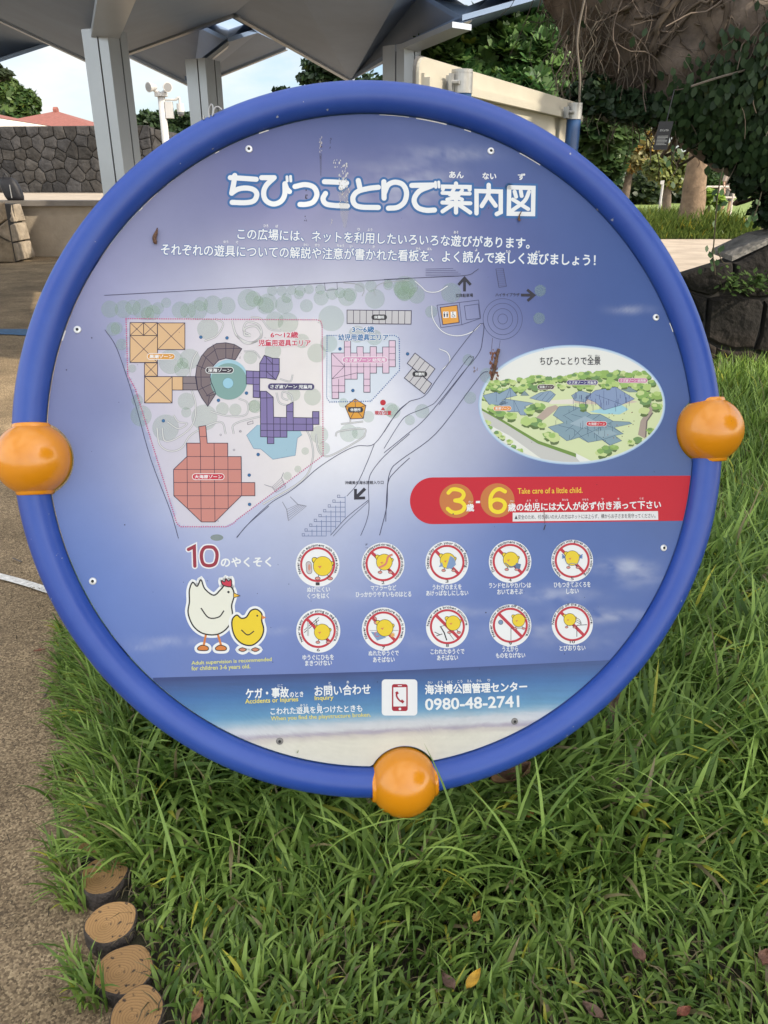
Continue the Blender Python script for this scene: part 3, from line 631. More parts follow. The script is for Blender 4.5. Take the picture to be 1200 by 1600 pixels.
# ================================================================== right-hand field stone wall
M_LAVA2 = attr_mat('mossy_dark_stone', rough=.95, bump=1.0, bscale=22, noisev=.55, nscale=9)
WY = 5.15
rw = empty('stone_wall', (at_y(1150, 580, WY)[0], WY, 0), 'dark field stone retaining wall with sloping top under the banyan at the right edge', 'wall')
def WZ(x, y): return at_y(1060+x/6.667, 360+y/6.667, WY)
stones = [[(10, 470), (120, 420), (250, 372), (400, 345), (545, 330), (555, 520), (470, 600), (300, 672), (110, 622), (50, 560)],
          [(570, 340), (640, 320), (800, 235), (933, 165), (1120, 110), (1120, 480), (960, 680), (850, 700), (700, 690), (570, 620), (562, 480)],
          [(110, 640), (270, 690), (245, 950), (190, 860)],
          [(300, 700), (430, 680), (560, 650), (720, 700), (840, 712), (872, 770), (850, 900), (822, 1050), (765, 1220), (560, 1232), (390, 1182), (275, 1120), (285, 850)],
          [(892, 730), (1120, 700), (1130, 1000), (1120, 1310), (1000, 1300), (870, 1265), (785, 1235), (845, 1080)],
          [(385, 1215), (560, 1252), (745, 1245), (860, 1300), (930, 1400), (985, 1470), (990, 1640), (370, 1640), (352, 1370)],
          [(290, 1160), (372, 1205), (350, 1345), (318, 1330), (280, 1230)],
          [(900, 1330), (1000, 1320), (1130, 1330), (1140, 1640), (1010, 1640), (1000, 1450), (950, 1390)],
          [(-300, 640), (-40, 560), (40, 580), (95, 650), (170, 880), (120, 1000), (-280, 1000)], [(-280, 1020), (120, 1020), (250, 980), (275, 1200), (310, 1360), (350, 1640), (-280, 1640)],
          [(1150, 90), (1700, -100), (1720, 500), (1400, 560), (1140, 520)], [(1150, 540), (1410, 580), (1720, 520), (1740, 1000), (1400, 1050), (1150, 980)], [(1150, 1010), (1400, 1070), (1740, 1020), (1740, 1640), (1160, 1640)]]
mb = MB()
for P in stones: stone_face(mb, [WZ(*p) for p in P], (0, -1, 0), .05, jit=.45)
tn = []
for v in mb.V:
    w = mnoise.noise(Vector(v)*2.3); low = max(0, min(1, (.34-v[2])/.2)) if v[2] < .5 else 0
    b_ = np.array([.0095, .008, .007])*(1+.5*w); wm = np.array([.036, .023, .015])
    k = min(1, max(0, (.30-v[2])*4))*.65
    tn.append(b_*(1-k)+wm*k)
mesh_obj('stones', mb.V, mb.F, M_LAVA2, rw, tint=np.array(tn))
MB().prism([WZ(-280, 800), WZ(20, 560), WZ(545, 400), WZ(1120, 180), WZ(1700, -20), WZ(1720, 1700), WZ(-280, 1700)], (0, .36, 0)).build('core', M_JOINT, rw)
mb = MB()
for (xa, ya, xb, yb) in ((555, 322, 930, 148), (935, 146, 1130, 105), (1140, 100, 1690, -95)):
    A, B = WZ(xa, ya), WZ(xb, yb); mb.add([A, B, B+[0, .35, .02], A+[0, .35, .02], A+[0, 0, .03], B+[0, 0, .03], B+[0, .34, .05], A+[0, .34, .05]], [[4, 5, 6, 7], [0, 1, 5, 4], [1, 2, 6, 5], [3, 0, 4, 7]])
mb.build('cap_stones', mat('pale_cap_stone', (.2, .19, .175), .9, var=.5, vscale=12, bump=.9, bscale=30), rw)

# ================================================================== old banyan leaning over the wall
bnx = at_y(1460, 620, 5.9)
ban = empty('banyan_tree', (bnx[0], 5.9, 0), 'huge leaning banyan trunk tangled with aerial roots and creeping fig leaves at upper right', 'tree')
M_BAN = mat('banyan_bark', (.115, .09, .072), .95, var=.6, vscale=4.5, bump=1.0, bscale=12)
M_ROOT = attr_mat('aerial_root_bark', rough=.9, spec=.2)
TY = 5.7
def BP(x, y, Y=TY): return at_y(x, y, Y)
spine = smooth_path([BP(910, -230), BP(1000, -75), BP(1055, 5), BP(1150, 85), BP(1275, 180), BP(1390, 330), BP(1460, 640, 5.9)], 6)
rad = np.interp(np.linspace(0, 1, len(spine)), [0, .2, .4, .6, .8, 1], [.42, .5, .60, .58, .56, .7])
mb = MB(); mb.tube(spine, rad, 44, cap=True)
V = np.array(mb.V); c_ = V.mean(0)
sp = np.array(spine)
def disp(V):
    Wd = V.copy()
    for i, v in enumerate(V):
        j = ((sp-v)**2).sum(1).argmin(); d = v-sp[j]; l = np.linalg.norm(d)+1e-6
        vv = Vector(v)
        k = .16*mnoise.noise(vv*1.6)+.10*abs(mnoise.noise(Vector((v[0]*3.1+v[2]*2.5, v[1]*3, v[2]*.8+v[0]*.6))))+.05*mnoise.noise(vv*6)
        Wd[i] = v+d/l*k
    return Wd
# finer tube before displacement
mb = MB(); sp2 = smooth_path(spine, 4); mb.tube(sp2, np.interp(np.linspace(0, 1, len(sp2)), np.linspace(0, 1, len(rad)), rad), 110)
sp = np.array(sp2); VB = disp(np.array(mb.V)); mesh_obj('trunk', VB, mb.F, M_BAN, ban, smooth=True)
mb = MB()   # crooked limbs climbing out of frame, carrying the high crown
for (a, b, c, r) in (((1010, 20), (1100, -160), (1300, -420), .2), ((930, -120), (820, -320), (760, -520), .22), ((1230, 230), (1420, 60), (1600, -200), .3), ((1120, 130), (1190, 20), (1330, -160), .13)):
    mb.tube(smooth_path([BP(*a), BP(*b), BP(*c, 4.6)], 6), np.linspace(r, r*.4, 13), 10)
crl = [Vector((5.0, -1.2, 4.6)), Vector((4.6, -.2, 4.2)), Vector((5.6, 1.2, 5.2))]
for cc in crl: mb.tube(smooth_path([BP(1600, -200, 4.6), (np.array(cc)+BP(1600, -200, 4.6))/2+[0, 0, .5], cc], 6), np.linspace(.16, .05, 13), 8)
mb.build('limb', M_BAN, ban, smooth=True)
M_TWIG = mat('pale_twig', (.15, .125, .10), .9)
# aerial roots and dead twigs over the front of the trunk
mb = MB(); tr = []
tri = [i for i, v in enumerate(VB) if v[1] < sp[((sp-v)**2).sum(1).argmin()][1]+.1]
R_ = random.Random(5)
def put_root(P, r0, r1, col, seg=5):
    n0 = len(mb.V); mb.tube(P, np.linspace(r0, r1, len(P)), seg, cap=False); tr.extend([col]*(len(mb.V)-n0))
for k in range(1700):
    i = tri[R_.randrange(len(tri))]; p = VB[i].copy(); j = ((sp-p)**2).sum(1).argmin(); o_ = p-sp[j]; o_ /= np.linalg.norm(o_)
    dd_ = p-CAMP; zq = dd_@CF; qx, qy = 600+FPX*dd_[0]/zq, 800-FPX*(dd_@CU)/zq
    if qy > 135+(1140-qx)*.5 and R_.random() < .9: continue
    ln = R_.choice([.12, .2, .3, .5]); d = np.array([R_.gauss(0, .8), R_.gauss(-.1, .3), R_.gauss(-.45, .6)]); d /= np.linalg.norm(d)
    d = d-o_*(d@o_)*.75
    P = [p-o_*.02]; q = p+o_*.02
    for s in range(5):
        P.append(q.copy()); d = d+np.array([R_.gauss(0, .35), R_.gauss(0, .2), R_.gauss(-.12, .3)])+o_*.08; d /= np.linalg.norm(d); q = q+d*ln/5
        jj = ((sp-q)**2).sum(1).argmin(); oo = q-sp[jj]
    r = R_.choice([.0018, .0025, .0035, .006])
    g = .6+.9*R_.random()
    put_root(smooth_path(P, 2), r, r*.5, np.array([.105, .083, .066])*g)
for k in range(46):      # thick roots clinging lengthways
    j = R_.randrange(4, len(sp)-14); a0 = R_.uniform(-1.2, 1.3); P = []
    for s in range(9):
        jj = min(len(sp)-1, j+s*2); t = sp[min(jj+1, len(sp)-1)]-sp[jj-1]; t /= np.linalg.norm(t)
        x = np.cross(t, [0, -1, 0]); x /= np.linalg.norm(x); y = np.array([0, -1., 0]); y = y-t*(y@t); y /= np.linalg.norm(y)
        a = a0+s*.08*R_.choice([-1, 1]); rr = np.interp(jj/len(sp), np.linspace(0, 1, len(rad)), rad)*(1.02+.08*R_.random())+.05
        P.append(sp[jj]+(math.cos(a)*y+math.sin(a)*x)*rr)
    r = R_.uniform(.008, .026); put_root(smooth_path(P, 3), r, r*.6, np.array([.095, .075, .059])*(.7+.6*R_.random()), 7)
for k in range(110):     # hanging fringe at the left end
    x = R_.uniform(880, 985); y = R_.uniform(-10, 130); p = BP(x, y, TY-.45+R_.random()*.5); P = [p]; L_ = R_.uniform(.12, .5)
    dx = R_.gauss(-.15, .3)
    for s in range(1, 6): P.append(p+np.array([dx*L_*s/5+R_.gauss(0, .012), R_.gauss(0, .01), -L_*s/5]))
    put_root(P, .004, .0015, np.array([.13, .11, .085])*(.6+.8*R_.random()), 4)
mesh_obj('aerial_roots', mb.V, mb.F, M_ROOT, ban, smooth=True, tint=np.array(tr))
for (pts, r) in ((((905, 165), (906, 120), (902, 60), (915, -10)), .010), (((1080, 135), (1120, 122), (1170, 108), (1215, 92)), .009)):
    MB().tube(smooth_path([BP(x, y, TY-.72) for x, y in pts], 6), r*.7, 6).build('hanging_twig', M_TWIG, ban)
# creeping fig leaves shingled over the lower right of the trunk
def inside(px, py):
    return py > 150+(1130-px)*.30+18*math.sin(px*.06)
pts = []; nrm = []
for i in range(170000):
    q = VB[rng.integers(len(VB))]
    if q[1] > TY+.35: continue
    d = q-CAMP; z = d@CF; px = 600+FPX*d[0]/z; py = 800-FPX*(d@CU)/z
    if not (870 < px < 1480 and -60 < py < 165+.55*max(0, px-1030)): continue
    prob = 1/(1+math.exp(-((py-(125+(1140-px)*.5))/18))) * (1 if px > 1010 else .35)
    prob = max(prob, .012 if px > 1090 else .004)
    if rng.random() > prob: continue
    j = ((sp-q)**2).sum(1).argmin(); o_ = (q-sp[j])/np.linalg.norm(q-sp[j])
    pts.append(q+o_*(.02+.10*rng.random())+rng.normal(size=3)*.035); nrm.append(o_*1.1+np.array([0, -.35, .25])+rng.normal(size=3)*.22)
pts = np.array(pts); nrm = np.array(nrm)
if len(pts) > 42000: s = rng.permutation(len(pts))[:42000]; pts, nrm = pts[s], nrm[s]
n = len(pts); V, F, T = leaf_mesh(pts, nrm, .045+.022*rng.random(n), greens(n, (.012, .030, .012), (.04, .075, .028), .01), .62, (0, 0, -1.1))
mesh_obj('fig_leaves', V, F, M_LEAF_DULL, ban, tint=T)
# lower leafy curtain below the trunk edge
cb = [px_blob(x, y, 5.35, rx, rz, ry) for x, y, rx, rz, ry in ((925, 150, 40, 30, 40), (970, 165, 45, 24, 40), (1010, 172, 45, 22, 40), (1055, 178, 45, 22, 40), (1100, 202, 38, 26, 40), (1138, 230, 34, 32, 40), (1172, 270, 30, 36, 40), (1212, 318, 34, 36, 50), (1265, 330, 60, 60, 60), (1210, 205, 60, 60, 40), (1330, 300, 70, 90, 60))]
crown_obj('leaf_curtain', cb, 15000, .058, ban, dark=(.010, .024, .010), light=(.034, .066, .026), mat_=M_LEAF_DULL, aspect=.66, up=.1, shell=.2)
crown_obj('upper_leaves', [px_blob(1180, 20, 6.6, 50, 60), px_blob(1240, -10, 6.6, 60, 60), px_blob(1150, -40, 6.8, 60, 30)], 1500, .10, ban, dark=(.02, .05, .012), light=(.07, .13, .035))
V = [] # hanging vine strands with a few leaves
mb = MB(); lp = []; ln = []
for (pts_, r) in ((((1130, 262), (1122, 300), (1118, 345), (1115, 385), (1114, 400), (1118, 430)), .006), (((1122, 395), (1130, 410), (1140, 412)), .004), (((1060, 215), (1052, 245), (1058, 262), (1050, 275)), .005), (((1190, 300), (1183, 325), (1175, 345)), .005)):
    P = smooth_path([BP(x, y, 5.0) for x, y in pts_], 5); mb.tube(P, r*.7, 5)
    for p in P[2::4]:
        for q in range(1): lp.append(p+rng.normal(size=3)*.03); ln.append(np.array([rng.normal()*.5, -.9, .4]))
for (x, y) in ((1125, 390), (1110, 398), (1113, 408), (1128, 300), (1118, 310), (1122, 325), (1132, 318), (1052, 232), (1062, 236), (1040, 248), (1066, 243), (1172, 342), (1180, 338), (1168, 350)): lp.append(BP(x, y, 5.0)); ln.append(np.array([rng.normal()*.4, -1, .3]))
vine = mb.build('hanging_vine', mat('vine_stem', (.06, .05, .03), .9), ban)
lp = np.array(lp); V, F, T = leaf_mesh(lp, np.array(ln), np.full(len(lp), .045), greens(len(lp), (.02, .05, .015), (.05, .11, .03)), .68, (0, 0, -1)); mesh_obj('vine_leaves', V, F, M_LEAF_DULL, vine, tint=T)
# the crown high to the right, outside the picture, which keeps the sign in shade
CROWN = [(5.2, -.9, 4.5, 2.3, 1.7, 1.7), (4.6, -1.9, 3.6, 1.7, 1.5, 1.3), (6.4, .1, 4.6, 1.7, 1.3, 1.3), (6.0, -1.4, 2.6, 1.6, 1.4, 1.1), (4.4, -.3, 2.9, 1.2, .9, .9), (6.9, .9, 3.6, 1.6, 1.1, 1.3), (5.6, .4, 2.4, 1.4, 1.0, .9)]
crown_obj('crown', CROWN, 15000, .26, ban, shell=.15, up=.9)
# weeds rooted in the wall joints
wd = empty('wall_weeds', tuple(at_y(1165, 458, WY-.06)), 'small leafy weeds sprouting from a joint of the dark stone wall', 'plant')
lp = []; ln = []; mb = MB()
for k in range(46):
    a = at_y(1128+k*1.6, 452+6*math.sin(k), WY-.07); b = a+np.array([rng.normal()*.05, -.04-.05*rng.random(), .03+.06*rng.random()]); mb.tube([a, (a+b)/2+[0, 0, .01], b], .0018, 4)
    for q in range(3): lp.append(b+rng.normal(size=3)*.022); ln.append(np.array([rng.normal()*.5, -.5, .8]))
mb.build('stems', mat('weed_stem', (.08, .1, .04), .8), wd); lp = np.array(lp)
V, F, T = leaf_mesh(lp, np.array(ln), .03+.02*rng.random(len(lp)), greens(len(lp), (.03, .06, .015), (.08, .14, .035)), .5); mesh_obj('foliage', V, F, M_LEAF, wd, tint=T)

# ================================================================== text helper
TXT = {}
def text_mesh(s, bold=0.0):
    k = (s, bold)
    if k not in TXT:
        cu = bpy.data.curves.new('t', 'FONT'); cu.body = s; cu.size = 1.0; cu.offset = bold; cu.resolution_u = 3; cu.fill_mode = 'FRONT'
        ob = bpy.data.objects.new('t', cu); COL.objects.link(ob)
        dg = bpy.context.evaluated_depsgraph_get(); dg.update()
        me = bpy.data.meshes.new_from_object(ob.evaluated_get(dg))
        V = np.zeros(len(me.vertices)*3); me.vertices.foreach_get('co', V); V = V.reshape(-1, 3)[:, :2]
        F = [list(p.vertices) for p in me.polygons]
        bpy.data.objects.remove(ob); bpy.data.curves.remove(cu); bpy.data.meshes.remove(me); TXT[k] = (V, F)
    return TXT[k]

# name plate hung on the banyan
npc = at_y(1036, 212, 4.78)
npl = empty('name_plate', tuple(npc+np.array([0, .0, -.09])), 'small dark plant name plate hanging below the banyan trunk', 'plant label')
M_PLATE = mat('dark_plate', (.018, .017, .02), .5); M_PLATETX = mat('plate_lettering', (.55, .55, .53), .6)
k_ = 4.78/ray(1036, 212)[1]/FPX
npu = np.array([math.cos(.35), -math.sin(.35), -.0]); npv = np.array([0.1, -.05, 1.0]); npv /= np.linalg.norm(npv); npn = np.cross(npu, npv)*-1
npn = np.cross(npv, npu); npn /= np.linalg.norm(npn)
if npn[1] > 0: npn = -npn
w_, h_ = 10.5*k_, 20*k_
MB().prism([npc-npu*w_-npv*h_, npc+npu*w_-npv*h_, npc+npu*w_+npv*h_, npc-npu*w_+npv*h_], -npn*.035).build('plate', M_PLATE, npl)
V = []; F = []
tv, tf = text_mesh('ガジュマル', .02); x0, x1, y0, y1 = tv[:, 0].min(), tv[:, 0].max(), tv[:, 1].min(), tv[:, 1].max()
V = [npc+npn*.002+npu*w_*(-.62+1.24*(v[0]-x0)/(x1-x0))+npv*h_*(.30+.17*(v[1]-y0)/(y1-y0)) for v in tv]; F = [list(f) for f in tf]
for r in range(7):
    y = -.02-r*.1; b_ = len(V); e_ = .75 if r % 3 != 2 else .45
    V += [npc+npn*.002+npu*w_*a+npv*h_*c for a, c in ((-.75, y), (e_, y), (e_, y-.028), (-.75, y-.028))]; F.append([b_, b_+1, b_+2, b_+3])
mesh_obj('lettering', V, F, M_PLATETX, npl)
MB().tube([npc+npv*h_*.97-npn*.02, npc+npv*(h_+.12)-npn*.05, npc+npv*(h_+.16)-npn*.07], .003, 6).build('hanging_wire', M_PLATE, npl)

# ================================================================== people far off to the right
M_SKIN = mat('skin', (.42, .25, .17), .6); M_SHIRT_A = mat('dark_shirt', (.05, .05, .06), .85); M_SHIRT_B = mat('pale_shirt', (.34, .27, .23), .85)
M_SHORTS = mat('grey_shorts', (.10, .095, .09), .9); M_HAIR = mat('dark_hair', (.02, .015, .012), .6); M_SHOE = mat('dark_sandal', (.06, .04, .03), .8)
def person(x, y, h, yaw, label, shirt, stride=.18):
    t = empty('person', (x, y, PZ), label, 'person'); s = h/1.7
    J = {'pelvis': (0, 0, .92), 'waist': (0, 0, 1.08), 'chest': (0, .0, 1.30), 'neck': (0, 0, 1.47), 'head': (.0, -.01, 1.60), 'top': (0, 0, 1.68)}
    E = [('pelvis', 'waist'), ('waist', 'chest'), ('chest', 'neck'), ('neck', 'head'), ('head', 'top')]
    Rr = {'pelvis': (.15, .11), 'waist': (.135, .10), 'chest': (.165, .11), 'neck': (.055, .055), 'head': (.082, .098), 'top': (.055, .065)}
    for sd, sg in (('l', -1), ('r', 1)):
        st = stride*sg
        J.update({'hip'+sd: (.09*sg, 0, .86), 'knee'+sd: (.10*sg, -st*.55-.03, .48), 'ank'+sd: (.10*sg, -st+.04, .09), 'toe'+sd: (.11*sg, -st-.14, .035),
                  'sh'+sd: (.19*sg, 0, 1.40), 'el'+sd: (.24*sg, st*.4+.03, 1.12), 'wr'+sd: (.25*sg, st*.5-.06, .88), 'hd'+sd: (.25*sg, st*.5-.08, .80)})
        E += [('pelvis', 'hip'+sd), ('hip'+sd, 'knee'+sd), ('knee'+sd, 'ank'+sd), ('ank'+sd, 'toe'+sd), ('chest', 'sh'+sd), ('sh'+sd, 'el'+sd), ('el'+sd, 'wr'+sd), ('wr'+sd, 'hd'+sd)]
        Rr.update({'hip'+sd: (.095, .095), 'knee'+sd: (.06, .06), 'ank'+sd: (.04, .04), 'toe'+sd: (.04, .025), 'sh'+sd: (.065, .065), 'el'+sd: (.042, .042), 'wr'+sd: (.03, .03), 'hd'+sd: (.035, .022)})
        for f_ in range(5):
            nm = 'f%d%s' % (f_, sd); ox = (-.028+.016*f_) if f_ < 4 else -.05
            J[nm] = (.25*sg, st*.5-.08+ox, .735 if f_ < 4 else .78); E.append(('hd'+sd, nm)); Rr[nm] = (.009, .009)
    J['nose'] = (0, -.115, 1.585); E.append(('head', 'nose')); Rr['nose'] = (.018, .02)
    names = list(J); ca, sa = math.cos(yaw), math.sin(yaw)
    me = bpy.data.meshes.new('body'); me.from_pydata([((J[n][0]*ca-J[n][1]*sa)*s, (J[n][0]*sa+J[n][1]*ca)*s, J[n][2]*s) for n in names], [(names.index(a), names.index(b)) for a, b in E], [])
    o = bpy.data.objects.new('body', me); COL.objects.link(o); o.parent = t
    md = o.modifiers.new('skin', 'SKIN'); sv = me.skin_vertices[0].data
    for i, n_ in enumerate(names): sv[i].radius = (Rr[n_][0]*s, Rr[n_][1]*s); sv[i].use_root = (n_ == 'pelvis')
    o.modifiers.new('sub', 'SUBSURF').levels = 1; o.modifiers['sub'].render_levels = 2
    me.materials.append(M_SKIN)
    def cloth(nm, prof, m, cx=0, cy=0, seg=16):
        mb = MB(); V = []
        for (z, rx, ry, ox, oy) in prof:
            for k in range(seg):
                a = 2*PI*k/seg; X, Y = ox+rx*math.cos(a), oy+ry*math.sin(a); V.append((x+(X*ca-Y*sa)*s, y+(X*sa+Y*ca)*s, PZ+z*s))
        mb.add(V, [[j*seg+k, j*seg+(k+1) % seg, (j+1)*seg+(k+1) % seg, (j+1)*seg+k] for j in range(len(prof)-1) for k in range(seg)]); return mb.build(nm, m, t, smooth=True)
    cloth('shirt', [(.88, .20, .155, 0, 0), (1.05, .19, .145, 0, 0), (1.28, .215, .15, 0, 0), (1.41, .20, .12, 0, 0), (1.47, .09, .085, 0, 0)], shirt)
    for sg in (-1, 1): cloth('sleeve', [(1.42, .075, .085, .185*sg, 0), (1.28, .08, .08, .215*sg, .02+stride*sg*.15), (1.17, .075, .075, .232*sg, .03+stride*sg*.3)], shirt)
    for sg in (-1, 1): cloth('shorts_leg', [(.93, .10, .14, .08*sg, 0), (.75, .105, .12, .095*sg, -stride*sg*.2-.01), (.52, .095, .10, .10*sg, -stride*sg*.5-.02)], M_SHORTS)
    hr = MB(); hr.sphere((x, y, PZ+1.63*s), .1*s, 16, 10, ax=(.95, 1.08, 1.0)); vv = [v for v in hr.V]
    off = np.array([0.02*-sa*-1, .025*ca, 0]); mesh_obj('hair', [np.array(v)+off*s+[0, 0, .012*s] for v in vv], [f for f in hr.F if max(vv[i][2] for i in f) > PZ+1.615*s], M_HAIR, t, smooth=True)
    for sg in (-1, 1): cloth('shoe', [(.0, .05, .12, .105*sg, -stride*sg-.03), (.05, .052, .12, .105*sg, -stride*sg-.03), (.085, .045, .06, .10*sg, -stride*sg+.03)], M_SHOE)
    return t
pa = at_z(1194, 354, PZ); person(pa[0]+.1, pa[1], 1.62, -PI/2, 'walking person in dark shirt and sandals mostly hidden behind banyan leaves at the right edge', M_SHIRT_A)
pc = at_y(1133, 330, 28.5); person(pc[0], 28.5, 1.62, .3, 'standing person in pale shirt half hidden by the hanging vine beyond the handrail', M_SHIRT_B, .05)

# ================================================================== THE ROUND SIGN
sbase = SC - SV*0; sign = empty('information_sign', (SC[0], SC[1]+.12, 0), 'big round playground guide sign in a blue tube ring with three orange balls', 'information sign')
M_BLUE = bpy.data.materials.new('blue_gloss_paint'); M_BLUE.use_nodes = True
def paint_mat(m, rgb, rough, coat, fade, chips):
    t = m.node_tree; b = pbsdf(m); lk = t.links.new; b.inputs['Coat Weight'].default_value = coat; b.inputs['Coat Roughness'].default_value = .12
    c = N(t, 'ShaderNodeTexCoord'); n = N(t, 'ShaderNodeTexNoise'); n.inputs['Scale'].default_value = 5; n.inputs['Detail'].default_value = 8; n.inputs['Roughness'].default_value = .7
    mr = N(t, 'ShaderNodeMapRange'); mr.inputs['From Min'].default_value = .3; mr.inputs['From Max'].default_value = .75; mr.inputs['To Min'].default_value = 0; mr.inputs['To Max'].default_value = .35
    m1 = N(t, 'ShaderNodeMixRGB'); m1.inputs[1].default_value = (*rgb, 1); m1.inputs[2].default_value = (*fade, 1)
    lk(c.outputs['Object'], n.inputs['Vector']); lk(n.outputs[0], mr.inputs[0]); lk(mr.outputs[0], m1.inputs[0])
    n2 = N(t, 'ShaderNodeTexNoise'); n2.inputs['Scale'].default_value = 70; n2.inputs['Detail'].default_value = 3
    cr = N(t, 'ShaderNodeValToRGB'); cr.color_ramp.elements[0].position = .735; cr.color_ramp.elements[1].position = .755
    m2 = N(t, 'ShaderNodeMixRGB'); m2.inputs[2].default_value = (*chips, 1)
    lk(c.outputs['Object'], n2.inputs['Vector']); lk(n2.outputs[0], cr.inputs[0]); lk(cr.outputs[0], m2.inputs[0]); lk(m1.outputs[0], m2.inputs[1]); lk(m2.outputs[0], b.inputs['Base Color'])
    r2 = N(t, 'ShaderNodeMapRange'); r2.inputs['To Min'].default_value = rough*.75; r2.inputs['To Max'].default_value = rough*1.35; lk(n.outputs[0], r2.inputs[0]); lk(r2.outputs[0], b.inputs['Roughness'])
paint_mat(M_BLUE, srgb(40, 80, 178, .66), .40, .06, srgb(78, 112, 196, .8), (.35, .36, .4))
M_ORANGE = bpy.data.materials.new('orange_gloss_paint'); M_ORANGE.use_nodes = True
paint_mat(M_ORANGE, srgb(234, 148, 14, .80), .24, .4, srgb(222, 146, 48, .75), (.22, .10, .03))
M_GASK = mat('dark_gap_seal', (.02, .02, .022), .9)
def sp3(u, v, w=0.): return SC + SU*u + SV*v + SN*w
# ring of tube
NS, NT = 200, 28; V = []; F = []
for i in range(NS):
    a = 2*PI*i/NS; er = SU*math.cos(a)+SV*math.sin(a)
    for k in range(NT):
        b = 2*PI*k/NT; V.append(SC+er*(SR+SRT*math.cos(b))+SN*(SRT*math.sin(b)))
for i in range(NS):
    for k in range(NT): F.append([i*NT+k, i*NT+(k+1) % NT, ((i+1) % NS)*NT+(k+1) % NT, ((i+1) % NS)*NT+k])
mesh_obj('ring', V, F, M_BLUE, sign, smooth=True)
BR = .0632
BALLS = [(180, 0), (0, 0), (270, 0)]
for px_, nm in (((52, 717.5), 0), ((1107.5, 672), 1), ((630.5, 1221.5), 2)):
    p = on_sign([px_])[0]; rel = p-SC; u, v = rel@SU, rel@SV; a = math.atan2(v, u); tdir = -SU*math.sin(a)+SV*math.cos(a); er = SU*math.cos(a)+SV*math.sin(a)
    mb = MB(); mb.sphere((0, 0, 0), BR, 48, 28)
    # ball axis follows the tube
    Rm = np.stack([er, SN, tdir], 1); VV = [p+Rm@np.array(q) for q in mb.V]; FF = list(mb.F)
    m2 = MB(); m2.V = [tuple(q) for q in VV]; m2.F = FF; m2.M = [0]*len(FF)
    for sg in (-1, 1):
        m2.tube([p+tdir*sg*(BR*.86), p+tdir*sg*(BR*.93), p+tdir*sg*(BR*.965), p+tdir*sg*(BR*.97)], [SRT*1.16, SRT*1.12, SRT*1.07, SRT*1.0], 28, cap=False)
    m2.build('ball', M_ORANGE, sign, smooth=True)
# supports behind: two posts and cross bars
M_POSTS = mat('support_steel', (.05, .09, .22), .4, var=.1, vscale=8)
for u in (-.33, .33):
    p = sp3(u, .33, -.05); MB().cyl((p[0], p[1]+.02, -.1), (p[0], p[1]+.02, p[2]+.05), .03, 16).build('post', M_POSTS, sign, smooth=True)
for v in (.33, -.33): MB().tube([sp3(-.5, v, -.022), sp3(.5, v, -.022)], .014, 10).build('back_bar', M_POSTS, sign)
# ---- panel: printed sheet on a backing plate
PR = SR-SRT*1.075
def pc_ctrl():  # printed gradient; its pale middle also has reflected glare put into the colour
    return [((575, 190), (72, 92, 152)), ((430, 215), (84, 98, 156)), ((300, 320), (128, 132, 178)), ((230, 340), (132, 137, 182)), ((160, 420), (136, 138, 192)), ((110, 560), (128, 136, 190)), ((95, 660), (122, 134, 190)),
            ((120, 800), (118, 140, 198)), ((150, 900), (104, 132, 196)), ((220, 1000), (114, 138, 200)), ((330, 1040), (120, 138, 194)), ((500, 350), (150, 150, 196)), ((420, 300), (124, 126, 182)), ((600, 300), (118, 122, 180)), ((700, 260), (84, 104, 164)),
            ((800, 260), (72, 96, 160)), ((880, 320), (66, 94, 162)), ((960, 420), (64, 94, 164)), ((1030, 500), (68, 98, 168)), ((1060, 600), (78, 104, 168)), ((1030, 760), (86, 112, 172)), ((750, 350), (98, 108, 172)), ((650, 380), (140, 142, 194)), ((850, 430), (76, 98, 164)),
            ((400, 440), (176, 178, 206)), ((250, 480), (162, 166, 204)), ((550, 450), (186, 190, 214)), ((650, 460), (164, 168, 206)), ((780, 460), (100, 112, 176)), ((400, 600), (196, 196, 214)), ((560, 630), (252, 252, 254)), ((600, 710), (246, 246, 254)), ((530, 690), (250, 249, 252)), ((500, 760), (200, 204, 224)),
            ((680, 620), (154, 164, 206)), ((730, 560), (140, 150, 200)), ((720, 720), (140, 152, 200)), ((660, 700), (186, 192, 220)), ((640, 790), (176, 184, 214)), ((300, 760), (186, 190, 216)), ((200, 740), (140, 152, 204)), ((250, 860), (150, 164, 212)), ((400, 860), (184, 190, 218)), ((480, 850), (192, 196, 220)), ((560, 840), (176, 184, 216)),
            ((640, 850), (146, 160, 206)), ((740, 870), (116, 138, 196)), ((850, 870), (98, 124, 184)), ((980, 870), (92, 118, 178)), ((420, 1000), (134, 152, 206)), ((600, 1010), (124, 144, 202)), ((760, 1000), (112, 134, 192)), ((900, 990), (102, 126, 186)), ((1000, 950), (96, 120, 180)), ((700, 1040), (116, 134, 190)), ((450, 1050), (116, 132, 188)), ((900, 1030), (104, 122, 178)), ((870, 760), (96, 122, 184))]
def lift(c):
    m = sum(c)/3; k = .5 if m > 192 else .3 if m > 172 else .12 if m > 150 else 0
    g = [(x+(255-x)*k)*(.95 if 120 < m <= 172 else 1) for x in c]; q = sum(g)/3; return tuple(q+(x-q)*.88 for x in g)
PCT = [(p, lift(c) if p[1] < 780 else tuple(x*q for x, q in zip(c, (.93, .955, .985)))) for p, c in pc_ctrl()]; PCP = np.array([p for p, c in PCT], float); PCC = np.array([[lin(x) for x in c] for p, c in PCT])
def pgrad(P):
    P = np.asarray(P, float); d2 = ((P[:, None]-PCP[None])**2).sum(2); w = np.exp(-d2/(2*62.0**2))+1e-7/(d2/1e4+1); return (w@PCC)/w.sum(1)[:, None]
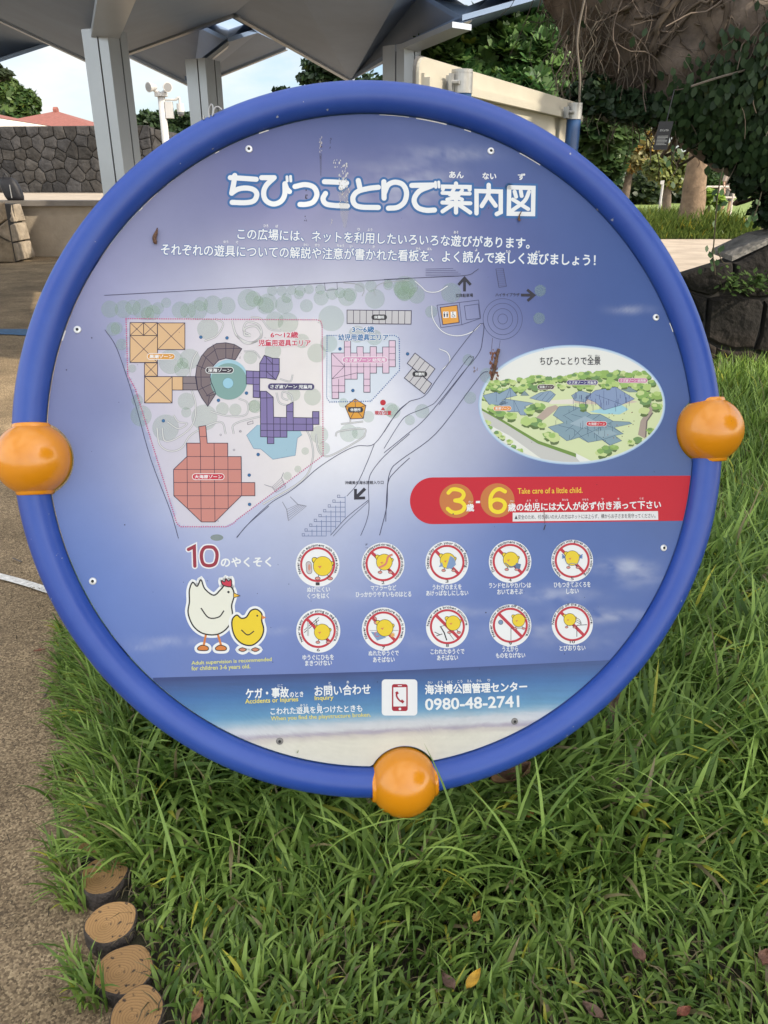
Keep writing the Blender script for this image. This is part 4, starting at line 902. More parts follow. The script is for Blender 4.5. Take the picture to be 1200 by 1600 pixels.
CLOUDS = [(700, 240, 50, 9, .32), (640, 290, 60, 32, .35), (560, 300, 50, 30, .12), (975, 885, 36, 10, .42), (870, 930, 50, 11, .3), (945, 962, 55, 8, .42), (985, 484, 26, 5, .3), (270, 1002, 45, 6, .3), (215, 1012, 30, 4, .25), (560, 930, 40, 8, .12), (720, 955, 60, 9, .15), (850, 985, 70, 12, .2), (905, 1005, 60, 8, .15), (430, 985, 20, 5, .15), (1000, 905, 30, 12, .25), (640, 1000, 80, 14, .1)]
def clouded(P, C):
    P = np.asarray(P, float); C = C.copy()
    for (x, y, a, b, k) in CLOUDS:
        q = ((P[:, 0]-x)/a)**2+((P[:, 1]-y)/b)**2
        for i in np.nonzero(q < 6)[0]:
            n = .55+.8*mnoise.fractal(Vector((P[i, 0]*.03, P[i, 1]*.06, 3.)), 1.0, 2.0, 3)
            m = min(.7, max(0, k*math.exp(-q[i]*.8)*max(0, n)*1.25)); C[i] = C[i]*(1-m)+np.array([.75, .78, .84])*m
    return C
PK = .72
M_PRINT = attr_mat('printed_panel', rough=.34, spec=.28, noisev=.05, nscale=6)
def print_mat_setup(m):
    t = m.node_tree; b = pbsdf(m); c = N(t, 'ShaderNodeTexCoord'); n = N(t, 'ShaderNodeTexNoise'); n.inputs['Scale'].default_value = 9; n.inputs['Detail'].default_value = 6
    r = N(t, 'ShaderNodeMapRange'); r.inputs['To Min'].default_value = .26; r.inputs['To Max'].default_value = .5
    t.links.new(c.outputs['Object'], n.inputs['Vector']); t.links.new(n.outputs[0], r.inputs[0]); t.links.new(r.outputs[0], b.inputs['Roughness'])
print_mat_setup(M_PRINT)
# cut-outs round the balls
BC = [((on_sign([q])[0]-SC)@SU, (on_sign([q])[0]-SC)@SV) for q in ((52, 717.5), (1107.5, 672), (630.5, 1221.5))]
def rim_r(a):       # panel edge radius along direction a, notched at the balls
    r = PR
    for (u, v) in BC:
        ca, sa = math.cos(a), math.sin(a); bb = u*ca+v*sa; disc = bb*bb-(u*u+v*v-(BR+.0035)**2)
        if disc > 0:
            t = bb-math.sqrt(disc)
            if 0 < t < r: r = t
    return r
NA, NR = 720, 96; V2 = []; 
for i in range(NA):
    a = 2*PI*i/NA; rr = rim_r(a)
    for j in range(1, NR+1): V2.append((rr*(j/NR)*math.cos(a), rr*(j/NR)*math.sin(a)))
V2.append((0, 0)); V2 = np.array(V2); W3 = SC+V2[:, :1]*SU+V2[:, 1:]*SV
dd = W3-CAMP; zz = dd@CF; PXY = np.stack([600+FPX*(dd@CX)/zz, 800-FPX*(dd@CU)/zz], 1)
def in_poly(P, Q):
    r = np.zeros(len(P), bool); n = len(Q)
    for i in range(n):
        (xa, ya), (xb, yb) = Q[i], Q[(i+1) % n]
        c = ((ya > P[:, 1]) != (yb > P[:, 1])) & (P[:, 0] < (xb-xa)*(P[:, 1]-ya)/(yb-ya+1e-12)+xa); r ^= c
    return r
tint = clouded(PXY, pgrad(PXY))
zA = [(197, 498), (501.6, 499.8), (504.3, 711.5), (370, 812), (354, 823), (281, 823), (276, 817), (230, 670), (211, 608), (199, 586)]; zB = [(511, 525), (622, 525), (624, 578), (579.5, 627), (515, 628)]
wA = np.clip((PXY[:, 0]-230)/230, 0, 1)[:, None]
CA = np.array([lin(x) for x in (216, 210, 222)])*(1-wA)+np.array([lin(x) for x in (240, 232, 226)])*wA
mA = in_poly(PXY, zA)[:, None]*.72; tint = tint*(1-mA)+CA*mA
mB_ = in_poly(PXY, zB)[:, None]*.7; tint = tint*(1-mB_)+np.array([lin(x) for x in (214, 226, 238)])*mB_
tint = tint*PK
F = []
for i in range(NA):
    i2 = (i+1) % NA; F.append([NA*NR, i*NR, i2*NR])
    for j in range(NR-1): F.append([i*NR+j, i*NR+j+1, i2*NR+j+1, i2*NR+j])
panel = mesh_obj('panel', W3, F, M_PRINT, sign, tint=tint)
RV = [W3[i*NR+NR-1] for i in range(NA)]
V = RV+[p-SN*.004 for p in RV]; F = [[i, (i+1) % NA, NA+(i+1) % NA, NA+i] for i in range(NA)]+[list(range(NA, 2*NA))]
mesh_obj('backing_plate', V, F, mat('aluminium_backing', (.4, .4, .4), .5, metal=.3), panel)

# ---- printing kit: everything in photo pixels, laid on the panel face
LAY = 1.1e-4
PM = {}
def ink(r, g, b, a=1.0):
    k = (r, g, b, a)
    if k not in PM: PM[k] = mat('ink', srgb(r, g, b, PK), .4, alpha=a, spec=.28)
    return PM[k]
WHITE = (245, 247, 246)
class Print:
    def __init__(s, name): s.name = name; s.V = []; s.O = []; s.F = []; s.M = []; s.mats = []; s.clip = None
    def mi(s, c):
        m = ink(*c)
        if m not in s.mats: s.mats.append(m)
        return s.mats.index(m)
    def raw(s, V, F, c, lay):
        b = len(s.V); s.V += [(float(v[0]), float(v[1])) for v in V]; s.O += [lay*LAY]*len(V); s.F += [[b+i for i in f] for f in F]; s.M += [s.mi(c)]*len(F)
    def poly(s, P, c, lay=1):
        if s.clip is not None: P = clip_poly(P, s.clip)
        if len(P) < 3: return
        P = [tuple(p) for p in P]
        from mathutils.geometry import tessellate_polygon
        tr = tessellate_polygon([[Vector((p[0], p[1], 0)) for p in P]]); s.raw(P, [list(t) for t in tr], c, lay)
    def disc(s, x, y, r, c, lay=1, ry=None, n=40, rot=0.):
        ry = ry or r; P = [(x+r*math.cos(2*PI*k/n)*math.cos(rot)-ry*math.sin(2*PI*k/n)*math.sin(rot), y+r*math.cos(2*PI*k/n)*math.sin(rot)+ry*math.sin(2*PI*k/n)*math.cos(rot)) for k in range(n)]
        if s.clip is not None: return s.poly(P, c, lay)
        s.raw(P, [list(range(n))], c, lay)
    def ring(s, x, y, r0, r1, c, lay=1, n=56, a0=0., a1=2*PI, sy=1.0):
        V = []; full = abs(a1-a0-2*PI) < 1e-6; m = n if full else n+1
        for k in range(m):
            a = a0+(a1-a0)*k/n; V += [(x+r0*math.cos(a), y+sy*r0*math.sin(a)), (x+r1*math.cos(a), y+sy*r1*math.sin(a))]
        s.raw(V, [[2*k, 2*k+1, (2*k+3) % (2*m), (2*k+2) % (2*m)] for k in range(n)], c, lay)
    def line(s, P, w, c, lay=2, closed=False, sm=0, cap=False):
        P = [np.array(p, float) for p in P]
        if sm: P = smooth_path(P, sm, closed)
        if closed: P = P+[P[0]]
        Lf = []; Rt = []; n = len(P)
        for i in range(n):
            if closed and i in (0, n-1): d0 = P[-1]-P[-2]; d1 = P[1]-P[0]
            else: d0 = P[i]-P[i-1] if i > 0 else P[1]-P[0]; d1 = P[i+1]-P[i] if i < n-1 else P[-1]-P[-2]
            d0 = d0/(np.linalg.norm(d0)+1e-9); d1 = d1/(np.linalg.norm(d1)+1e-9); nn = np.array([-(d0+d1)[1], (d0+d1)[0]]); l = np.linalg.norm(nn)
            if l < .3: nn = np.array([-d1[1], d1[0]]); k = 1.
            else: nn /= l; k = 1/max(.5, nn@np.array([-d1[1], d1[0]]))
            Lf.append(P[i]+nn*w/2*k); Rt.append(P[i]-nn*w/2*k)
        if s.clip is not None:
            for i in range(n-1): s.poly([Lf[i], Lf[i+1], Rt[i+1], Rt[i]], c, lay)
            return
        V = Lf+Rt; s.raw(V, [[i, i+1, n+i+1, n+i] for i in range(n-1)], c, lay)
        if cap:
            for p in (P[0], P[-1]): s.disc(p[0], p[1], w/2, c, lay+.015, n=16)
    def stroke(s, P, w, c, lay, sm=5, closed=False):
        s.line(P, w, c, lay, sm=sm, cap=not closed, closed=closed)
        if sm == 0:
            for p in P: s.disc(p[0], p[1], w/2, c, lay+.012, n=14)
    def dots(s, P, step, r, c, lay=2, closed=False):
        P = [np.array(p, float) for p in P]+([np.array(P[0], float)] if closed else []); acc = 0.
        for i in range(len(P)-1):
            d = P[i+1]-P[i]; L_ = np.linalg.norm(d)
            while acc < L_: q = P[i]+d*acc/L_; s.disc(q[0], q[1], r, c, lay, n=8); acc += step
            acc -= L_
    def fat(s, mp, V, F, c, lay, b, n=8):
        s.raw(mp(V), F, c, lay)
        if b > .003:
            for k in range(n): s.raw(mp(V+np.array([[b*math.cos(2*PI*k/n), b*math.sin(2*PI*k/n)]])), F, c, lay-.03*(k+1))
    def text(s, t, x0, y0, x1, y1, h, c, lay=4, bold=.012, outline=None):
        """text whose ink box runs from (x0,y0) to (x1,y1) along its bottom and is h pixels tall"""
        V, F = text_mesh(t); a0, a1, b0, b1 = V[:, 0].min(), V[:, 0].max(), V[:, 1].min(), V[:, 1].max()
        d = np.array([x1-x0, y1-y0], float); up = np.array([d[1], -d[0]])/np.linalg.norm(d)*h
        def mp(v): return np.array([x0, y0])+d[None]*((v[:, :1]-a0)/(a1-a0))+up[None]*((v[:, 1:]-b0)/(b1-b0))
        if outline: s.fat(mp, V, F, outline[1], lay-.7, bold+outline[0])
        s.fat(mp, V, F, c, lay, bold, 8 if h > 9 else 4)
    def arc_text(s, t, cx, cy, r, a0, a1, h, c, lay=4, bold=.01):
        V, F = text_mesh(t); x0, x1, y0, y1 = V[:, 0].min(), V[:, 0].max(), V[:, 1].min(), V[:, 1].max()
        a = a0+(a1-a0)*(V[:, 0]-x0)/(x1-x0); rr = r+h*(V[:, 1]-.0)/.75
        
        for k, o in enumerate((0, .25, -.25)): s.raw(np.stack([cx+(rr+o)*np.sin(a+o*.01), cy-(rr+o)*np.cos(a+o*.01)], 1), F, c, lay-.04*k)
    def pill(s, x0, y0, x1, y1, r, c, lay=3):
        d = np.array([x1-x0, y1-y0], float); d /= np.linalg.norm(d); a = math.atan2(d[1], d[0]); P = []
        for k in range(9): P.append((x1+r*math.cos(a-PI/2+PI*k/8), y1+r*math.sin(a-PI/2+PI*k/8)))
        for k in range(9): P.append((x0+r*math.cos(a+PI/2+PI*k/8), y0+r*math.sin(a+PI/2+PI*k/8)))
        s.raw(P, [list(range(18))], c, lay)
    def build(s, parent=None):
        return mesh_obj(s.name, on_sign(s.V, np.array(s.O)), s.F, [m for m in s.mats], parent or panel, s.M)
def clip_poly(P, C):
    out_ = [np.array(p, float) for p in P]; n = len(C)
    for i in range(n):
        a, b = np.array(C[i]), np.array(C[(i+1) % n]); e = b-a; inp = out_; out_ = []
        if not inp: break
        def ins(p): return e[0]*(p[1]-a[1])-e[1]*(p[0]-a[0]) >= 0
        for j in range(len(inp)):
            p, q = inp[j-1], inp[j]; ip, iq = ins(p), ins(q)
            if ip != iq:
                d = q-p; den = e[0]*d[1]-e[1]*d[0]; t = (e[1]*(p[0]-a[0])-e[0]*(p[1]-a[1]))/den if abs(den) > 1e-12 else 0; out_.append(p+d*t)
            if iq: out_.append(q)
    return out_

# ---- sea and sand strip along the bottom
def sea_line(x): return np.interp(x, [200, 600, 960], [1060, 1049, 1031])
def rim_px():
    A = np.linspace(PI, 2*PI, 361); P = []
    for a in A:
        r = rim_r(a)-.0006; p = SC+SU*r*math.cos(a)+SV*r*math.sin(a)-CAMP; z = p@CF; P.append((600+FPX*(p@CX)/z, 800-FPX*(p@CU)/z))
    return np.array(P)
RP = rim_px(); RP = RP[RP[:, 1] > sea_line(RP[:, 0])]
NXs, NTs = len(RP), 44; V = []; T = []
for (x, y) in RP:
    y0 = sea_line(x)
    for j in range(NTs):
        yy = y0+(y-y0)*j/(NTs-1); V.append((x, yy)); k = yy-y0+ (x-600)*.012
        base = [np.interp(k, [0, 6, 30, 62, 88, 100], q) for q in ((44, 54, 60, 96, 140, 170), (66, 82, 112, 152, 178, 186), (124, 140, 172, 192, 200, 200))]
        surf = 1145+(400-x)*.052+(0 if x < 600 else 0) ; w = mnoise.fractal(Vector((x*.03, yy*.25, 1.)), 1., 2., 4); w2 = mnoise.fractal(Vector((x*.012, yy*.4, 4.)), 1., 2., 4)
        c = np.array([lin(b_) for b_ in base])*(1+.10*w2)
        yb = yy+w*2.5
        sl_ = [np.interp(yb-surf, [-20, -6, 2, 8, 12, 20], q) for q in ((150, 205, 214, 176, 206, 226), (186, 210, 216, 168, 198, 222), (204, 216, 218, 182, 190, 206))]
        m = np.clip((yb-(surf-24))/18, 0, 1); c = c*(1-m)+np.array([lin(b_) for b_ in sl_])*m*(1+.05*w2); T.append(c*PK)
M_SEA = attr_mat('printed_sea', rough=.36, noisev=.06, nscale=18)
mesh_obj('sea_print', on_sign(V, LAY*.8), [[i*NTs+j, i*NTs+j+1, (i+1)*NTs+j+1, (i+1)*NTs+j] for i in range(NXs-1) for j in range(NTs-1)], M_SEA, panel, tint=np.array(T))

# ---- title lettering drawn stroke by stroke
z2 = lambda P: [(340+x/4.615, 250+y/4.615) for x, y in P]
z3 = lambda P: [(590+x/3.3333, 250+y/3.3333) for x, y in P]
z5 = lambda P: [(480+x/5.4545, 170+y/5.4545) for x, y in P]
TS = [(z2([(92, 128), (200, 134), (278, 140)]), 8, 4), (z2([(124, 112), (116, 170), (102, 240)]), 8, 4), (z2([(102, 238), (150, 210), (210, 203), (262, 216), (283, 250), (262, 294), (205, 308), (105, 306)]), 8, 5),
      (z2([(318, 128), (408, 128)]), 8, 0), (z2([(408, 128), (350, 185), (332, 240), (348, 292), (400, 318), (455, 300), (484, 250), (486, 172)]), 8, 5), (z2([(486, 175), (500, 210), (518, 228)]), 8, 3), (z2([(500, 122), (502, 152)]), 4.4, 0), (z2([(526, 119), (528, 152)]), 4.4, 0),
      (z2([(558, 192), (630, 178), (692, 196), (716, 248), (690, 302), (640, 320), (594, 321)]), 8, 5), (z2([(770, 157), (850, 160), (930, 166)]), 8, 4), (z2([(928, 168), (890, 200)]), 8, 0), (z2([(778, 242), (760, 280), (780, 316), (840, 328), (935, 332)]), 8, 5),
      (z5([(435, 612), (450, 680)]), 8, 0), (z5([(606, 670), (520, 680), (430, 706), (390, 755), (402, 812), (460, 838), (606, 842)]), 8, 5),
      (z5([(653, 622), (655, 762)]), 8, 0), (z5([(657, 720), (690, 650), (750, 626), (815, 648), (846, 715), (828, 795), (770, 840), (692, 848)]), 8, 5),
      (z3([(178, 133), (290, 131)]), 8, 0), (z3([(278, 136), (218, 162), (190, 206), (206, 246), (250, 262), (296, 261)]), 8, 5), (z3([(301, 117), (303, 143)]), 4.4, 0), (z3([(318, 115), (320, 141)]), 4.4, 0),
      (z3([(408, 123), (408, 138)]), 6.6, 0), (z3([(340, 152), (340, 139), (479, 141), (479, 155)]), 6.4, 0), (z3([(398, 150), (380, 182), (440, 206)]), 5.6, 0), (z3([(440, 158), (412, 192), (362, 206)]), 5.6, 3), (z3([(337, 172), (480, 176)]), 5.8, 0), (z3([(337, 222), (483, 226)]), 6.2, 0), (z3([(408, 208), (408, 274)]), 6.6, 0), (z3([(392, 232), (338, 268)]), 6.4, 0), (z3([(424, 234), (482, 274)]), 6.4, 0),
      (z3([(515, 278), (515, 162), (641, 165), (641, 272), (620, 282)]), 6.8, 0), (z3([(578, 130), (576, 182), (542, 240)]), 6.8, 4), (z3([(580, 192), (614, 238)]), 6.8, 0),
      (z3([(685, 143), (811, 146), (809, 282), (683, 280), (685, 143)]), 6.8, 0), (z3([(713, 165), (721, 192)]), 6, 0), (z3([(745, 160), (750, 188)]), 6, 0), (z3([(788, 166), (765, 214), (702, 262)]), 6, 4), (z3([(704, 206), (784, 256)]), 6, 0)]
p = Print('title_lettering')
for k, (P, w, sm) in enumerate(TS): p.stroke(P, w+7, (62, 112, 170), 1.6+.03*k, sm)
for k, (P, w, sm) in enumerate(TS): p.stroke(P, w, WHITE, 3.4+.03*k, sm)
for t, x0, x1, y, h in (('あん', 702, 724, 278, 10), ('ない', 754, 775, 280, 10), ('ず', 809, 820, 281, 10)): p.text(t, x0, y, x1, y+.5, h, WHITE, 3, .03)
p.build()
p = Print('caption_lettering')
OB = (.05, (84, 118, 176))
p.text('この広場には、ネットを利用したいろいろな遊びがあります。', 371, 374, 827, 389, 17.5, WHITE, 4, .018, OB)
p.text('それぞれの遊具についての解説や注意が書かれた看板を、よく読んで楽しく遊びましょう！', 251.5, 398.5, 930, 415.5, 18, WHITE, 4, .018, OB)
for t, x, y in (('ひろ', 415.5, 355), ('ば', 432.5, 355.5), ('り', 560.5, 360.5), ('よう', 578, 361), ('あそ', 712.5, 365), ('ゆう', 353, 380), ('ぐ', 370.5, 380.5), ('かい', 478, 384.5), ('せつ', 495.5, 385), ('ちゅう', 532, 386), ('い', 548.5, 387), ('か', 584, 387.5), ('かん', 653.5, 390.5), ('ばん', 671, 391), ('よ', 744, 392.5), ('たの', 794, 395), ('あそ', 840, 396)):
    w = 3.6*len(t); p.text(t, x-w/2, y, x+w/2, y+.1, 4.2, WHITE, 4, .02)
p.build()

# ---- park map
Z1 = lambda P: [(150+x/3.722, 420+y/3.722) for x, y in P]
Z2_ = lambda P: [(370+x/3.722, 420+y/3.722) for x, y in P]
Z3_ = lambda P: [(600+x/3.722, 420+y/3.722) for x, y in P]
DK = (58, 50, 74); GR = (96, 94, 112); p = Print('park_map')
0 and p.poly(Z1([(175, 290)])+Z2_([(490, 297), (500, 1085), (170, 1330), (0, 1460)])+Z1([(760, 1500), (490, 1500), (470, 1480), (300, 930), (230, 700), (185, 620)]), (222, 208, 214, .55), 1)
0 and p.poly(Z1([(500, 640)])+Z2_([(120, 300), (490, 297), (500, 1085), (170, 1330), (0, 1380)])+Z1([(700, 1000)]), (236, 222, 208, .5), 1.4)
0 and p.poly(Z2_([(525, 390), (940, 390), (945, 590), (780, 770), (540, 775), (522, 750)]), (206, 220, 236, .7), 1.2)
# trees as see-through green discs
gi = 0
def gtree(P, r):
    global gi
    for (x, y), q in zip(P, r): p.disc(x, y, q/3.722, (178, 210, 180, .22), 1.6+.02*(gi % 60), n=28); gi += 1
gtree(Z1([(80, 235), (160, 235), (215, 225), (270, 235), (300, 260), (330, 255), (360, 230), (408, 198), (490, 240), (535, 245), (590, 240), (610, 205), (680, 210), (760, 215), (885, 180), (915, 175), (945, 185), (985, 215), (100, 350), (120, 345), (150, 440), (210, 580), (240, 765), (262, 855), (405, 925), (525, 770), (525, 835), (630, 865), (735, 815), (810, 820), (435, 540), (505, 550), (500, 585), (545, 525), (650, 350), (898, 515), (925, 800)]),
      [50, 52, 45, 60, 40, 45, 36, 30, 50, 46, 58, 42, 55, 52, 62, 46, 30, 50, 40, 36, 34, 24, 34, 62, 78, 50, 30, 76, 38, 36, 72, 34, 46, 60, 62, 40, 40])
gtree(Z2_([(180, 200), (205, 128), (262, 130), (318, 125), (275, 210), (290, 170), (368, 128), (360, 150), (405, 215), (420, 120), (485, 120), (490, 170), (555, 145), (550, 288), (600, 140), (640, 165), (660, 150), (715, 108), (780, 100), (803, 175), (880, 85), (960, 110), (975, 125), (220, 300), (298, 315), (465, 490), (535, 435), (700, 380), (800, 400), (380, 420), (210, 480), (440, 745), (620, 780), (480, 965), (505, 1045), (398, 1060), (355, 1165), (295, 1205), (650, 955), (705, 955), (765, 860), (910, 830), (330, 730), (100, 800)]),
      [56, 30, 30, 28, 52, 30, 32, 28, 38, 28, 30, 44, 36, 75, 32, 52, 40, 30, 34, 58, 26, 46, 60, 52, 60, 55, 50, 50, 46, 42, 48, 50, 28, 52, 38, 22, 20, 24, 52, 36, 34, 42, 40, 36])
gtree(Z3_([(120, 110), (150, 100), (120, 145), (190, 155), (390, 140), (275, 250), (490, 530), (500, 750), (600, 620), (222, 828), (150, 880), (40, 820), (908, 127), (902, 288), (25, 95)]), [68, 50, 44, 48, 58, 36, 34, 36, 44, 42, 30, 42, 34, 34, 30])
p.disc(*Z1([(703, 1563)])[0], 10, (150, 165, 150, .6), 2, ry=5)
# paths in pale lines
WP = (226, 226, 222); 
for P, w in ((Z1([(450, 850), (480, 890), (530, 900), (480, 930), (415, 890)]), 1.4), (Z1([(385, 925), (400, 1000), (470, 985), (560, 910), (580, 790), (545, 660), (560, 540), (590, 480)]), 1.6), (Z1([(355, 925), (370, 1020), (430, 1060), (500, 1040), (560, 960), (720, 890), (755, 960)]), 1.6), (Z1([(670, 830), (760, 855), (870, 850), (880, 780), (830, 755)]), 1.5), (Z1([(630, 420), (700, 390), (740, 320), (690, 290)]), 1.6), (Z1([(790, 300), (820, 390), (900, 430), (960, 390), (930, 335), (870, 345), (865, 385), (900, 390)]), 2.2), (Z1([(860, 480), (920, 480), (955, 520)]), 1.3),
             (Z1([(800, 960), (810, 900), (990, 850)]), 1.6), (Z2_([(0, 390), (60, 435), (140, 400), (130, 330), (60, 310), (40, 360), (80, 385)]), 2.0), (Z2_([(80, 280), (140, 290), (190, 350), (260, 360)]), 1.4), (Z2_([(250, 640), (310, 655), (325, 615)]), 1.3), (Z2_([(230, 720), (250, 780), (310, 790), (320, 740), (270, 715), (265, 750), (300, 765)]), 1.6), (Z2_([(340, 870), (400, 930), (435, 1010), (440, 1110), (380, 1230), (150, 1370)]), 1.6),
             (Z2_([(575, 975), (595, 945), (735, 930), (745, 960), (720, 990), (560, 1080), (500, 1085), (470, 1040), (460, 960)]), 1.5), (Z2_([(605, 903), (735, 888)]), 1.5), (Z2_([(660, 875), (660, 895)]), 1.2)):
    p.line(P, w+1.1, (150, 148, 160), 3.4, sm=5); p.line(P, w, WP, 3.7, sm=5)
for P in (Z3_([(180, 72), (215, 102), (250, 132), (310, 134), (370, 100)]), Z3_([(277, 215), (285, 290), (340, 365), (425, 390), (510, 368), (560, 322)]), Z3_([(320, 465), (370, 490), (382, 540), (340, 585)])):
    p.line(P, 2.2, (120, 124, 150), 3.4, sm=6); p.line(P, 1.4, (240, 242, 244), 3.8, sm=6)
p.line(Z2_([(620, 82), (700, 90), (740, 120), (728, 160)]), 1.2, (170, 172, 176), 3.4, sm=4); p.line(Z2_([(1005, 68), (850, 82), (800, 120), (808, 160)]), 1.2, (170, 172, 176), 3.4, sm=4)
for P in ([(510, 80), (515, 125), (585, 120), (582, 78)],): p.line(Z2_(P), .7, GR, 3.4)
# roads
for P, w in (([(163, 461.6), (400, 448.5), (640, 435)], 1.0), (Z3_([(0, 62), (300, 48), (480, 38), (530, 14), (550, 0)]), 1.0), (Z1([(52, 355), (110, 440), (160, 570), (230, 790), (320, 1110), (430, 1400), (480, 1568)]), 1.0), (Z1([(818, 1565), (880, 1490), (1005, 1380)]), 1.0),
             (Z2_([(0, 1560), (90, 1460), (200, 1360), (300, 1300), (380, 1240), (470, 1160), (600, 1075), (700, 1030), (800, 1018), (900, 880), (950, 820), (1005, 770)]), 1.0), (Z3_([(150, 770), (240, 735), (330, 610), (560, 320), (570, 430), (545, 500), (470, 590), (250, 860), (130, 965), (0, 1070)]), 1.0),
             (Z3_([(0, 950), (80, 830), (150, 770)]), 1.0), (Z3_([(0, 1045), (90, 900), (140, 850), (260, 800), (320, 750), (480, 530), (505, 515), (508, 540), (320, 790)]), .9), (Z3_([(605, 598), (570, 610), (500, 700), (300, 960), (100, 1110), (40, 1170), (18, 1280), (10, 1470)]), 1.1),
             (Z2_([(1005, 1100), (930, 1170), (880, 1240), (872, 1380), (830, 1550)]), 1.1), (Z2_([(1005, 960), (900, 1050), (830, 1120), (775, 1200), (765, 1275)]), 1.0), (Z2_([(800, 1018), (760, 1120), (700, 1250), (640, 1322)]), .9), (Z2_([(765, 1345), (640, 1445), (545, 1550)]), .9), (Z2_([(765, 1275), (768, 1400), (750, 1480), (720, 1552)]), .9), (Z2_([(768, 1352), (640, 1470), (560, 1555)]), .7)):
    p.line(P, w, (70, 70, 96), 3.9, sm=5)
# plaza circles, stairs, parking lines
cx_, cy_ = Z3_([(690, 292)])[0]
for r in (114, 88, 58, 28): p.ring(cx_, cy_, r/3.722-.35, r/3.722+.35, (78, 82, 120), 3.2, sy=1.04)
p.line(Z3_([(650, 0), (668, 108), (712, 102), (693, 0)]), .8, (74, 76, 108), 3.2)
for k in range(9): p.line(Z3_([(652+1.9*k, 12*k), (697+1.7*k, 12*k-1)]), .5, (86, 88, 120), 3.2)
for k in range(5): p.line([(665, 420.5+k*2.6), (708+k*4, 419.5+k*2.9)], .7, (80, 84, 122), 3.2)
for (P, Q) in (([(160, 1255), (205, 1270), (230, 1300)], [(272, 1185), (260, 1215), (285, 1270)]), ([(265, 1355), (290, 1400), (300, 1465)], [(310, 1325), (355, 1370), (405, 1380)])):
    p.line(Z2_(P), .9, (140, 140, 150), 3.3); p.line(Z2_(Q), .9, (140, 140, 150), 3.3)
    for k in range(6): a = [np.array(P[1])*(1-k/5)+np.array(P[2])*k/5*1.0, np.array(Q[1])*(1-k/5)+np.array(Q[2])*k/5]; p.line(Z2_(a), .6, (150, 150, 160), 3.3)
for k in range(9):          # stepped lattice
    xk = 385+k*27.5+ (0 if k else 6); top = 1545-k*28 if k < 8 else 1318
    p.line(Z2_([(xk+25, max(1322, top)), (xk+25, min(1555, 1450+ (8-k)*30))]), .9, (118, 136, 180), 3.3)
for k in range(9):
    yk = 1330+k*28; x0 = max(380, 585-k*27); x1 = 632 if k < 5 else 632-(k-4)*28
    if x1 > x0: p.line(Z2_([(x0, yk), (x1, yk)]), .9, (122, 134, 170), 3.3)
    p.line(Z2_([(x0, yk), (x0+14, yk), (x0+14, yk-14), (x0, yk-14)]), .7, (104, 114, 150), 3.35, closed=True)
# coloured play structures
def zone(P, fill, lines, w=1.1):
    p.poly(P, fill, 4); p.line(P, w, DK, 4.6, closed=True)
    for l in lines: p.line(l, w*.8, DK, 4.4)
TAN = (226, 188, 142)
for (a, b, c, d) in ((198, 313, 277, 388), (277, 313, 357, 388), (198, 388, 358, 545), (358, 315, 517, 470), (282, 547, 358, 625), (282, 627, 443, 780)):
    zone(Z1([(a, b), (c, b), (c, d), (a, d)]), TAN, [Z1([(a, b), (c, d)]), Z1([(c, b), (a, d)])])
zone(Z1([(443, 627), (505, 627), (505, 705), (443, 705)]), TAN, []); zone(Z1([(505, 627), (582, 627), (592, 705), (505, 705)]), (140, 128, 130), [Z1([(505, 666), (588, 666)])])
p.disc(*Z1([(772, 640)])[0], 30, (168, 208, 222), 3.95, ry=30); p.disc(*Z1([(772, 655)])[0], 28.5, (140, 178, 172, .9), 4.2, ry=28.5); p.disc(*Z1([(768, 665)])[0], 8.2, (160, 208, 226), 4.5); p.ring(*Z1([(768, 665)])[0], 8, 8.6, (110, 150, 160), 4.6)
AO = [(848, 465), (805, 440), (755, 430), (700, 435), (650, 465), (612, 510), (586, 570), (578, 630), (590, 700), (615, 750), (650, 800), (697, 728)]; AI = [(690, 705), (670, 660), (664, 630), (668, 595), (685, 562), (712, 533), (755, 520), (810, 530)]
zone(Z1(AO+AI), (128, 114, 116), [Z1([a, b]) for a, b in (((805, 440), (790, 525)), ((755, 430), (755, 520)), ((680, 440), (712, 533)), ((622, 500), (685, 562)), ((582, 560), (668, 595)), ((578, 630), (664, 630)), ((596, 705), (675, 668)), ((640, 740), (690, 712)), ((650, 800), (660, 735)))]+[Z1([(840, 462), (700, 466), (640, 515), (610, 590), (612, 680), (650, 740), (697, 728)])])
PUR = (134, 122, 172)
zone(Z2_([(133, 550), (160, 503), (207, 520), (247, 522), (247, 600), (228, 645), (172, 635), (133, 635)]), PUR, [Z2_(l) for l in ([(133, 552), (247, 556)], [(133, 595), (245, 598)], [(172, 505), (172, 635)], [(207, 520), (210, 640)], [(160, 503), (210, 556)], [(172, 597), (228, 645)])])
zone(Z2_([(55, 593), (133, 597), (133, 750), (95, 748), (95, 672), (55, 670)]), PUR, [Z2_(l) for l in ([(95, 595), (95, 672)], [(55, 633), (133, 634)], [(95, 672), (133, 672)], [(95, 710), (133, 712)])])
p.poly(Z2_([(120, 908), (57, 968), (98, 1045), (140, 1048), (210, 1108), (340, 1085), (352, 985), (380, 965), (350, 900)]), (166, 200, 216), 3.95); p.line(Z2_([(120, 908), (57, 968), (98, 1045), (140, 1048), (210, 1108), (340, 1085), (352, 985), (380, 965)]), .7, (120, 150, 180), 4.0)
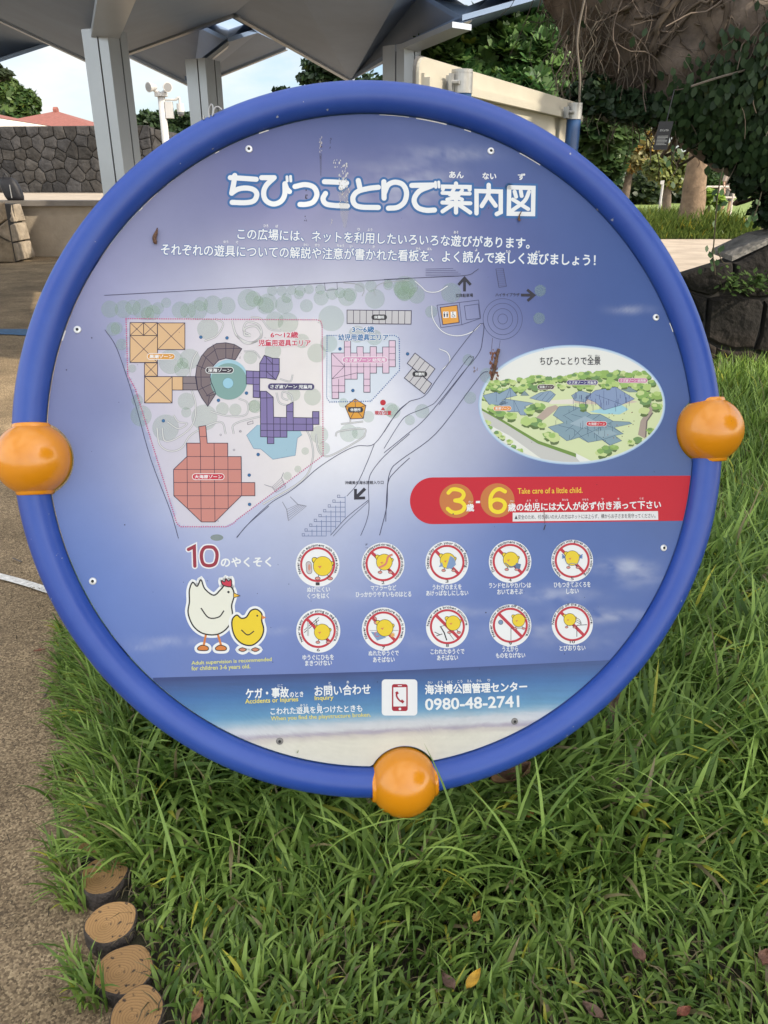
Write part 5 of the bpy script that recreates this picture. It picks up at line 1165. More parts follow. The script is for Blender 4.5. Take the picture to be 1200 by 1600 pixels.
zone(Z2_([(137, 712), (172, 712), (212, 747), (214, 863), (289, 865), (289, 795), (328, 775), (328, 865), (440, 867), (440, 830), (478, 830), (478, 905), (443, 905), (443, 942), (292, 942), (292, 980), (216, 980), (216, 1017), (178, 1017), (178, 978), (138, 977)]), PUR,
     [Z2_(l) for l in ([(174, 712), (177, 1017)], [(214, 863), (215, 980)], [(252, 865), (253, 980)], [(290, 865), (291, 942)], [(328, 865), (329, 942)], [(404, 867), (404, 942)], [(441, 867), (442, 905)], [(137, 902), (443, 904)], [(137, 940), (292, 941)], [(137, 752), (212, 750)], [(178, 978), (216, 980)], [(290, 830), (328, 832)], [(440, 867), (478, 868)])])
SAL = (208, 140, 128)
zone(Z1([(527, 1014), (606, 1014), (598, 918), (638, 912), (647, 1014), (766, 1014), (766, 1092), (844, 1092), (846, 1243), (924, 1243), (924, 1320), (846, 1320), (770, 1395), (693, 1472), (613, 1472), (533, 1395), (453, 1320), (451, 1167), (529, 1092)]), SAL,
     [Z1(l) for l in ([(529, 1014), (532, 1395)], [(607, 1014), (612, 1472)], [(687, 1014), (692, 1472)], [(767, 1092), (769, 1395)], [(845, 1092), (847, 1320)], [(529, 1092), (844, 1092)], [(451, 1167), (846, 1167)], [(451, 1243), (924, 1243)], [(453, 1320), (846, 1320)], [(533, 1395), (770, 1395)], [(602, 976), (645, 975)])])
PNK = (232, 204, 222)
zone(Z2_([(550, 490), (625, 490), (625, 420), (662, 420), (662, 490), (698, 490), (698, 453), (735, 453), (735, 490), (775, 490), (775, 453), (812, 453), (812, 490), (848, 490), (848, 455), (885, 455), (885, 418), (922, 418), (922, 570), (885, 570), (885, 607), (848, 607), (848, 570), (812, 570), (812, 607), (775, 607), (775, 718), (738, 718), (738, 607), (700, 607), (700, 642), (628, 642), (628, 718), (592, 718), (592, 755), (554, 755)]), PNK,
     [Z2_(l) for l in ([(625, 490), (628, 642)], [(662, 490), (664, 642)], [(700, 490), (700, 607)], [(738, 490), (738, 607)], [(775, 490), (775, 607)], [(812, 490), (812, 570)], [(848, 490), (848, 570)], [(885, 455), (885, 570)], [(592, 642), (592, 718)], [(550, 565), (625, 568)], [(625, 530), (922, 530)], [(628, 570), (812, 570)], [(554, 640), (700, 605)], [(550, 490), (625, 565)], [(625, 568), (554, 640)], [(554, 680), (628, 680)], [(554, 718), (592, 718)], [(738, 642), (775, 642)], [(738, 680), (775, 680)], [(662, 455), (625, 455)], [(885, 455), (922, 455)], [(885, 493), (922, 493)])], .9)
zone(Z2_([(688, 756), (750, 795), (735, 870), (660, 873), (630, 800)]), (234, 168, 58), [Z2_(l) for l in ([(690, 815), (688, 756)], [(690, 815), (750, 795)], [(690, 815), (735, 870)], [(690, 815), (660, 873)], [(690, 815), (630, 800)])])
GY = (204, 202, 204); a, b = Z2_([(641, 240), (641, 318)]); c, d = Z3_([(159, 244), (157, 322)])
zone([a, c, d, b], GY, [[(a[0]+(c[0]-a[0])*k/10, a[1]+(c[1]-a[1])*k/10), (b[0]+(d[0]-b[0])*k/10, b[1]+(d[1]-b[1])*k/10)] for k in range(1, 10)])
for Q in ([(180, 490), (296, 582), (250, 645), (135, 550)], [(165, 578), (277, 668), (235, 728), (118, 635)]):
    Q = [np.array(q, float) for q in Z3_(Q)]; zone([tuple(q) for q in Q], GY, [[Q[0]+(Q[1]-Q[0])*k/4, Q[3]+(Q[2]-Q[3])*k/4] for k in (1, 2, 3)])
p.line(Z3_([(308, 212), (550, 182), (562, 288), (452, 325), (330, 342)]), .9, (84, 86, 120), 3.6, closed=True); p.line(Z3_([(438, 198), (452, 325)]), .8, (84, 86, 120), 3.6); p.line(Z3_([(467, 216), (548, 205), (558, 288), (478, 297)]), .8, (84, 86, 120), 3.6, closed=True)
zone(Z3_([(327, 225), (425, 212), (437, 312), (342, 325)]), (232, 164, 64), [])
for x in (359, 403):
    p.poly(Z3_([(x-16, 250), (x+16, 249), (x+17, 285), (x-15, 286)]), WHITE, 4.8)
for x in (351, 367): q = Z3_([(x, 257)])[0]; p.disc(q[0], q[1], .9, DK, 5.2, n=10); p.poly(Z3_([(x-5, 262), (x+5, 262), (x+3, 281), (x-3, 281)]), DK, 5.2)
q = Z3_([(400, 256)])[0]; p.disc(q[0], q[1], .9, DK, 5.2, n=10); p.line(Z3_([(400, 258), (402, 268), (410, 270), (414, 279)]), .9, DK, 5.2); q = Z3_([(402, 274)])[0]; p.ring(q[0], q[1], 1.6, 2.3, DK, 5.3, 16, .2, 4.6)
# area outlines
p.dots(Z1([(175, 290)])+Z2_([(470, 297), (490, 306), (496, 330), (502, 1085), (0, 1460)])+Z1([(800, 1480), (760, 1500), (490, 1500), (470, 1480), (300, 930), (230, 700), (185, 620), (175, 290)]), 3.5, 1.05, (206, 70, 130), 4.7)
p.dots(Z2_([(525, 388), (920, 388), (945, 405), (946, 590), (780, 770), (540, 775), (522, 750)]), 3.5, 1.0, (72, 112, 172), 4.7, closed=True)
for x, y in Z1([(610, 398), (762, 402), (875, 723), (712, 765), (392, 884), (943, 1080), (891, 1200), (893, 1370)])+Z2_([(600, 466), (675, 708)])+Z3_([(137, 495)]): p.disc(x, y, 2.7, (70, 82, 120), 4.6, n=16); p.disc(x, y, 2.1, (58, 116, 168), 4.9, n=16)
for x, y in Z1([(725, 966), (840, 945), (803, 1053)])+Z2_([(20, 945)]): p.ring(x, y, 1.1, 1.6, (110, 106, 120), 4.2, 12)
p.line(Z1([(880, 895), (912, 884), (914, 900), (882, 906)]), .7, (120, 116, 124), 4.2, closed=True)
x, y = Z2_([(850, 778)])[0]; p.disc(x, y, 4.4, (200, 44, 56), 4.6); p.poly(Z2_([(850, 802), (862, 822), (838, 822)]), (200, 44, 56), 4.6)
p.text('現在位置', *Z2_([(802, 850)])[0], *Z2_([(898, 850)])[0], 6.4, (206, 52, 66), 4.8, .03)
# arrows and directions
AR = (52, 50, 60)
p.line(Z3_([(468, 60), (468, 132)]), 4.4, AR, 4.6); p.line(Z3_([(432, 94), (468, 54), (504, 94)]), 4.2, AR, 4.7)
p.line(Z3_([(796, 153), (866, 154)]), 4.4, AR, 4.6); p.line(Z3_([(832, 122), (872, 154), (834, 187)]), 4.2, AR, 4.7)
p.line(Z2_([(746, 1278), (695, 1328)]), 5, AR, 4.6); p.line(Z2_([(690, 1280), (690, 1334), (746, 1332)]), 4.4, AR, 4.7)
for t, P, Q, h in (('立体駐車場', Z3_, [(417, 166), (517, 164)], 5.6), ('ハイサイプラザ', Z3_, [(648, 162), (787, 161)], 5.4), ('沖縄美ら海水族館入り口', Z2_, [(629, 1254), (853, 1252)], 5.4)):
    a, b = P(Q); p.text(t, a[0], a[1], b[0], b[1], h, AR, 5, .018)
# labels
def label(t, P, a, b, fill, border=WHITE, tc=WHITE, r=4.2, h=5.6, wtx=3.2):
    (xa, ya), (xb, yb) = P([a, b]); p.pill(xa+r, ya, xb-r, yb, r+.9, border, 5.2); p.pill(xa+r, ya, xb-r, yb, r, fill, 5.6)
    p.text(t, xa+wtx, ya+h/2, xb-wtx, yb+h/2, h, tc, 6.2, .03)
label('黒潮ゾーン', Z1, (300, 510), (458, 511), (224, 162, 72)); label('深海ゾーン', Z1, (640, 590), (798, 590), (66, 58, 66)); label('大海原ゾーン', Z1, (562, 1209), (744, 1209), (206, 52, 70))
label('さざ波ゾーン 児童用', Z2_, (184, 685), (448, 686), (76, 68, 110), (108, 100, 140)); label('さざ波ゾーン 幼児用', Z2_, (616, 530), (874, 530), (222, 150, 190))
for P, a, b in ((Z2_, (786, 282), (870, 282)), (Z2_, (648, 820), (732, 820)), (Z3_, (168, 612), (248, 613))): label('休憩所', P, a, b, (58, 56, 58), (58, 56, 58), h=4.8, r=3.4, wtx=3.4)
for t, Q, h, c in (('6～12歳', [(197, 402), (357, 402)], 9.6, (206, 54, 84)), ('児童用遊具エリア', [(127, 449), (429, 450)], 10, (206, 54, 84)), ('3～6歳', [(671, 371), (799, 371)], 9.8, (44, 116, 172)), ('幼児用遊具エリア', [(591, 417), (880, 418)], 10, (44, 116, 172))):
    a, b = Z2_(Q); p.text(t, a[0], a[1], b[0], b[1], h, c, 6.6, .028, (.09, (246, 244, 246)))
p.build()

# ---- oval bird's-eye picture
p = Print('overview_picture'); p.disc(893.5, 632.5, 146, (166, 196, 230), 1, ry=93.5, n=90); p.disc(893.5, 632.5, 144.6, (206, 224, 238), 1.6, ry=92, n=90); p.disc(894, 632.5, 142, (240, 241, 234), 2.2, ry=89.5, n=90)
p.clip = [(894+141.8*math.cos(2*PI*k/60), 632.5+89.3*math.sin(2*PI*k/60)) for k in range(60)]
ZA = lambda P: [(740+x/7.5, 530+y/7.5) for x, y in P]; ZB = lambda P: [(890+x/7.5, 530+y/7.5) for x, y in P]
p.poly(ZA([(20, 560), (300, 520), (800, 500), (1125, 470)])+ZB([(400, 430), (800, 420), (1120, 520), (1120, 1000), (800, 1320), (300, 1450), (60, 1330)])+ZA([(1190, 1400), (760, 1230), (300, 950), (60, 815)]), (220, 231, 180), 2.8)
p.poly(ZA([(30, 820), (60, 815), (300, 945), (750, 1225), (1200, 1385), (1300, 1500), (900, 1480), (420, 1130), (100, 960)]), (206, 206, 200), 2.9)
p.poly(ZA([(420, 1150), (900, 1470), (1000, 1500), (500, 1420), (60, 1000)]), (238, 240, 228), 2.95)
p.poly(ZA([(300, 920), (760, 1190), (1200, 1340), (1200, 1385), (750, 1225), (300, 950), (60, 815), (60, 790)]), (118, 152, 70), 3.0)
RG = random.Random(11)
def bush(x, y, r, g, lay):
    n = 12; p.poly([(x+r*(.75+.45*RG.random())*math.cos(2*PI*k/n)*1.25, y+r*(.7+.45*RG.random())*math.sin(2*PI*k/n)*.85) for k in range(n)], g, lay)
GS = [(164, 198, 112), (142, 182, 98), (188, 214, 130), (118, 156, 96), (208, 224, 154), (154, 188, 100)]
TK = (104, 122, 78)
def tree_row(pts, r0, r1, lay):
    for (x, y) in pts:
        r = RG.uniform(r0, r1); bush(x, y+r*.75, r*.7, TK if RG.random() < .5 else (96, 120, 66), lay); bush(x, y, r, RG.choice(GS), lay+.15+.02*RG.random()); bush(x-r*.3, y-r*.3, r*.55, RG.choice(GS), lay+.32+.02*RG.random())
row = lambda x0, x1, y0, y1, n, j: [(x0+(x1-x0)*(k+RG.random()*.5)/n, y0+(y1-y0)*k/n+RG.uniform(-j, j)) for k in range(n)]
tree_row(row(752, 890, 599, 590, 17, 2.5), 4.5, 7, 3.2); tree_row(row(890, 1016, 589, 584, 14, 2.5), 5, 8.5, 3.2); tree_row(row(752, 900, 608, 600, 20, 4), 3.5, 6, 3.4); tree_row(row(895, 1025, 601, 600, 16, 4), 3.5, 6.5, 3.4)
tree_row(row(748, 780, 618, 630, 6, 5), 3, 5, 3.6); tree_row(row(1000, 1034, 606, 640, 8, 6), 4, 6, 3.6)
p.poly(ZB([(230, 850), (420, 800), (600, 765), (690, 822), (585, 882), (400, 876)]), (166, 214, 226), 3.9)
p.poly(ZB([(800, 1120), (830, 960), (930, 800), (930, 740), (985, 760), (965, 860), (900, 960), (885, 1165)]), (176, 160, 148), 3.9); p.line(ZB([(890, 1150), (905, 960), (975, 860)]), 2.2, (120, 110, 104), 4.0)
p.poly(ZA([(720, 930), (860, 800), (960, 770), (1000, 800), (880, 900), (800, 960)]), (190, 172, 158), 3.8); p.poly(ZA([(860, 720), (1180, 700), (1180, 760), (900, 760)]), (236, 230, 218), 3.7); p.poly(ZB([(-40, 735), (430, 640), (800, 735), (600, 770), (180, 760)]), (216, 200, 182), 3.6)
NET = (146, 170, 190); ND = (62, 82, 116)
def net(P, lines=(), c=NET, lay=4.4): 
    p.poly(P, c, lay); p.line(P, .55, ND, lay+.3, closed=True)
    for l in lines: p.line(l, .5, ND, lay+.35)
net(ZA([(108, 660), (180, 640), (265, 620), (300, 640), (430, 570), (510, 660), (380, 690), (330, 720), (400, 745), (320, 775), (180, 765)]), [ZA(l) for l in ([(265, 620), (265, 735)], [(430, 570), (435, 720)], [(430, 570), (380, 690)], [(370, 690), (370, 770)])])
net(ZA([(300, 760), (370, 700), (470, 715), (640, 740), (700, 750), (600, 790), (690, 890), (550, 890), (520, 850), (400, 850)]), [ZA(l) for l in ([(470, 715), (475, 850)], [(600, 790), (600, 900)], [(470, 715), (540, 860)])])
net(ZA([(550, 660), (595, 605), (650, 660)]), c=(134, 156, 160)); net(ZA([(655, 690), (780, 625), (900, 605), (960, 650), (880, 740), (730, 710)]), [ZA([(730, 700), (820, 630)]), ZA([(800, 715), (880, 620)]), ZA([(850, 730), (940, 640)])])
net(ZB([(20, 660), (120, 600), (250, 640), (180, 740), (60, 720)])); net(ZB([(180, 690), (300, 600), (540, 560), (760, 700), (580, 780), (400, 830), (300, 740)]), [ZB([(400, 600), (400, 820)]), ZB([(300, 650), (600, 760)]), ZB([(540, 560), (560, 780)]), ZB([(640, 620), (660, 740)])], (142, 162, 196))
net(ZB([(600, 590), (700, 560), (800, 620), (700, 620)]), c=(140, 160, 160))
big = ZA([(870, 1030), (1060, 980)])+ZA([(930, 890), (1000, 790), (1120, 780)])+ZB([(110, 800), (250, 880), (360, 880), (510, 960), (700, 970), (730, 990), (520, 1035), (630, 1110), (530, 1130), (610, 1190), (470, 1245), (380, 1180), (215, 1210), (110, 1150), (10, 1180)])+ZA([(1090, 1190)])
net(big, [ZB(l) for l in ([(-60, 900), (90, 1000), (260, 1080), (470, 1240)], [(-130, 1010), (40, 1050), (215, 1210)], [(20, 880), (240, 940), (510, 1040), (630, 1110)], [(250, 880), (60, 990), (-50, 1080)], [(360, 880), (200, 990), (10, 1180)], [(510, 960), (270, 1080), (110, 1150)], [(530, 1130), (380, 1180)], [(110, 800), (-80, 900)])], (138, 166, 178))
p.poly(ZB([(0, 990), (180, 900), (300, 960), (160, 1040)]), (162, 184, 196), 4.95); p.poly(ZB([(260, 1085), (470, 1060), (560, 1110), (380, 1150)]), (156, 180, 190), 4.95)
for k in range(58):
    x = RG.uniform(895, 985) if k < 36 else RG.uniform(866, 960); y = RG.uniform(612, 634) if k < 36 else RG.uniform(640, 680); p.line([(x, y), (x, y+RG.uniform(5, 11))], .55, (64, 70, 120) if k < 36 else (70, 90, 112), 5.3)
for k in range(26): x, y = RG.uniform(930, 995), RG.uniform(644, 690); p.disc(x, y, .8, RG.choice([(70, 60, 60), (150, 70, 60), (90, 100, 60)]), 5.2, n=6)
tree_row(ZA([(700, 800), (770, 790), (230, 810), (310, 870), (440, 900), (620, 960), (720, 970), (800, 1010), (870, 1130), (660, 840), (940, 1150)]), 5, 9.5, 5.0); tree_row(ZB([(440, 1290), (520, 1270), (720, 1210), (800, 1180), (380, 1330), (1010, 790), (870, 840), (1040, 660), (950, 1070), (850, 650), (900, 730), (910, 560), (640, 540), (450, 550), (120, 560), (160, 790)]), 5, 9, 5.0)
tree_row(ZA([(150, 980), (170, 1040), (280, 1110), (340, 1150), (420, 1200), (470, 1260), (540, 1310)]), 3.5, 6.5, 5.0)
p.clip = None
p.text('ちびっことりで全景', 843.5, 570.5, 938, 570, 13, (56, 56, 60), 6.4, .014)
p.text('ぜん', 918.5, 557, 925, 557, 2.6, (56, 56, 60), 6.4, .02); p.text('けい', 930, 557, 936.5, 557, 2.6, (56, 56, 60), 6.4, .02)
def lab2(t, P, a, b, fill):
    (xa, ya), (xb, yb) = P([a, b]); p.pill(xa+3, ya, xb-3, yb, 3.9, (240, 226, 226), 5.6); p.pill(xa+3, ya, xb-3, yb, 3.2, fill, 6.0); p.text(t, xa+2.4, ya+2.1, xb-2.4, yb+2.1, 4.2, WHITE, 6.6, .02)
lab2('黒潮ゾーン', ZA, (235, 812), (436, 810), (236, 150, 60)); lab2('深海ゾーン', ZA, (752, 560), (940, 560), (82, 66, 66)); lab2('さざ波ゾーン 児童用', ZB, (-30, 508), (326, 508), (70, 64, 124)); lab2('さざ波ゾーン 幼児用', ZB, (575, 484), (905, 485), (212, 128, 168)); lab2('大海原ゾーン', ZB, (200, 992), (430, 992), (206, 44, 60))
p.build()

# ---- red warning banner
p = Print('warning_banner'); RED = (206, 22, 44)
def rx(y):   # right panel edge at photo row y
    best = max((q for q in RIMALL if abs(q[1]-y) < 3.2), key=lambda q: q[0]); return best[0]
RIMALL = []
for i in range(NA*2):
    a = 2*PI*i/(NA*2); r = rim_r(a)-.0006; q = SC+SU*r*math.cos(a)+SV*r*math.sin(a)-CAMP; z = q@CF; RIMALL.append((600+FPX*(q@CX)/z, 800-FPX*(q@CU)/z))
rb = sorted([q for q in RIMALL if q[0] > 900 and 743.5 <= q[1] <= 813], key=lambda q: q[1])
P = [(rb[0][0], 743.2)]+rb+[(rb[-1][0]-.3, 813.6)]+[(676+35.5*math.cos(a), 782.5+36.5*math.sin(a)) for a in np.linspace(PI/2, PI*1.5, 26)]
p.poly(P, RED, 1.4)
for x, y in ((713.2, 782.5), (777.2, 781.8)): p.disc(x, y, 26.6, (206, 124, 62), 2.2, n=48)
YE = (250, 226, 44)
p.stroke([(700.5, 770), (706, 765), (714, 764.8), (722, 768), (724.5, 774), (720, 780), (711, 782)], 6, YE, 3, 5); p.stroke([(711, 782), (721, 784.5), (726, 791), (722, 798), (713, 801), (705, 799.5), (699.5, 795)], 6, YE, 3.3, 5)
p.stroke([(789, 768), (781, 764.2), (773, 767), (767, 776), (766, 787)], 6, YE, 3, 5); p.stroke([(777, 780.5), (786, 783.5), (789, 790), (785, 797.5), (777, 800), (769, 796.5), (766.2, 789), (769.5, 783)], 6, YE, 3.3, 5, closed=True)
p.text('歳', 729, 799, 740.5, 798.7, 11.5, WHITE, 4, .03); p.poly([(743.5, 782.8), (750, 782.6), (750, 786), (743.5, 786.2)], WHITE, 3)
p.text('歳の幼児には大人が必ず付き添って下さい', 794, 799, 1032.5, 794.5, 12.5, WHITE, 4, .026)
for t, x, y in (('さい', 735, 785.5), ('さい', 800, 784.5), ('よう', 826, 783.6), ('じ', 838.5, 783.4), ('おとな', 883, 782.4), ('かなら', 914.5, 782), ('つ', 941, 781.4), ('そ', 966, 780.9), ('くだ', 1002.5, 780.3)): w = 3.2*len(t); p.text(t, x-w/2, y, x+w/2, y, 3, WHITE, 4, .01)
p.text('Take care of a little child.', 809, 771.5, 910, 770, 8.6, (250, 206, 60), 4, .016)
p.poly([(801, 801), (1028, 798.6), (1028.5, 812.2), (801, 814.8)], (240, 238, 238), 2.4); p.text('▲安全のため、付き添いの大人の方はネットには上らず、横からお子さまを見守ってください。', 804, 811.6, 1024, 809.2, 7.2, (64, 60, 64), 4, .008)
p.build()

# ---- ten promises heading, bird drawing, rule pictograms
p = Print('promise_heading'); CR = (158, 52, 68)
for w, c, l in ((9.4, (244, 243, 245), 1.4), (5.4, CR, 2.6)):
    p.stroke([(294.5, 858.5), (303.5, 854), (304.5, 884.5)], w, c, l, 0); p.stroke([(326.5, 854.5), (334, 856), (338.6, 863), (338.8, 872), (335.5, 881), (327, 884), (318.5, 881.5), (315, 873), (315.3, 863), (319.5, 856)], w, c, l, 6, closed=True)
p.text('のやくそく', 345.5, 886, 423.5, 885, 14.5, WHITE, 3.4, .03); p.build()
p = Print('hen_and_chick_drawing'); OL = (44, 40, 40); CRM = (238, 238, 222); ORG = (222, 132, 62)
# plain farmyard hen and chick in side view with a white sticker edge
def shape(P, fill, lay, w=2.2, edge=True, lay0=1.0): 
    Q = [tuple(q) for q in smooth_path(P, 5, True)]
    if edge: p.line(Q, 9.5, WHITE, lay0, closed=True)
    p.poly(Q, fill, lay); p.line(Q, w, OL, lay+.4, closed=True)
HB = [(296, 922), (301, 910), (308, 916), (314, 906), (320, 920), (334, 930), (345, 921), (352, 914), (362, 918), (366, 930), (362, 946), (363, 962), (356, 980), (340, 991), (318, 990), (302, 978), (294, 958), (296, 940)]
shape(HB, CRM, 2); shape([(348, 914), (346, 907), (351, 909), (353, 904), (357, 908), (361, 905), (362, 912), (360, 917)], (206, 56, 78), 2.6, 1.6); p.poly([(365, 926), (375, 931), (365, 934)], (240, 190, 60), 3.2); p.line([(365, 926), (375, 931), (365, 934)], 1.2, OL, 3.5, closed=True); p.disc(357, 925, 1.9, OL, 3.4, n=12)
p.line([(314, 950), (326, 965), (342, 964), (350, 954)], 2, OL, 3.2, sm=4)
for x0, x1 in ((322, 318), (340, 346)): p.line([(x0, 990), (x1, 1010)], 3.4, ORG, 1.8); shape([(x1-9, 1012), (x1-2, 1008), (x1+7, 1011), (x1+6, 1016), (x1-7, 1016)], ORG, 2.4, 1.4)
CX0 = -11
CHB = [(374, 968), (381, 961), (388, 966), (396, 964), (403, 954), (412, 952), (420, 959), (420, 970), (423, 984), (418, 998), (405, 1008), (390, 1006), (379, 996), (374, 982)]
CHB = [(x+CX0, y) for x, y in CHB]; shape(CHB, (244, 214, 48), 4.6, lay0=3.9); p.poly([(420+CX0, 961), (427+CX0, 965), (420+CX0, 968)], (226, 140, 70), 5.4); p.disc(413+CX0, 962, 1.5, OL, 5.4, n=12); p.line([(388+CX0, 984), (398+CX0, 992), (408+CX0, 986)], 1.8, OL, 5.4, sm=4)
for x0, x1 in ((394+CX0, 390+CX0), (406+CX0, 410+CX0)): p.line([(x0, 1006), (x1, 1014)], 2.4, (214, 140, 110), 1.8); shape([(x1-6, 1015), (x1, 1012), (x1+6, 1015), (x1, 1018)], (214, 140, 110), 2.4, 1.2)
p.text('Adult supervision is recommended', 299.5, 1040.5, 424.5, 1034.5, 7.4, (228, 226, 132), 3, .02); p.text('for children 3-6 years old.', 299.5, 1049.5, 391, 1046, 8.4, (228, 226, 132), 3, .02); p.build()
PIC = [((496.3, 882.5), 34.2, 'Never play on equipment with loose shoes.', 118, ['ぬげにくい', 'くつをはく'], [(480, 515.5, 925), (480.5, 514, 935)]),
       ((598.4, 881.2), 33.4, 'Never play wearing a scarf or anything around your neck, likely to be caught on the playstructure.', 142, ['マフラーなど', 'ひっかかりやすいものはとる'], [(579.5, 619, 922.5), (556, 642.5, 932.5)]),
       ((698.4, 879), 33.6, 'Never play with your jacket flapping.', 108, ['うわぎのまえを', 'あけっぱなしにしない'], [(676, 721, 921), (666, 731.5, 930.5)]),
       ((797, 877.5), 33.2, 'Do not play on equipment wearing a backpack.', 122, ['ランドセルやカバンは', 'おいてあそぶ'], [(764, 829.5, 918.5), (777, 816.5, 928.5)]),
       ((894, 876), 32.6, 'Never play on equipment with gloves or mittens with string.', 142, ['ひもつきてぶくろを', 'しない'], [(865.5, 922.5, 917.5), (885, 904, 927.5)]),
       ((497.3, 985.5), 34.4, 'Never tie any rope or string to the playstructure.', 125, ['ゆうぐにひもを', 'まきつけない'], [(473, 521.5, 1031), (477, 518.5, 1040)]),
       ((599.3, 983), 33.8, 'Never use the playstructure when it is wet.', 120, ['ぬれたゆうぐで', 'あそばない'], [(576, 623, 1024.5), (583, 616.5, 1034.5)]),
       ((699, 979.5), 33.4, 'Never use a broken structure.', 88, ['こわれたゆうぐで', 'あそばない'], [(673, 725.5, 1022), (683, 715.5, 1031.5)]),
       ((797.3, 977.3), 32.9, 'Never throw objects off the playstructure.', 126, ['うえから', 'ものをなげない'], [(785, 809.5, 1018), (775, 820.5, 1028)]),
       ((894.2, 975), 32.2, 'Never jump off the playstructure.', 92, ['とびおりない'], [(874.5, 914.5, 1016.5)])]
CHK = (244, 214, 50); FT = (226, 150, 140)
for i, ((cx, cy), R, txt, span, lines, boxes) in enumerate(PIC):
    p = Print('pictogram'); p.disc(cx, cy, R, (246, 247, 246), 1.2, n=64)
    p.ring(cx, cy-.4, 24.0, 27.4, (202, 56, 70), 3.0)
    a = math.radians(span); p.arc_text(txt, cx, cy-.4, 28.6, -a, a, 4.2, (62, 64, 76), 3.4, .012)
    n_ = str(i+1); w = 1.6*len(n_)+.6; p.text(n_, cx-w, cy+R-2.2, cx+w, cy+R-2.2, 4.6, (60, 58, 62), 3.4, .02)
    if i: 
        d = 24.5/math.sqrt(2); p.line([(cx-d, cy-d-.4), (cx+d, cy+d-.4)], 4.8, (202, 56, 70), 1.9)
    # plain round chick without features
    bx, by, br, fl = [(8, 2, 14.5, 0), (2, -3, 12, 1), (1, -3, 11.5, 1), (1, -3, 11.5, 1), (0, -4, 11, 1), (6, 2, 12, 0), (2, -2, 12.5, 2), (9, -6, 11, 1), (13, -8, 9.5, 0), (-4, -7, 9, 1)][i]
    X, Y = cx+bx, cy+by
    if fl != 2:
        for s_, q in ((-1, .5), (1, .75)): p.line([(X+s_*br*.4, Y+br*.8), (X+s_*br*q, Y+br*1.25)], 1.1, OL, 3.2); p.disc(X+s_*br*(q+.05), Y+br*1.33, br*.3, OL, 3.3, ry=br*.2, n=14); p.disc(X+s_*br*(q+.05), Y+br*1.33, br*.24, FT, 3.6, ry=br*.14, n=14)
    p.disc(X-br*.75, Y-br*.55, br*.5, OL, 3.3, ry=br*.36, n=18, rot=.7); p.disc(X-br*.75, Y-br*.55, br*.43, CHK, 3.6, ry=br*.28, n=18, rot=.7)
    p.disc(X+br*.8, Y-br*.2, br*.45, OL, 3.3, ry=br*.3, n=18, rot=-.5); p.disc(X+br*.8, Y-br*.2, br*.38, CHK, 3.6, ry=br*.23, n=18, rot=-.5)
    p.disc(X, Y, br+.7, OL, 4.0, ry=br*1.02+.7, n=36); p.disc(X, Y, br, CHK, 4.4, ry=br*1.02, n=36)
    p.poly([(X-br*.55, Y+br*.02), (X-br*.1, Y-br*.06), (X-br*.3, Y+br*.28)], (222, 140, 84), 4.8)
    if i == 0: p.pill(cx-14, cy-1, cx-13, cy+10, 4.6, (120, 112, 112), 3.4); p.pill(cx-14, cy-1, cx-13, cy+10, 3.8, (206, 196, 196), 3.7); p.disc(cx-13, cy+4, 2, (216, 150, 130), 4, ry=5)
    if i == 1: p.line([(X-9, Y+9), (X+2, Y+3), (X+6, Y-8), (X+13, Y-12)], 3.2, (222, 132, 112), 4.9, sm=5)
    if i == 2: p.poly([(X-2, Y+11), (X+4, Y-8), (X+10, Y-4), (X+13, Y+6), (X+6, Y+13)], (132, 160, 200), 4.8); p.poly([(X-14, Y+10), (X-9, Y+2), (X-7, Y+9)], (132, 160, 200), 4.8)
    if i == 3: p.line([(X-9, Y+5), (X, Y+11), (X+9, Y+8)], 1.6, (96, 116, 150), 4.9, sm=4); p.poly([(X+8, Y+5), (X+16, Y+7), (X+14, Y+15), (X+7, Y+13)], (96, 122, 160), 5)
    if i == 4:
        for s_ in (-1, 1): 
            for k in range(3): p.line([(X+s_*11, Y-1), (X+s_*16, Y-6+3*k)], 1.9, (104, 136, 196), 4.9)
        p.line([(X-11, Y), (X-8, Y+9), (X, Y+8), (X+8, Y+9), (X+11, Y)], .9, (120, 140, 180), 5, sm=4)
    if i == 5:
        for o in (0, 4): p.line([(cx-22, cy-1+o), (cx+1, cy-21+o)], .9, OL, 3.4)
        p.line([(cx-16, cy-14), (cx-16, cy+8)], 2.4, OL, 3.5); p.line([(cx-16, cy-14), (cx-16, cy+8)], 1.4, WHITE, 3.7); p.line([(cx-4, cy-18), (cx-2, cy-8), (cx-6, cy)], .9, OL, 3.6, sm=4); p.poly([(cx-11, cy-8), (cx-8, cy-11), (cx-3, cy-6), (cx-6, cy-3)], (202, 56, 70), 4)
    if i == 6:
        p.line([(cx-22, cy+2), (cx+23, cy+2)], .8, (150, 150, 160), 2.6); p.poly([(cx-20, cy+4), (cx-4, cy+6), (cx+4, cy+13), (cx-10, cy+18)], (130, 160, 196), 2.8); p.ring(cx-10, cy+8, 3.2, 4.2, (212, 90, 110), 3.6, 20, .5, 5.8)
        for s_ in (-9, -2): p.line([(X-9, Y-2+s_*.3), (X-14, Y-5+s_)], 1.1, OL, 3.3); p.disc(X-15, Y-6+s_, 3.2, OL, 3.4, ry=2.1, n=14, rot=1); p.disc(X-15, Y-6+s_, 2.5, FT, 3.7, ry=1.5, n=14, rot=1)
        p.poly([(cx+14+ (5 if k % 2 else 2.4)*math.cos(2*PI*k/14), cy+9+(5 if k % 2 else 2.4)*math.sin(2*PI*k/14)) for k in range(14)], (240, 180, 100), 3.5)
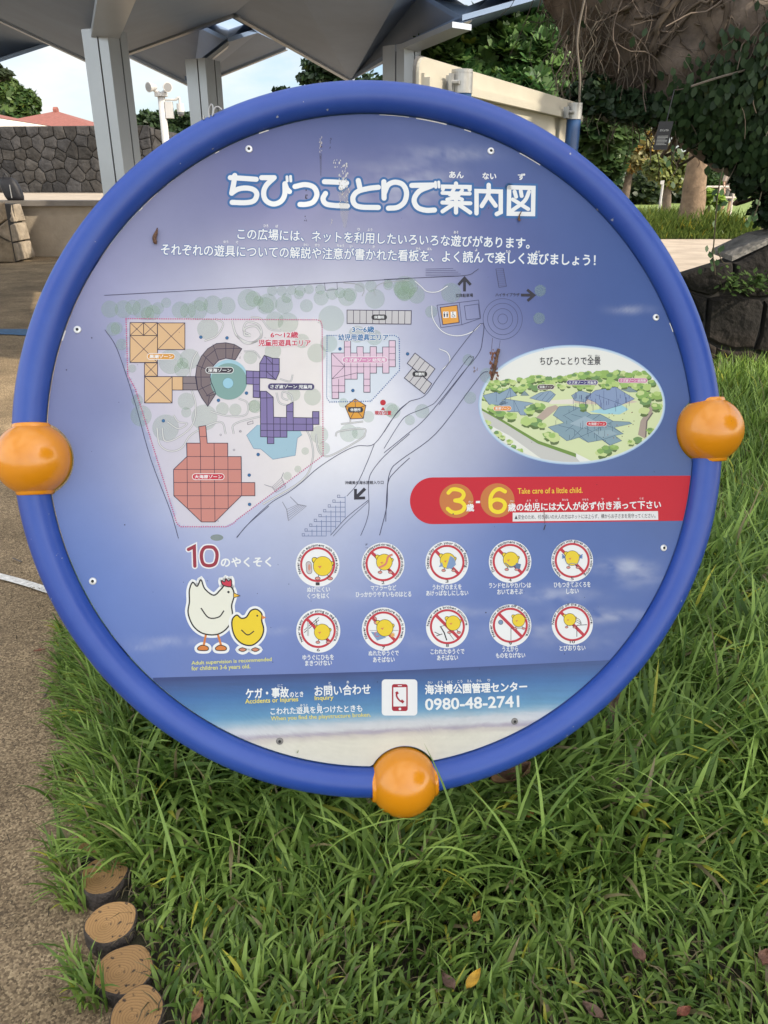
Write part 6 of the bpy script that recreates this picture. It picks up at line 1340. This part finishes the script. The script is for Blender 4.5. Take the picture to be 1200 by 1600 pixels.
    if i == 7: p.line([(cx-20, cy+8), (cx-12, cy+12), (cx-17, cy+14), (cx-8, cy+11)], 1.2, OL, 2.8); p.line([(cx-11, cy-1), (cx-5, cy+9), (cx-1, cy+21)], 1.9, OL, 2.8); p.line([(cx-12, cy), (cx-3, cy-3)], .8, OL, 2.8); p.line([(cx+2, cy+9), (cx+10, cy+20)], .8, OL, 2.8)
    if i == 8: p.disc(cx-15, cy-5, 3.9, OL, 3.2, n=20); p.disc(cx-15, cy-5, 3.3, (124, 150, 184), 3.6, n=20); p.line([(cx+1, cy+23), (cx+1, cy+4), (cx+22, cy+4)], .9, OL, 2.7)
    if i == 9: p.line([(cx+7, cy+20), (cx+7, cy+2), (cx+23, cy+1)], 1.0, OL, 2.7); [p.line([(cx+5, cy-10+3*k), (cx+11, cy-7+3*k), (cx+14, cy-1+k)], .7, OL, 2.8, sm=4) for k in range(3)]
    for t, (x0, x1, y) in zip(lines, boxes): p.text(t, x0, y+.4, x1, y-.3, 8.2, WHITE, 2.4, .02)
    p.build()
# ---- contact strip
p = Print('contact_lettering'); YL = (238, 222, 110)
p.text('ケガ・事故', 384.5, 1091.5, 451, 1089.5, 15.5, WHITE, 3.5, .03); p.text('のとき', 453, 1089.3, 474, 1088.6, 8.2, WHITE, 3.5, .025); p.text('お問い合わせ', 492, 1087.6, 579, 1084.6, 16, WHITE, 3.5, .022)
p.text('Accidents or Injuries', 383.5, 1101.5, 466, 1097.8, 9.2, YL, 3.5, .02); p.text('Inquiry', 492, 1096, 521, 1094.8, 8.6, YL, 3.5, .02)
p.text('こわれた遊具を見つけたときも', 423, 1117, 566, 1112, 11.2, WHITE, 3.5, .018); p.text('When you find the playstructure broken.', 423.5, 1127.6, 579.5, 1121.4, 8.2, YL, 3.5, .012)
for t, x, y in (('じこ', 438, 1073.6), ('と', 515.5, 1069.4), ('あ', 543.5, 1067.8), ('ゆうぐ', 475, 1104.2), ('み', 498, 1103.3)): w = 3.8*len(t); p.text(t, x-w/2, y, x+w/2, y-.2, 4.2, WHITE, 3.5, .012)
p.build()
p = Print('telephone_lettering')
p.text('海洋博公園管理センター', 664.5, 1085, 823.5, 1080, 15, WHITE, 3.5, .03); p.text('0980-48-2741', 665, 1109.5, 811, 1104.5, 17.5, WHITE, 3.5, .022)
for t, x, y in (('かい', 672, 1068.5), ('よう', 687.5, 1068), ('はく', 703, 1067.5), ('こう', 718.5, 1066.8), ('えん', 733.5, 1066.2), ('かん', 748.5, 1065.5), ('り', 764, 1065)): w = 3.8*len(t); p.text(t, x-w/2, y, x+w/2, y-.2, 4.2, WHITE, 3.5, .012)
p.build()
p = Print('phone_icon')
def rr(x0, y0, x1, y1, r): return [(cx+r*math.cos(math.radians(a0+k*15)), cy+r*math.sin(math.radians(a0+k*15))) for cx, cy, a0 in ((x1-r, y1-r, 0), (x0+r, y1-r, 90), (x0+r, y0+r, 180), (x1-r, y0+r, 270)) for k in range(7)]
p.poly(rr(596.5, 1061.5, 652, 1118, 5.5), (244, 244, 244), 2.0); p.poly(rr(612.3, 1068.8, 637, 1111, 3.6), (170, 34, 54), 2.8); p.poly([(614.6, 1074), (634.8, 1073.6), (634.8, 1103.4), (614.6, 1103.8)], (244, 244, 244), 3.4); p.disc(624.8, 1107.6, 2, (244, 244, 244), 3.4, n=16); p.pill(622, 1071.4, 627.5, 1071.3, .6, (244, 244, 244), 3.4)
p.line([(619.5, 1082), (620, 1088.5), (624.5, 1094.5), (630, 1097)], 2.6, (170, 34, 54), 4, sm=5); p.line([(618.8, 1081), (621.5, 1084.5)], 4.4, (170, 34, 54), 4.3); p.line([(626.5, 1094.2), (630.5, 1097.6)], 4.4, (170, 34, 54), 4.3); p.build()
# ---- bird lime, dirt and rust streaks on the face
p = Print('dirt_marks'); RG = random.Random(3)
def specks(x0, x1, y0, y1, n, r0, r1, c, lay=6.9):
    for k in range(n):
        x, y, r = RG.uniform(x0, x1), RG.uniform(y0, y1), RG.uniform(r0, r1); p.poly([(x+r*RG.uniform(.6, 1.2)*math.cos(2*PI*q/7), y+r*RG.uniform(.8, 2.0)*math.sin(2*PI*q/7)) for q in range(7)], c, lay+.01*k)
LIME = (226, 224, 222, .85); specks(529, 543, 250, 298, 42, .4, 1.5, LIME); specks(521, 527, 249, 262, 9, .4, 1.2, LIME); specks(498.5, 503, 212, 238, 20, .4, 1.3, (200, 196, 200, .8)); specks(528, 546, 290, 320, 26, .3, 1.1, (220, 214, 200, .8)); specks(500, 503, 222, 248, 8, .4, 1.0, (120, 100, 96, .7))
p.poly([(530, 296), (544, 294), (545, 330), (541, 356), (537, 356), (531, 330)], (230, 226, 214, .18), 6.6); p.poly([(499, 240), (503, 240), (502, 275), (500.5, 275)], (100, 96, 110, .25), 6.6)
specks(477, 480.5, 296, 312, 7, .4, 1.1, (80, 72, 80, .8)); specks(476, 479, 338, 346, 5, .4, 1.0, (80, 72, 80, .8)); specks(516, 519, 340, 352, 8, .4, .9, (210, 206, 206, .8)); specks(515, 518, 215, 232, 6, .5, 1.2, (76, 78, 110, .4))
specks(765.5, 778, 546, 594, 60, .7, 2.0, (132, 84, 58, .92)); specks(766, 771, 575, 594, 14, .6, 1.5, (120, 76, 56, .95)); specks(740, 746, 574, 585, 8, .6, 1.4, (150, 136, 140, .7))
p.line([(769.5, 528), (767, 555)], .7, (110, 96, 110, .8), 6.7); p.line([(781.5, 532), (779, 548)], .6, (110, 96, 110, .7), 6.7); p.line([(849.5, 795), (851, 818)], 1.6, (150, 110, 110, .55), 6.9); p.line([(852, 820), (849.5, 828)], 1.4, (50, 46, 52), 6.9)
for k in range(70): x, y = RG.uniform(110, 1060), RG.uniform(230, 1130); r = RG.uniform(.35, .8); (p.disc(x, y, r, (60, 60, 84, .75), 6.9, n=7) if (x-600)**2+(y-690)**2 < 470**2 else None)
for (x, y) in ((143.5, 528), (104, 578), (195, 820), (728, 861), (708, 803), (759, 957)): p.disc(x, y, 1.1, (58, 56, 80), 6.9, n=8)
specks(518, 524, 962, 968, 8, .3, .7, (90, 90, 110, .8)); specks(570, 574, 848, 856, 7, .3, .8, (90, 90, 110, .7)); specks(374, 377, 640-90, 650-90, 5, .3, .8, (110, 90, 90, .7))
p.build()['kind'] = 'stuff'
# ---- chipped pale slivers on the panel rim
for (xa, xb, ya, yb, w) in ((592, 640, 160, 185, .8), (648, 704, 160, 195, 1.9), (724, 736, 180, 210, 1.6), (812, 845, 215, 260, 1.5), (404, 420, 190, 225, 1.9), (336, 344, 225, 260, 1.6), (215, 224, 290, 330, 1.6), (94, 103, 500, 534, 2.4), (1046, 1054, 470, 520, 1.4)):
    q = sorted([r for r in RIMALL if xa <= r[0] <= xb and ya <= r[1] <= yb], key=lambda r: r[0] if w != 2.4 else r[1])
    if len(q) > 2: p = Print('rim_chip'); p.line(q, w, (232, 230, 226), 2); p.build()
# ---- panel screws
M_SCREW = mat('steel_screw', (.62, .62, .6), .35, metal=.5); M_SOCK = mat('screw_socket', (.02, .02, .02), .7)
for (x, y) in ((389, 233), (767, 236), (121, 515), (1025, 496), (145, 908), (1037, 856), (437, 1158), (804, 1127)):
    o = on_sign([(x, y)])[0]; r = 5*1.35/FPX*1.02; V = []; n = 20
    for rr_, h in ((1.15, .0002), (1.0, .0016), (.45, .0022)):
        for k in range(n): a = 2*PI*k/n; V.append(o+(SU*math.cos(a)+SV*math.sin(a))*r*rr_+SN*h)
    for k in range(n): a = 2*PI*k/n; V.append(o+(SU*math.cos(a)+SV*math.sin(a))*r*.42+SN*.001)
    F = [[j*n+k, j*n+(k+1) % n, (j+1)*n+(k+1) % n, (j+1)*n+k] for j in range(3) for k in range(n)]+[list(range(3*n, 4*n))]
    low = y > 1100
    mesh_obj('screw', V, F, [mat('weathered_screw', (.2, .19, .18), .5, metal=.4) if low else M_SCREW, M_SOCK], sign, [0]*(2*n)+[1]*(n+1), smooth=False)
# bent wire tie on top of the ring
a = on_sign([(331, 178)])[0]+SN*.02; mb = MB(); k_ = 1.4/FPX
def wq(x, y, d=.0): return at_d(x, y, (a-CAMP)@CF)+SN*d
mb.tube(smooth_path([wq(327, 184), wq(326.5, 172), wq(330, 163), wq(333, 168), wq(332, 182)], 4), .0013, 6).build('wire_tie', M_STEEL, sign)
mb = MB(); mb.tube(smooth_path([wq(333, 180), wq(335, 170), wq(341, 167), wq(347, 172)], 4), .0016, 6).build('wire_tie', M_STEEL, sign)
MB().tube([wq(318, 187), wq(318.5, 181)], .0018, 6).build('wire_tie', M_STEEL, sign)
# dried cocoons stuck to the panel
M_COC = mat('dry_brown_cocoon', (.14, .075, .045), .85, var=.5, vscale=60, bump=.6, bscale=200)
def cocoon(P, R_, label):
    o = on_sign(P, .004); t = mesh_obj('cocoon', *(lambda m: (m.V, m.F))(MB().tube(smooth_path(list(o), 4), np.interp(np.linspace(0, 1, (len(P)-1)*4+1), np.linspace(0, 1, len(R_)), R_)*1.35/FPX, 10)), M_COC, smooth=True); return tag(t, label, 'cocoon')
cocoon([(246.5, 357), (245, 364), (242, 372), (243, 379), (245, 382)], [.6, 2.2, 3.4, 3.2, 1.0], 'dry brown cocoon stuck on the sign panel near the left of the small caption')
cocoon([(814, 331), (810.5, 338), (810, 344), (812, 346)], [.6, 1.2, 2.0, 1.2], 'tiny brown cocoon hanging on the last big title character')
cocoon([(778.5, 546), (776, 556), (773, 570), (770.5, 584), (768, 595)], [2.6, 2.4, 3.0, 2.2, .6], 'crumbly reddish brown mud streak above the left end of the oval picture')

# ================================================================== log edging between lawn and paving
M_LOGTOP = bpy.data.materials.new('cut_log_face'); M_LOGTOP.use_nodes = True
def log_mat(m):
    t = m.node_tree; b = pbsdf(m); lk = t.links.new; b.inputs['Roughness'].default_value = .85
    c = N(t, 'ShaderNodeTexCoord'); n = N(t, 'ShaderNodeTexNoise'); n.inputs['Scale'].default_value = 25; n.inputs['Detail'].default_value = 6
    va = N(t, 'ShaderNodeVectorMath', operation='MULTIPLY_ADD'); va.inputs[1].default_value = (.012, .012, 0)
    w = N(t, 'ShaderNodeTexWave', wave_type='RINGS', rings_direction='Z', wave_profile='SAW'); w.inputs['Scale'].default_value = 70; w.inputs['Distortion'].default_value = .8; w.inputs['Detail'].default_value = 4; w.inputs['Detail Scale'].default_value = 3
    r = N(t, 'ShaderNodeValToRGB'); e = r.color_ramp.elements; e[0].position = 0; e[0].color = (.27, .15, .06, 1); e[1].position = 1; e[1].color = (.52, .30, .12, 1); x = e.new(.22); x.color = (.42, .235, .09, 1)
    lk(c.outputs['Object'], n.inputs['Vector']); lk(n.outputs['Color'], va.inputs[0]); lk(c.outputs['Object'], va.inputs[2]); lk(va.outputs[0], w.inputs['Vector']); lk(w.outputs['Color'], r.inputs[0])
    n2 = N(t, 'ShaderNodeTexNoise'); n2.inputs['Scale'].default_value = 90; n2.inputs['Detail'].default_value = 4; cr = N(t, 'ShaderNodeValToRGB'); cr.color_ramp.elements[0].position = .60; cr.color_ramp.elements[1].position = .68
    m2 = N(t, 'ShaderNodeMixRGB'); m2.inputs[2].default_value = (.06, .04, .03, 1); lk(c.outputs['Object'], n2.inputs['Vector']); lk(n2.outputs[0], cr.inputs[0]); lk(cr.outputs[0], m2.inputs[0]); lk(r.outputs[0], m2.inputs[1]); oi = N(t, 'ShaderNodeObjectInfo'); hs = N(t, 'ShaderNodeHueSaturation'); q = N(t, 'ShaderNodeMapRange'); q.inputs['To Min'].default_value = .68; q.inputs['To Max'].default_value = 1.12
    lk(oi.outputs['Random'], q.inputs[0]); lk(q.outputs[0], hs.inputs['Value']); lk(m2.outputs[0], hs.inputs['Color']); lk(hs.outputs[0], b.inputs['Base Color'])
    bp = N(t, 'ShaderNodeBump'); bp.inputs['Strength'].default_value = .5; bp.inputs['Distance'].default_value = .003; lk(w.outputs['Color'], bp.inputs['Height']); lk(bp.outputs[0], b.inputs['Normal'])
log_mat(M_LOGTOP)
M_LOGSIDE = mat('weathered_log_bark', (.075, .06, .05), .95, var=.5, vscale=30, bump=1., bscale=60)
LOGLAB = ['sawn log stub cut off by the bottom edge of the photo', 'large clean sawn log stub, second from the bottom in the edging row', 'sawn log stub with a dark crack, third from the bottom in the edging row', 'log stub half under grass, fourth from the bottom in the edging row', 'small log stub behind crossing grass blades, fifth from the bottom in the edging row']
for i, q in enumerate(LOGS):
    if i < 2: continue
    v = i-3; r = .045*(1+.06*math.sin(i*2.1)); top = .016+.006*math.sin(i*1.3); el = 1+.08*math.sin(i*1.7); ph = i*.8
    lab = LOGLAB[v] if 0 <= v < 5 else ('log stub just below the picture at the near end of the edging row' if v < 0 else 'log stub buried in overhanging grass at the far end of the edging row')
    t = empty('log_edging', (q[0], q[1], top), lab, 'log stub', 'sawn logs edging the lawn')
    def rr(a): return r*(1+.03*math.sin(3*a+i)+.02*math.sin(5*a+2*i))
    n = 40; ringp = [(math.cos(2*PI*k/n)*rr(2*PI*k/n)*el, math.sin(2*PI*k/n)*rr(2*PI*k/n)) for k in range(n)]
    tiltx, tilty = .05*math.sin(i*3), .05*math.cos(i*2.3)
    V = [(q[0]+x*s, q[1]+y*s, top+x*s*tiltx+y*s*tilty+h) for s, h in ((.93, 0), (.6, .0005), (.3, .0)) for x, y in ringp]+[(q[0], q[1], top)]
    F = [[j*n+k, j*n+(k+1) % n, (j+1)*n+(k+1) % n, (j+1)*n+k] for j in range(2) for k in range(n)]+[[2*n+k, 2*n+(k+1) % n, 3*n] for k in range(n)]
    mesh_obj('cut_face', V, F, M_LOGTOP, t, smooth=True)
    V = [(q[0]+x*s, q[1]+y*s, (top+x*s*tiltx+y*s*tilty+h) if h > -.02 else -.12) for s, h in ((.93, 0.0), (.985, -.002), (1.0, -.008), (1.02, -.1)) for x, y in ringp]
    mesh_obj('bark', V, [[j*n+k, j*n+(k+1) % n, (j+1)*n+(k+1) % n, (j+1)*n+k] for j in range(3) for k in range(n)], M_LOGSIDE, t, smooth=True)

# ================================================================== grass of the lawn (uncountable: one object)
LP = np.array(LOGS)
def edge_x(y): return np.interp(y, LP[:, 1], LP[:, 0])
def nfield(P, s, o=0.): return np.array([mnoise.noise(Vector((p[0]*s, p[1]*s, o))) for p in P])
def lawn_pts(n, y0, y1, xmax, over=.0):
    y = y0+(y1-y0)*rng.random(n); xm = xmax(y); x0 = edge_x(y)+over; x = x0+(xm-x0)*rng.random(n); return np.stack([x, y, np.zeros(n)], 1)
xm_near = lambda y: .55*(y+1.4)*.62+.25
P1 = lawn_pts(30000, .62, 2.6, xm_near, .03)
P2 = lawn_pts(24000, 2.4, 5.2, lambda y: .62*y+.7, .03)
def lawn_cols(n, dry, warm=.03):
    c = greens(n, (.075, .145, .024), (.35, .50, .11), warm); d = rng.random(n) < dry; c[d] = np.array([.30, .25, .13])*(.6+.6*rng.random((d.sum(), 1))); return c
tall = np.clip((P1[:, 1]-.92)/.28, 0, 1); nf = nfield(P1, 5.5); nf2 = nfield(P1, 14., 3.)
H1 = (.072+.115*tall*(.75+.5*rng.random(len(P1))))*(1+.45*nf)*(.6+.7*rng.random(len(P1)))
H1 *= np.where(P1[:, 0]-edge_x(P1[:, 1]) < np.where(P1[:, 1] < 1.12, .12, .07), np.where(P1[:, 1] < 1.12, .55, .8), 1)
kp = P1[:, 0]-edge_x(P1[:, 1]) > np.where(P1[:, 1] < 1.15, .05+.02*nf2, 0); P1 = P1[kp]; H1 = H1[kp]; nf2 = nf2[kp]; tall = tall[kp]
W1 = (.0072+.0036*tall)*np.where(rng.random(len(P1)) < .3, .35+.3*rng.random(len(P1)), .75+.65*rng.random(len(P1)))
ang1 = nfield(P1, 3.2, 7.)*5+rng.normal(size=len(P1))*1.2
blades('grass', P1, H1, W1, .5+2.1*rng.random(len(P1))+.3*nf2, lawn_cols(len(P1), .035)*(1-.10*(1-tall))[:, None], M_BLADE, 5, ang1)
H2 = (.12+.10*rng.random(len(P2)))*(1+.4*nfield(P2, 3.))
blades('grass', P2, H2, .005+.004*rng.random(len(P2)), .4+1.2*rng.random(len(P2)), lawn_cols(len(P2), .02), M_BLADE, 3)
n = 26000; y = -.2+5.6*rng.random(n); xm = np.where(y < 2.5, xm_near(np.clip(y, .62, 9)), .62*y+.7)-.05; P7 = np.stack([xm+(4.2-xm)*rng.random(n)**1.3, y, np.zeros(n)], 1)
q7 = rng.random(n) < .12; P7[q7] = np.stack([edge_x(P7[q7, 1])+.08+rng.random(q7.sum())*1.2, -.2+.85*rng.random(q7.sum()), np.zeros(q7.sum())], 1)
blades('grass', P7, .09+.09*rng.random(n), .007+.005*rng.random(n), .5+1.5*rng.random(n), lawn_cols(n, .03), M_BLADE, 3)
# long blades lolling over the logs, the paving and across the right side
P3 = lawn_pts(2800, 1.04, 2.4, lambda y: edge_x(y)+.10, .0); nq = 2800; blades('overhanging_grass', P3, .09+.10*rng.random(nq), .0045+.0035*rng.random(nq), .7+1.3*rng.random(nq), lawn_cols(nq, .06), M_BLADE, 6, PI+rng.normal(size=nq)*.9)
P4 = lawn_pts(260, .95, 2.4, xm_near, .1); blades('long_grass', P4, .20+.14*rng.random(260), .004+.003*rng.random(260), .9+1.2*rng.random(260), lawn_cols(260, .03, 0)*1.1, M_BLADE, 8)
n = 1100; y = .80+1.3*rng.random(n); k_ = np.array([mnoise.noise(Vector((0, q*9, 2.))) for q in y]); keep = k_ > -.05; y = y[keep]; n = len(y)
P5 = np.stack([edge_x(y)-.04-.05*rng.random(n), y, np.full(n, PZ)], 1); blades('edge_tufts', P5, .04+.075*rng.random(n), .004+.003*rng.random(n), .6+1.4*rng.random(n), lawn_cols(n, .14), M_BLADE, 5, PI+rng.normal(size=n)*1.1)
n = 5000; P6 = lawn_pts(n, .62, 2.2, xm_near, .02); blades('thatch', P6, .03+.05*rng.random(n), .0016+.001*rng.random(n), 1.3+1.2*rng.random(n), np.array([.26, .21, .11])[None]*(.35+.8*rng.random((n, 1))), M_BLADE, 3)

# ================================================================== fallen leaves and twigs
def fallen(name, px, z, L_, W_, rot, rgb, label, curl=.5, cat='leaf', tilt=(0, 0, 1)):
    c = at_z(*px, z); n = 9; V = []; ca, sa = math.cos(rot), math.sin(rot)
    for i in range(n):
        t = i/(n-1); w = W_*math.sin(PI*min(1, .03+t*.97))**.8*(1.15-.5*t)
        for s in (-1, -.5, 0, .5, 1):
            x = (t-.5)*L_; y = s*w/2; zz = abs(s)*W_*curl*.45+curl*L_*.35*(t-.5)**2+.004*mnoise.noise(Vector((t*5, s*2, px[0])))
            x2, y2 = x*ca-y*sa, x*sa+y*ca; V.append((c[0]+x2, c[1]+y2+tilt[1]*0, c[2]+zz+x*tilt[0]))
    F = [[i*5+j, i*5+j+1, (i+1)*5+j+1, (i+1)*5+j] for i in range(n-1) for j in range(4)]
    base_n = len(V); V += [(v[0], v[1], v[2]-.0007) for v in V]; F += [[base_n+q for q in f[::-1]] for f in F]
    m = mat('fallen_leaf_colour', rgb, .7, var=.45, vscale=45, bump=.4, bscale=120)
    return tag(mesh_obj(name, V, F, m, smooth=True), label, cat)
fallen('fallen_leaf', (740, 1531), .055, .040, .018, .9, (.52, .30, .03), 'yellow fallen leaf lying on the lawn near the bottom', .5)
fallen('fallen_leaf', (700, 1537), .05, .030, .02, 2.2, (.13, .075, .05), 'dull brown fallen leaf beside the yellow leaf', .8)
fallen('fallen_leaf', (745, 1434), .07, .022, .014, 1.0, (.40, .2, .04), 'small amber leaf deep in the grass below the bottom ball', .6)
fallen('fallen_leaf', (996, 1492), .05, .032, .022, 1.9, (.14, .07, .045), 'dark brown leaf in the grass at lower right', .7)
fallen('fallen_leaf', (957, 1108), .13, .12, .035, 1.15, (.25, .17, .11), 'big torn tan leaf leaning against the lower right of the sign ring', 1.1, tilt=(.5, 0, 1))
fallen('fallen_leaf', (797, 1222), .10, .085, .06, .3, (.20, .105, .055), 'large curled brown leaf under the ring right of the bottom ball', 1.2)
fallen('fallen_leaf', (826, 1274), .07, .022, .018, .2, (.50, .22, .05), 'small orange leaf in the grass right of the bottom ball', .5)
fallen('fallen_leaf', (1068, 1583), .05, .026, .016, .4, (.26, .09, .05), 'reddish brown leaf at the bottom right corner of the lawn', .8)
fallen('fallen_leaf', (925, 1583), .05, .034, .02, 2.4, (.16, .095, .065), 'brown crumpled leaf at the bottom edge of the lawn', 1.0)
fallen('fallen_leaf', (1195, 1500), .05, .03, .025, .9, (.20, .10, .06), 'brown leaf in the grass at the right edge', .8)
fallen('fallen_leaf', (310, 1580), .05, .04, .016, 1.4, (.22, .10, .05), 'narrow rusty leaf in the grass right of the log stubs', .6)
fallen('fallen_leaf', (126, 1036), PZ+.03, .045, .02, .15, (.50, .40, .10), 'pale yellow leaf on the paving where the tufts meet the ring', .3)
fallen('fallen_leaf', (62, 1016), PZ+.006, .032, .012, .35, (.22, .08, .045), 'thin reddish leaf lying on bare paving at the left', .3)
def twig(P, r, label): return tag(MB().tube(smooth_path([at_z(x, y, PZ+.006) for x, y in P], 4), r, 6).build('twig', mat('grey_twig', (.12, .10, .085), .9, var=.3, vscale=40), smooth=True), label, 'twig')
twig([(70, 1087), (84, 1064), (99, 1042)], .0032, 'straight grey twig on the paving left of the sign foot')
twig([(121, 1063), (121, 1050), (124, 1040)], .002, 'short thin twig under the pale yellow leaf')
twig([(20, 872), (34, 878)], .0028, 'small twig on the paving above the white line')
twig([(88, 1148), (95, 1162), (110, 1171)], .002, 'curved seed stalk on the paving beside the grass edge')

n = 420; yy = .72+2.2*rng.random(n); PL = np.stack([edge_x(yy)-.03-.32*rng.random(n)**2.2, yy, np.full(n, PZ+.002)], 1)
blades('paving_litter', PL, .012+.025*rng.random(n), .0012+.0016*rng.random(n), 2.6+.8*rng.random(n), np.array([.20, .15, .09])[None]*(.25+1.0*rng.random((n, 1))), M_BLADE, 4)
